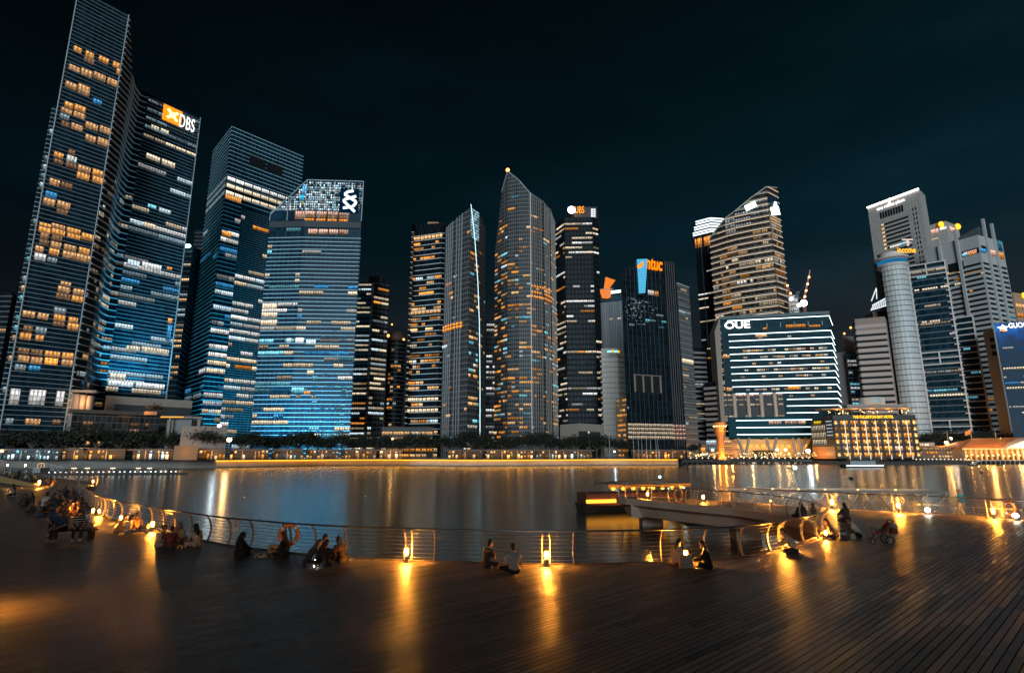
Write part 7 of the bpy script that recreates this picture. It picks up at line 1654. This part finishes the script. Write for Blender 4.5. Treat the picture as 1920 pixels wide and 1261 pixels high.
# ------------------------------------------------------------------ people
SK = pbr('skin', (.36, .20, .13), .55, nscale=6, namt=.12)
JOBS = []
def vox(m, name, mat, size, parent, smooth=3):
    """fuse overlapping forms into one continuous surface"""
    me = m.mesh(name); ob = bpy.data.objects.new(name, me); COL.objects.link(ob); me.materials.append(mat)
    md = ob.modifiers.new('r', 'REMESH'); md.mode = 'VOXEL'; md.voxel_size = size
    sm = ob.modifiers.new('s', 'SMOOTH'); sm.factor = .5; sm.iterations = smooth
    JOBS.append((ob, mat)); 
    if parent: ob.parent = parent
    return ob
def V(*a): return Vector(a)
POSE = {
 # hip height, lean (y), knees, ankles, toes (right side; mirrored for the left), elbow, wrist
 'cross': dict(hip=.12, kn=(.34, .27, .15), an=(-.06, .36, .08), toe=(-.16, .40, .06), el=(.27, .06, .31), wr=(.14, .28, .26)),
 'knees': dict(hip=.12, kn=(.12, .38, .46), an=(.11, .50, .08), toe=(.12, .66, .04), el=(.25, .16, .36), wr=(.08, .40, .40)),
 'out':   dict(hip=.12, kn=(.10, .44, .17), an=(.12, .84, .08), toe=(.15, .90, .22), el=(.27, .04, .31), wr=(.16, .26, .22)),
 'crouch': dict(hip=.22, kn=(.17, .33, .50), an=(.13, .12, .08), toe=(.15, .27, .04), el=(.26, .24, .50), wr=(.14, .46, .44)),
 'kneel': dict(hip=.22, kn=(.15, .33, .10), an=(.12, -.12, .08), toe=(.12, -.22, .05), el=(.26, .12, .46), wr=(.12, .34, .40)),
 'bench': dict(hip=.50, kn=(.13, .42, .50), an=(.13, .44, .09), toe=(.14, .60, .04), el=(.27, .10, .68), wr=(.14, .36, .58)),
 'stand': dict(hip=.92, kn=(.10, .03, .50), an=(.11, -.02, .09), toe=(.13, .14, .04), el=(.29, -.03, 1.12), wr=(.27, .12, .92)),
}
def mir(p, s): return V(p[0]*s, p[1], p[2])
def hand(m, w, d, s, up=V(0, 0, 1), hs=1.0):
    """palm, four bent fingers and a thumb from wrist w pointing along d"""
    d = d.normalized(); side = d.cross(up); side = side.normalized() if side.length > .1 else V(1, 0, 0); nn = side.cross(d)
    pc = w+d*.055*hs
    for q in (-1, 1): m.cap2(w+d*.01, .021*hs, pc+side*.022*q*hs+d*.03*hs, .019*hs, 8)
    for q, ln in zip((-1.5, -.5, .5, 1.5), (.062, .076, .080, .070)):
        a = pc+side*.017*q*hs+d*.035*hs; b = a+d*ln*.55*hs-nn*.008; c = b+d*ln*.4*hs-nn*.024*hs; m.cap2(a, .0105*hs, b, .0095*hs, 6); m.cap2(b, .0095*hs, c, .008*hs, 6)
    a = w+d*.025*hs+side*s*.022; b = a+side*s*.030*hs+d*.030*hs; c = b+d*.032*hs-nn*.008; m.cap2(a, .0125, b, .0115, 6); m.cap2(b, .0115, c, .009, 6)
def person(label, u, v, face, pose, shirt, pants, hair='short', haircol=(.012, .010, .009), lean=.08, tilt=0.0, yaw=0.0, sleeve='short', sc=1.0, robe=None, scarf=None, arm=None, vs=.013, twist=0, skirt=False, dz=0.0, group='people sitting on the boardwalk', stripes=None, glasses=False, side=None, prop=None, shoes=(.5, .5, .5)):
    P = POSE[pose]; b = MB(); hz = P['hip']; loc = G(u, v); loc.z = dz
    hipc = V(0, 0, hz); sh = V(0, lean, hz+.43); neck = V(0, lean+.01, hz+.50); hd = V(sin(yaw)*.03, lean+.035+tilt*.10, hz+.655-tilt*.045)
    if pose == 'stand': sh = V(0, lean, hz+.50); neck = V(0, lean, hz+.57); hd = V(0, lean+.02, hz+.72)
    mid = hipc.lerp(sh, .45)
    # trunk
    def trunk(m, g):
        m.cap2(V(-.085, 0, hz), .105+g, V(.085, 0, hz), .105+g); m.cap2(V(-.05, mid.y*.8, mid.z), .105+g, V(.05, mid.y*.8, mid.z), .105+g)
        c = hipc.lerp(sh, .75); m.cap2(V(-.085, c.y, c.z), .108+g, V(.085, c.y, c.z), .108+g); m.cap2(V(0, 0, hz), .115+g, V(0, c.y, c.z), .115+g, 12)
        m.cap2(V(-.155, sh.y, sh.z-.01), .062+g, V(.155, sh.y, sh.z-.01), .062+g); m.cap2(c, .11+g, V(0, sh.y, sh.z-.02), .085+g)
    trunk(b, 0)
    b.cap2(neck-V(0, .01, .06), .052, hd-V(0, .02, .05), .050)
    # head with jaw, nose, brow, ears
    fy = V(-sin(yaw), cos(yaw), 0); fx = V(cos(yaw), sin(yaw), 0); dn = V(0, 0, -1)*.9+fy*.12*(-1)
    fw = (fy+V(0, 0, -tilt*.6)).normalized(); dnn = fx.cross(fw)*-1 if fx.cross(fw).z > 0 else fx.cross(fw)
    b.ball(hd+fw*-.01-dnn*.02, (.074, .088, .092), 16, 12); b.cap2(hd+fw*.03+dnn*.045, .052, hd+fw*.05+dnn*.085, .034, 12)
    b.cap2(hd+fw*.083-dnn*.005, .010, hd+fw*.104+dnn*.03, .014, 8); b.cap2(hd+fw*.074-dnn*.02-fx*.03, .016, hd+fw*.074-dnn*.02+fx*.03, .016, 8)
    b.cap2(hd+fw*.078+dnn*.060-fx*.018, .011, hd+fw*.078+dnn*.060+fx*.018, .011, 8)
    for s in (-1, 1): b.cap2(hd+fx*s*.074-fw*.01-dnn*.012, .016, hd+fx*s*.076-fw*.012+dnn*.022, .012, 8)
    J = {}
    for s in (-1, 1):
        kn, an, to = mir(P['kn'], s), mir(P['an'], s), mir(P['toe'], s)
        if pose == 'cross' and s < 0: an = an+V(0, -.07, -.0); to = to+V(0, -.07, 0)
        if side == 'side': kn = V(.16*s+.22, .24, .14+.03*s); an = V(.40+.06*s, .05+.05*s, .08); to = V(.48+.06*s, -.06, .05)
        if pose == 'stand' and s > 0: kn = kn+V(0, .08, 0); an = an+V(0, -.05, 0); to = to+V(0, -.05, 0)
        hp = V(.095*s, .02, hz); J['leg', s] = (hp, kn, an, to)
        b.cap2(hp, .088, kn, .058); b.cap2(kn, .058, an, .040); b.cap2(kn.lerp(an, .3)-V(0, .012, 0), .054, an, .040); b.cap2(an-V(0, 0, .02), .042, to, .030)
        shp = V(.185*s, sh.y, sh.z-.015); el, wr = mir(P['el'], s)+V(0, lean*.6, 0), mir(P['wr'], s)+V(0, lean*.6, 0)
        if arm and s in arm: el, wr = V(*arm[s][0]), V(*arm[s][1])
        J['arm', s] = (shp, el, wr); b.cap2(shp, .052, el, .040); b.cap2(el, .041, wr, .027); hand(b, wr, wr-el, -s)
    body = vox(b, 'person', SK, vs, None, 2)
    body['label'] = label; body['category'] = 'person'; body['group'] = group
    body.location = loc; body.rotation_euler = (0, 0, radians(face)); body.scale = (sc, sc, sc)
    cm = pbr('cloth_%02d_%02d_%02d' % tuple(int(c*99) for c in shirt), shirt, .85, nscale=9, namt=.22, bump=.3) if not stripes else stripes
    pm = pbr('cloth_%02d_%02d_%02d' % tuple(int(c*99) for c in pants), pants, .85, nscale=9, namt=.22, bump=.3)
    vc = vs*1.15
    if robe is None:
        m = MB(); trunk(m, .016)
        for s in (-1, 1):
            shp, el, wr = J['arm', s]; e = el if sleeve == 'long' else shp.lerp(el, .72); m.cap2(shp, .070, e, .058)
            if sleeve == 'long': m.cap2(el, .058, el.lerp(wr, .9), .042)
        m.cap2(neck-V(0, 0, .05), .066, neck-V(0, 0, .035), .060); vox(m, 'shirt', cm, vc, body)
        m = MB(); m.cap2(V(-.09, 0, hz-.02), .124, V(.09, 0, hz-.02), .124)
        for s in (-1, 1):
            hp, kn, an, to = J['leg', s]; m.cap2(hp, .104, kn, .074); m.cap2(kn, .074, an.lerp(kn, .12), .058)
        if skirt: m.cap2(V(-.12, .1, .1), .12, V(.12, .1, .1), .12); m.cap2(V(-.15, .25, .09), .09, V(.15, .25, .09), .09)
        vox(m, 'trousers', pm, vc, body)
        m = MB()
        for s in (-1, 1): hp, kn, an, to = J['leg', s]; m.cap2(an-V(0, 0, .025), .050, to, .040)
        vox(m, 'shoes', pbr('shoe_%02d' % int(shoes[0]*99), shoes, .6), vc, body)
    else:
        rm_ = pbr('robe_%02d_%02d_%02d' % tuple(int(c*99) for c in robe), robe, .9, nscale=7, namt=.3, bump=.3); m = MB(); trunk(m, .035)
        m.cap2(V(-.14, .02, hz), .15, V(.14, .02, hz), .15); m.cap2(V(-.2, .05, .08), .10, V(.2, .05, .08), .10)
        for s in (-1, 1):
            shp, el, wr = J['arm', s]; m.cap2(shp, .085, el, .085); m.cap2(el, .085, el.lerp(wr, .85), .06); hp, kn, an, to = J['leg', s]; m.cap2(hp, .13, kn, .095); m.cap2(kn, .095, an, .075)
        vox(m, 'robe', rm_, vc, body)
    if scarf:
        sm_ = pbr('scarf_%02d_%02d_%02d' % tuple(int(c*99) for c in scarf), scarf, .9, nscale=9, namt=.25); m = MB(); m.ball(hd-fw*.028-dnn*.022, (.100, .108, .115), 16, 10); m.cap2(hd-fw*.05, .095, neck-V(0, .05, .02), .10); m.cap2(neck+V(-.09, -.02, -.05), .075, neck+V(.09, -.02, -.05), .075); m.cap2(hd-fw*.045-V(0, .04, .05), .09, sh+V(0, -.10, -.06), .09); vox(m, 'headscarf', sm_, vc, body)
    else:
        hm = pbr('hair_%02d_%02d_%02d' % tuple(int(c*99) for c in haircol), haircol, .5, nscale=14, namt=.5, stretch=(1, 1, .2)); m = MB()
        m.ball(hd-fw*.026-dnn*.036, (.084, .090, .088), 16, 10); m.cap2(hd-fw*.03-dnn*.05, .078, hd-fw*.05+dnn*.03, .068); m.cap2(hd+fw*.045-dnn*.078, .036, hd-fw*.02-dnn*.085, .05)
        if hair == 'long':
            for s in (-1, 0, 1): m.cap2(hd-fw*.05+fx*s*.05, .05, sh+V(s*.08, -.09, -.10), .045)
        if hair == 'bun': m.ball(hd-fw*.115-dnn*.045, .048)
        if hair == 'tail': m.cap2(hd-fw*.10, .035, sh+V(0, -.12, -.05), .02)
        vox(m, 'hair', hm, vc, body)
    if glasses:
        m = MB()
        for s in (-1, 1): c = hd+fw*.092+fx*s*.032-dnn*.005; m.tube([c+fx*.024*cos(2*pi*j/12)-dnn*.02*sin(2*pi*j/12) for j in range(12)], .004, 5, closed=True); m.bar(c+fx*s*.024, hd+fx*s*.078-fw*.01, .005, .005)
        o = m.build('spectacles', pbr('frame_black', (.01, .01, .01), .4)); o.parent = body
    return body
BLK, NAVY, CHAR, WHT, CRM, MAR, BRN, DNM, GRY, OLV = (.012, .012, .014), (.015, .025, .06), (.03, .03, .033), (.62, .60, .57), (.48, .40, .32), (.12, .02, .02), (.10, .055, .03), (.05, .07, .12), (.2, .2, .2), (.07, .07, .04)
def stripe_mat():
    m, nt, out = newmat('cloth_striped'); b = N(nt, 'ShaderNodeBsdfPrincipled', iRoughness=.85); tc = N(nt, 'ShaderNodeTexCoord'); sp = N(nt, 'ShaderNodeSeparateXYZ'); L(nt, tc.outputs['Object'], sp.inputs[0])
    c = mixc(nt, mth(nt, 'GREATER_THAN', mth(nt, 'FRACT', mth(nt, 'MULTIPLY', sp.outputs[2], 11)), .72), (.02, .02, .022), (.6, .56, .5)); L(nt, c, b.inputs['Base Color']); L(nt, b.outputs[0], out.inputs[0]); return m
FR = 'people sitting on the boardwalk'
# front row, left to right
person('woman in a long black robe and headscarf sitting below the small notice', 446, 1044, -78, 'cross', BLK, BLK, scarf=(.012, .012, .013), robe=BLK, lean=.06, yaw=.1, arm={1: ((.24, .2, .32), (.12, .42, .24)), -1: ((-.24, .2, .32), (-.10, .42, .22))}, tilt=.3)
person('person with long dark hair in black sitting in front of the lifebuoy', 534, 1043, 84, 'cross', BLK, BLK, hair='long', lean=.05, sleeve='long', tilt=.4)
person('person in a dark patterned top bending over a lit phone, left of the lifebuoy group', 574, 1062, -55, 'cross', (.05, .05, .055), CHAR, hair='long', haircol=(.05, .035, .028), lean=.24, tilt=1.0, sleeve='long', arm={1: ((.26, .32, .33), (.10, .5, .24)), -1: ((-.26, .3, .33), (-.10, .5, .24))})
person('person leaning back on one hand with back to camera beside the lit phone', 612, 1062, 4, 'out', (.03, .016, .014), BLK, hair='short', lean=-.10, sleeve='long', arm={-1: ((-.27, -.12, .32), (-.31, -.22, .08))}, yaw=-.3)
person('person half hidden behind the one leaning back on one hand', 600, 1050, -70, 'cross', BRN, CHAR, hair='short', lean=.08, tilt=.3)
person('person in a camouflage brown top with a leg stretched out to the right', 641, 1055, 60, 'cross', (.09, .055, .035), (.06, .055, .05), hair='long', haircol=(.02, .014, .012), lean=.16, tilt=.4, sleeve='short', side='side')
person('man in a dark tee sitting facing right with a glowing phone near his chin', 911, 1064, -62, 'cross', (.025, .03, .036), CHAR, hair='short', lean=.10, tilt=.25, arm={1: ((.24, .20, .34), (.07, .26, .48))})
person('man in a pale shirt seen from behind left of a lamp bollard', 964, 1074, 24, 'cross', (.52, .46, .38), BLK, hair='short', lean=.05, sleeve='long', tilt=.3)
person('person in a pale top leaning forward left of the paper bag', 1265, 1061, -60, 'cross', (.45, .36, .29), (.08, .04, .025), hair='tail', haircol=(.03, .018, .012), lean=.16, tilt=.6, sleeve='short')
person('person in black with lamp-lit face right of the paper bag', 1330, 1066, 72, 'cross', BLK, BLK, hair='long', lean=.10, tilt=.4, sleeve='long', arm={1: ((.26, .2, .35), (.1, .46, .26)), -1: ((-.26, .2, .35), (-.08, .46, .26))})
person('person in a pale loose shirt crouching over a lamp bollard', 1491, 1040, 78, 'kneel', (.50, .42, .34), CHAR, hair='short', lean=.24, tilt=.9, sleeve='long', arm={1: ((.22, .40, .42), (.10, .60, .36)), -1: ((-.22, .40, .42), (-.1, .60, .36))})
# group at the bend
person('veiled figure in black sitting behind the bend of the railing', 1505, 972, 10, 'cross', BLK, BLK, scarf=BLK, robe=BLK, lean=.04, sc=1.08)
person('person with long brown hair sitting behind the bend, beside the veiled figure', 1529, 970, 40, 'cross', (.10, .06, .04), CHAR, hair='long', haircol=(.05, .03, .02), lean=.08)
person('dark haired person in brown with back to camera on the right boardwalk', 1589, 980, 20, 'kneel', (.07, .05, .035), (.06, .045, .035), hair='long', haircol=(.018, .014, .012), lean=.06, sleeve='long', sc=1.1)
person('person lit amber by the bollard at the bend, holding out food', 1563, 1010, 74, 'cross', (.16, .09, .05), CHAR, hair='long', haircol=(.02, .014, .012), lean=.16, tilt=.5, sleeve='short')
person('man in a white shirt bowing his head next to the stroller', 1612, 1006, 64, 'cross', (.66, .60, .54), BLK, hair='short', lean=.26, tilt=1.0, sleeve='short')
person('child in dark clothes between the food and the white shirted man', 1584, 1009, 30, 'cross', (.05, .04, .06), BLK, hair='short', lean=.1, sc=.62)
person('man in a blue tee and beige shorts standing beyond the far rail', 1806, 962.5, 25, 'stand', (.02, .28, .52), (.50, .42, .33), hair='short', haircol=(.12, .06, .035), lean=.02, dz=-.25, group='people standing')
# left middle groups
person('crouching person in a scarf with the small bollard behind the head', 219, 1000, -62, 'cross', (.42, .26, .12), (.32, .2, .1), hair='long', haircol=(.10, .055, .03), lean=.2, tilt=.5, sleeve='long', vs=.015)
person('dark haired person in a pale sleeveless top left of the backpack', 238, 1001, -66, 'out', (.52, .46, .40), DNM, hair='long', lean=.06, tilt=.3, vs=.015)
person('person in dark clothes facing left with legs out near the backpack', 256, 996, 58, 'out', (.14, .08, .05), BLK, hair='short', lean=.12, sleeve='short', vs=.015)
person('person in pale clothes with spectacles at the left of the amber lit circle', 296, 1026, -72, 'cross', (.40, .32, .25), (.35, .28, .22), hair='bun', haircol=(.05, .035, .028), lean=.1, tilt=.3, sleeve='long', glasses=True)
person('person in a maroon shirt seen from behind in the amber lit circle', 317, 1029, 8, 'cross', MAR, CHAR, hair='short', lean=.06, sleeve='short')
person('long haired person lit bright amber behind the maroon shirt', 338, 1019, 165, 'cross', (.5, .3, .12), (.3, .2, .12), hair='long', haircol=(.16, .08, .03), lean=.08, tilt=.4, sleeve='long')
person('person in a beige jacket and black headscarf facing left', 369, 1024, 62, 'cross', (.44, .34, .27), (.42, .33, .26), scarf=BLK, lean=.14, tilt=.4, sleeve='long')
# left crowd
person('boy in a navy tee sitting cross-legged facing the camera', 115, 1013, 172, 'bench', NAVY, BLK, hair='short', lean=.14, tilt=.4, vs=.015, group='left crowd')
person('person in a black and white striped shirt leaning to the right', 141, 1012, -140, 'bench', CHAR, BLK, hair='long', lean=.16, tilt=.5, sleeve='short', vs=.015, stripes=stripe_mat(), group='left crowd', shoes=(.6, .55, .5))
person('person in a white shirt with a red lit face near the slim bollard', 170, 984, 96, 'cross', (.62, .58, .54), (.2, .15, .12), hair='short', haircol=(.05, .02, .015), lean=.08, tilt=.3, sleeve='short', vs=.015, group='left crowd')
person('person in blue sitting just behind the boy in the navy tee', 101, 1001, -150, 'bench', (.015, .04, .09), BLK, hair='short', lean=.05, vs=.015, group='left crowd')
crowd = [(82, 952, 0, 'cross', (.55, .42, .32), 'person with a broad pale back sitting alone left of the dense crowd', 1.2), (53, 959, -30, 'cross', (.12, .07, .05), 'person in a brown shirt at the left of the dense crowd', 1), (104, 957, 20, 'kneel', (.02, .02, .022), 'person in black with back to camera in the dense left crowd', 1.05),
         (121, 949, 150, 'cross', (.3, .16, .07), 'amber faced person near the middle of the dense left crowd', 1), (133, 944, 190, 'cross', (.05, .04, .04), 'person in dark grey at the back of the dense left crowd', 1), (139, 937, 100, 'kneel', (.2, .1, .05), 'person close against the bend of the far railing', 1), (127, 968, -70, 'cross', (.22, .12, .06), 'person in rust brown in front of the dense left crowd', 1),
         (96, 976, -40, 'cross', (.04, .03, .03), 'dim seated person low in the dense left crowd', 1), (151, 964, 120, 'cross', (.35, .2, .1), 'amber lit person beside the near end of the slatted railing', 1), (140, 955, 80, 'cross', (.06, .07, .1), 'person in dark blue in the right part of the dense left crowd', 1), (112, 966, 10, 'cross', (.02, .02, .025), 'hunched person in black in the centre of the dense left crowd', 1.05),
         (72, 968, -60, 'cross', (.07, .05, .04), 'dim person at the lower left edge of the dense crowd', 1), (33, 902, 60, 'stand', (.02, .02, .024), 'dark figure standing against the orange ramp wall', .9), (8, 890, -20, 'cross', (.4, .26, .16), 'first seated person from the left behind the ramp wall', 1.2), (16, 893, -50, 'cross', (.45, .22, .08), 'second seated person from the left behind the ramp wall', 1.2),
         (24, 897, 30, 'cross', (.2, .1, .05), 'third seated person from the left behind the ramp wall', 1.2), (46, 899, -30, 'cross', (.5, .4, .33), 'person in cream right of the dark standing figure', 1.1), (56, 903, 60, 'cross', (.12, .1, .1), 'person in grey right of the one in cream by the ramp wall', 1.1), (68, 902, 80, 'kneel', (.5, .33, .2), 'person in tan leaning beside the bollard of the ramp wall', 1.2), (90, 908, 60, 'cross', (.22, .12, .07), 'brown seated person right of the ramp wall bollard', 1.1), (98, 911, 0, 'cross', (.1, .06, .04), 'dark seated person farthest right beside the ramp wall bollard', 1.1)]
crowd += [(60, 945, 90, 'cross', (.1, .06, .05), 'person in dull brown facing left at the far left of the crowd', 1), (88, 943, 200, 'cross', (.25, .14, .07), 'person in tan facing the camera behind the broad pale back', 1), (98, 938, -80, 'cross', (.03, .03, .04), 'person in black farther back left of the amber faces', 1), (110, 940, 60, 'cross', (.3, .17, .08), 'warm lit person farther back in the middle of the crowd', 1),
         (118, 934, 0, 'kneel', (.04, .03, .03), 'tall dark kneeling back near the middle of the crowd', 1.1), (127, 930, 140, 'cross', (.28, .15, .07), 'amber person at the very back of the dense crowd', 1), (147, 947, -100, 'cross', (.16, .08, .04), 'rust coloured person directly by the slatted railing', 1), (134, 960, 170, 'cross', (.32, .18, .09), 'person with bright amber lap in the front right of the crowd', 1),
         (155, 973, 100, 'cross', (.05, .05, .06), 'dark person between the striped shirt and the slim bollard', 1), (84, 962, -20, 'cross', (.02, .02, .03), 'black clothed back in front of the broad pale back', 1), (44, 948, 30, 'cross', (.06, .045, .04), 'lone dim figure at the left fringe of the crowd', 1), (118, 976, -60, 'cross', (.1, .05, .03), 'dim brown person just behind the bench on the left', 1), (24, 930, 80, 'kneel', (.35, .26, .2), 'pale blurred person at the far left near the ramp foot', 1.1)]
hc = [(.012, .010, .009), (.03, .02, .015), (.06, .03, .02)]
for i, (u, v, f, po, c, lab, s_) in enumerate(crowd):
    person(lab, u, v, f, po, c, [BLK, CHAR, DNM][i % 3], hair=['short', 'long', 'short', 'bun'][i % 4], haircol=hc[i % 3], lean=.08+.05*(i % 3), tilt=.2*(i % 4), sleeve=['short', 'long'][i % 2], vs=.022, group='left crowd', sc=s_)
bpy.context.view_layer.update()
dg = bpy.context.evaluated_depsgraph_get()
done_ = [(o, bpy.data.meshes.new_from_object(o.evaluated_get(dg)), mt) for o, mt in JOBS]
for o, me, mt in done_:
    old = o.data; o.modifiers.clear(); o.data = me; me.name = o.name
    me.materials.clear(); me.materials.append(mt); me.polygons.foreach_set('use_smooth', [True]*len(me.polygons)); bpy.data.meshes.remove(old)
# ------------------------------------------------------------------ bench, bags, food, stroller
def at(u, v, z=0): p = G(u, v); p.z = z; return p
p = at(128, 1010); t = thing('bench', 'low dark timber bench seat under the boy in navy and the striped shirt', 'bench', p); m = MB(); m.box(p.x-1.1, p.x+1.0, p.y+.02, p.y+.48, .33, .40); m.build('seat', fasc, t)
for dx in (-.9, .8): m = MB(); m.box(p.x+dx-.06, p.x+dx+.06, p.y+.08, p.y+.42, 0, .33); m.build('leg', fasc, t)
def bag(u, v, label, w_, h, col, kind='bag', handles=True, rotz=0, soft=.0):
    p = at(u, v); t = thing(kind, label, 'bag', p); t.rotation_euler = (0, 0, rotz); d = w_*.45; m = MB(); b = [(-w_/2, -d/2, 0), (w_/2, -d/2, 0), (w_/2, d/2, 0), (-w_/2, d/2, 0)]; m.hexa([(p.x+x, p.y+y, 0.005) for x, y, _ in b]+[(p.x+x*(1-soft), p.y+y*(.6), h) for x, y, _ in b]); m.build('body', pbr('bag_%02d_%02d_%02d' % tuple(int(c*99) for c in col), col, .7, nscale=10), t)
    if handles:
        for s in (-1, 1): m = MB(); m.tube([(p.x-w_*.2, p.y+s*d*.28, h), (p.x-w_*.15, p.y+s*d*.3, h+.09), (p.x+w_*.15, p.y+s*d*.3, h+.09), (p.x+w_*.2, p.y+s*d*.28, h)], .006, 5); m.build('handle', fasc, t)
    return t
bag(512, 1036, 'tan paper carrier bag with a dark ring mark between the two people in black', .36, .30, (.5, .26, .08), handles=True)
p = at(512, 1036); q = V(p.x, p.y-.118, .16); m = MB(); m.tube([q+V(.045*cos(2*pi*j/14), 0, .045*sin(2*pi*j/14)) for j in range(14)], .014, 6, closed=True); t = bpy.data.objects['bag']; o = m.build('ring_mark', pbr('ink_dark', (.03, .03, .03), .6), t)
bag(1287, 1064, 'crumpled beige paper bag standing in front of a lamp bollard', .46, .42, (.45, .33, .22), handles=False, soft=.15)
bag(1599, 1010, 'cream plastic food bag next to the white shirted man', .26, .24, (.7, .5, .28), handles=True, soft=.3)
bag(1581, 1013, 'dark bag topped with a bright blue and pink toy', .34, .22, (.03, .03, .04), handles=False, soft=.2)
p = at(1581, 1013, .25); t = thing('toy', 'bright blue and pink soft toy lying on the dark bag', 'toy', p); m = MB(); m.ball(p+V(0, 0, .05), (.12, .09, .07)); m.build('body', pbr('toy_blue', (.05, .45, .7), .6), t); m = MB(); m.ball(p+V(-.14, 0, .03), .06); m.ball(p+V(.13, 0, .03), .055); m.build('ear', pbr('toy_pink', (.7, .25, .3), .6), t)
p = at(275, 996); t = thing('backpack', 'dark backpack with a pale front patch beside a lamp bollard', 'bag', p); b_ = MB(); b_.cap2(p+V(0, 0, .13), .13, p+V(0, .02, .28), .11); b_.cap2(p+V(-.07, -.05, .12), .09, p+V(.07, -.05, .12), .09); b_.build('body', pbr('pack_black', (.02, .02, .022), .7), t); m = MB(); m.ball(p+V(.05, -.13, .16), (.09, .03, .09)); m.build('pocket', pbr('pack_pale', (.35, .28, .2), .7), t)
def cups(u, v, lab, n, col, seed):
    r = random.Random(seed); p = at(u, v); t = thing('food_spread', lab, 'food', p)
    for j in range(n):
        q = p+V(r.uniform(-.2, .2), r.uniform(-.12, .12), .004); m = MB()
        if j % 3 == 2: m.box(q.x-.08, q.x+.08, q.y-.05, q.y+.05, q.z, q.z+.05); m.build('food_box', pbr('box_card', (.5, .38, .25), .7), t)
        else: m.lathe([(.028, 0), (.038, .11), (.040, .112), (.036, .10)], q, 10); m.build('cup', pbr('cup_%02d' % int(col[0]*99), col, .4), t)
cups(490, 1044, 'cups and boxes of food between the two people in black', 6, (.6, .45, .25), 1); cups(933, 1066, 'cups and a snack pack between the two men', 5, (.6, .25, .12), 2); cups(1302, 1062, 'small cups lit by the bollard right of the paper bag', 4, (.6, .5, .35), 3); cups(338, 1027, 'cups shared inside the amber lit circle', 5, (.6, .5, .4), 4); cups(1553, 1013, 'small tubs lit amber at the railing bend', 4, (.6, .3, .12), 5)
p = at(592, 1061, .20); t = thing('phone', 'phone with a bright white screen in the hands of the bending person', 'phone', p); m = MB(); m.box(p.x-.04, p.x+.04, p.y-.07, p.y+.07, p.z, p.z+.009); m.build('case', pbr('frame_black', (.01, .01, .01), .4), t); m = MB(); m.box(p.x-.036, p.x+.036, p.y-.066, p.y+.066, p.z+.0095, p.z+.0105); m.build('screen', emis('screen_white', (.9, .95, 1), 10, True), t)
p = at(590, 1064, .01); t = thing('light_string', 'small white lamp glowing on the deck among the group with the phone', 'lamp', p); m = MB(); m.ball(p+V(0, 0, .035), .035); m.build('bulb', emis('bulb_white', (.9, .95, 1), 30, True), t); m = MB(); m.lathe([(.05, -.008), (.05, .008), (.03, .012)], p, 10); m.build('base', fasc, t)
# stroller
p = at(1655, 1018); t = thing('stroller', 'red pushchair with dark wheels and bags hung from its handle', 'stroller', p); t.rotation_euler = (0, 0, radians(-12)); blackm = pbr('tyre_black', (.012, .012, .013), .6); redm = pbr('fabric_red', (.24, .045, .02), .75, nscale=8); fr = pbr('frame_charcoal', (.03, .03, .032), .4)
def sp(x, y, z): return V(p.x+x, p.y+y, z)
def wheel(x, y, r_):
    m = MB(); m.tube([sp(x+r_*cos(2*pi*j/20), y, r_*1.02+r_*sin(2*pi*j/20)) for j in range(20)], r_*.17, 8, closed=True); o = m.build('wheel', blackm, t); m = MB(); m.tube([sp(x, y-.03, r_*1.02), sp(x, y+.03, r_*1.02)], r_*.22, 10)
    for j in range(6): a = j*pi/3; m.bar(sp(x, y, r_*1.02), sp(x+r_*.85*cos(a), y, r_*1.02+r_*.85*sin(a)), .015, .02)
    m.build('rim', fin_ if False else FIN2, o)
wheel(.20, -.26, .155); wheel(.20, .26, .155); wheel(-.42, -.2, .10); wheel(-.42, .2, .10)
m = MB()
for y in (-.24, .24): m.bar(sp(.2, y, .16), sp(-.05, y, .42), .03, .04); m.bar(sp(-.42, y*.8, .11), sp(-.05, y, .42), .03, .04); m.bar(sp(-.05, y, .42), sp(.42, y, .95), .03, .03); m.bar(sp(-.25, y, .30), sp(-.30, y, .62), .025, .03); m.bar(sp(-.30, y, .62), sp(.05, y, .55), .025, .03)
m.bar(sp(.42, -.26, .95), sp(.42, .26, .95), .035, .035); m.bar(sp(.2, -.27, .16), sp(.2, .27, .16), .03, .03); m.bar(sp(-.30, -.24, .62), sp(-.30, .24, .62), .03, .03); m.build('frame', fr, t)
m = MB(); m.hexa([tuple(sp(x, y, z)) for x, y, z in ((-.28, -.21, .36), (.08, -.21, .40), (.08, .21, .40), (-.28, .21, .36), (-.28, -.21, .44), (.06, -.21, .48), (.06, .21, .48), (-.28, .21, .44))]); m.hexa([tuple(sp(x, y, z)) for x, y, z in ((.02, -.21, .42), (.12, -.21, .40), (.12, .21, .40), (.02, .21, .42), (.30, -.2, .88), (.36, -.2, .84), (.36, .2, .84), (.30, .2, .88))]); m.build('seat', redm, t)
p2 = sp(.52, 0, .52); t2 = thing('bag', 'red and clear shopping bags hanging from the pushchair handle', 'bag', p2); m = MB(); m.hexa([(p2.x+x, p2.y+y, p2.z+z) for z, w_ in ((-.12, .14), (.12, .11)) for x, y in ((-w_, -.09), (w_, -.09), (w_, .09), (-w_, .09))]); m.build('body', redm, t2); m = MB(); m.cap2(p2+V(.05, 0, .16), .13, p2+V(0, 0, .26), .08); m.build('clear_bag', pbr('plastic_pale', (.35, .32, .30), .4), t2)
for s in (-1, 1): m = MB(); m.tube([p2+V(s*.08, 0, .12), p2+V(-.04, s*.03, .42)], .006, 5); m.build('handle', fr, t2)
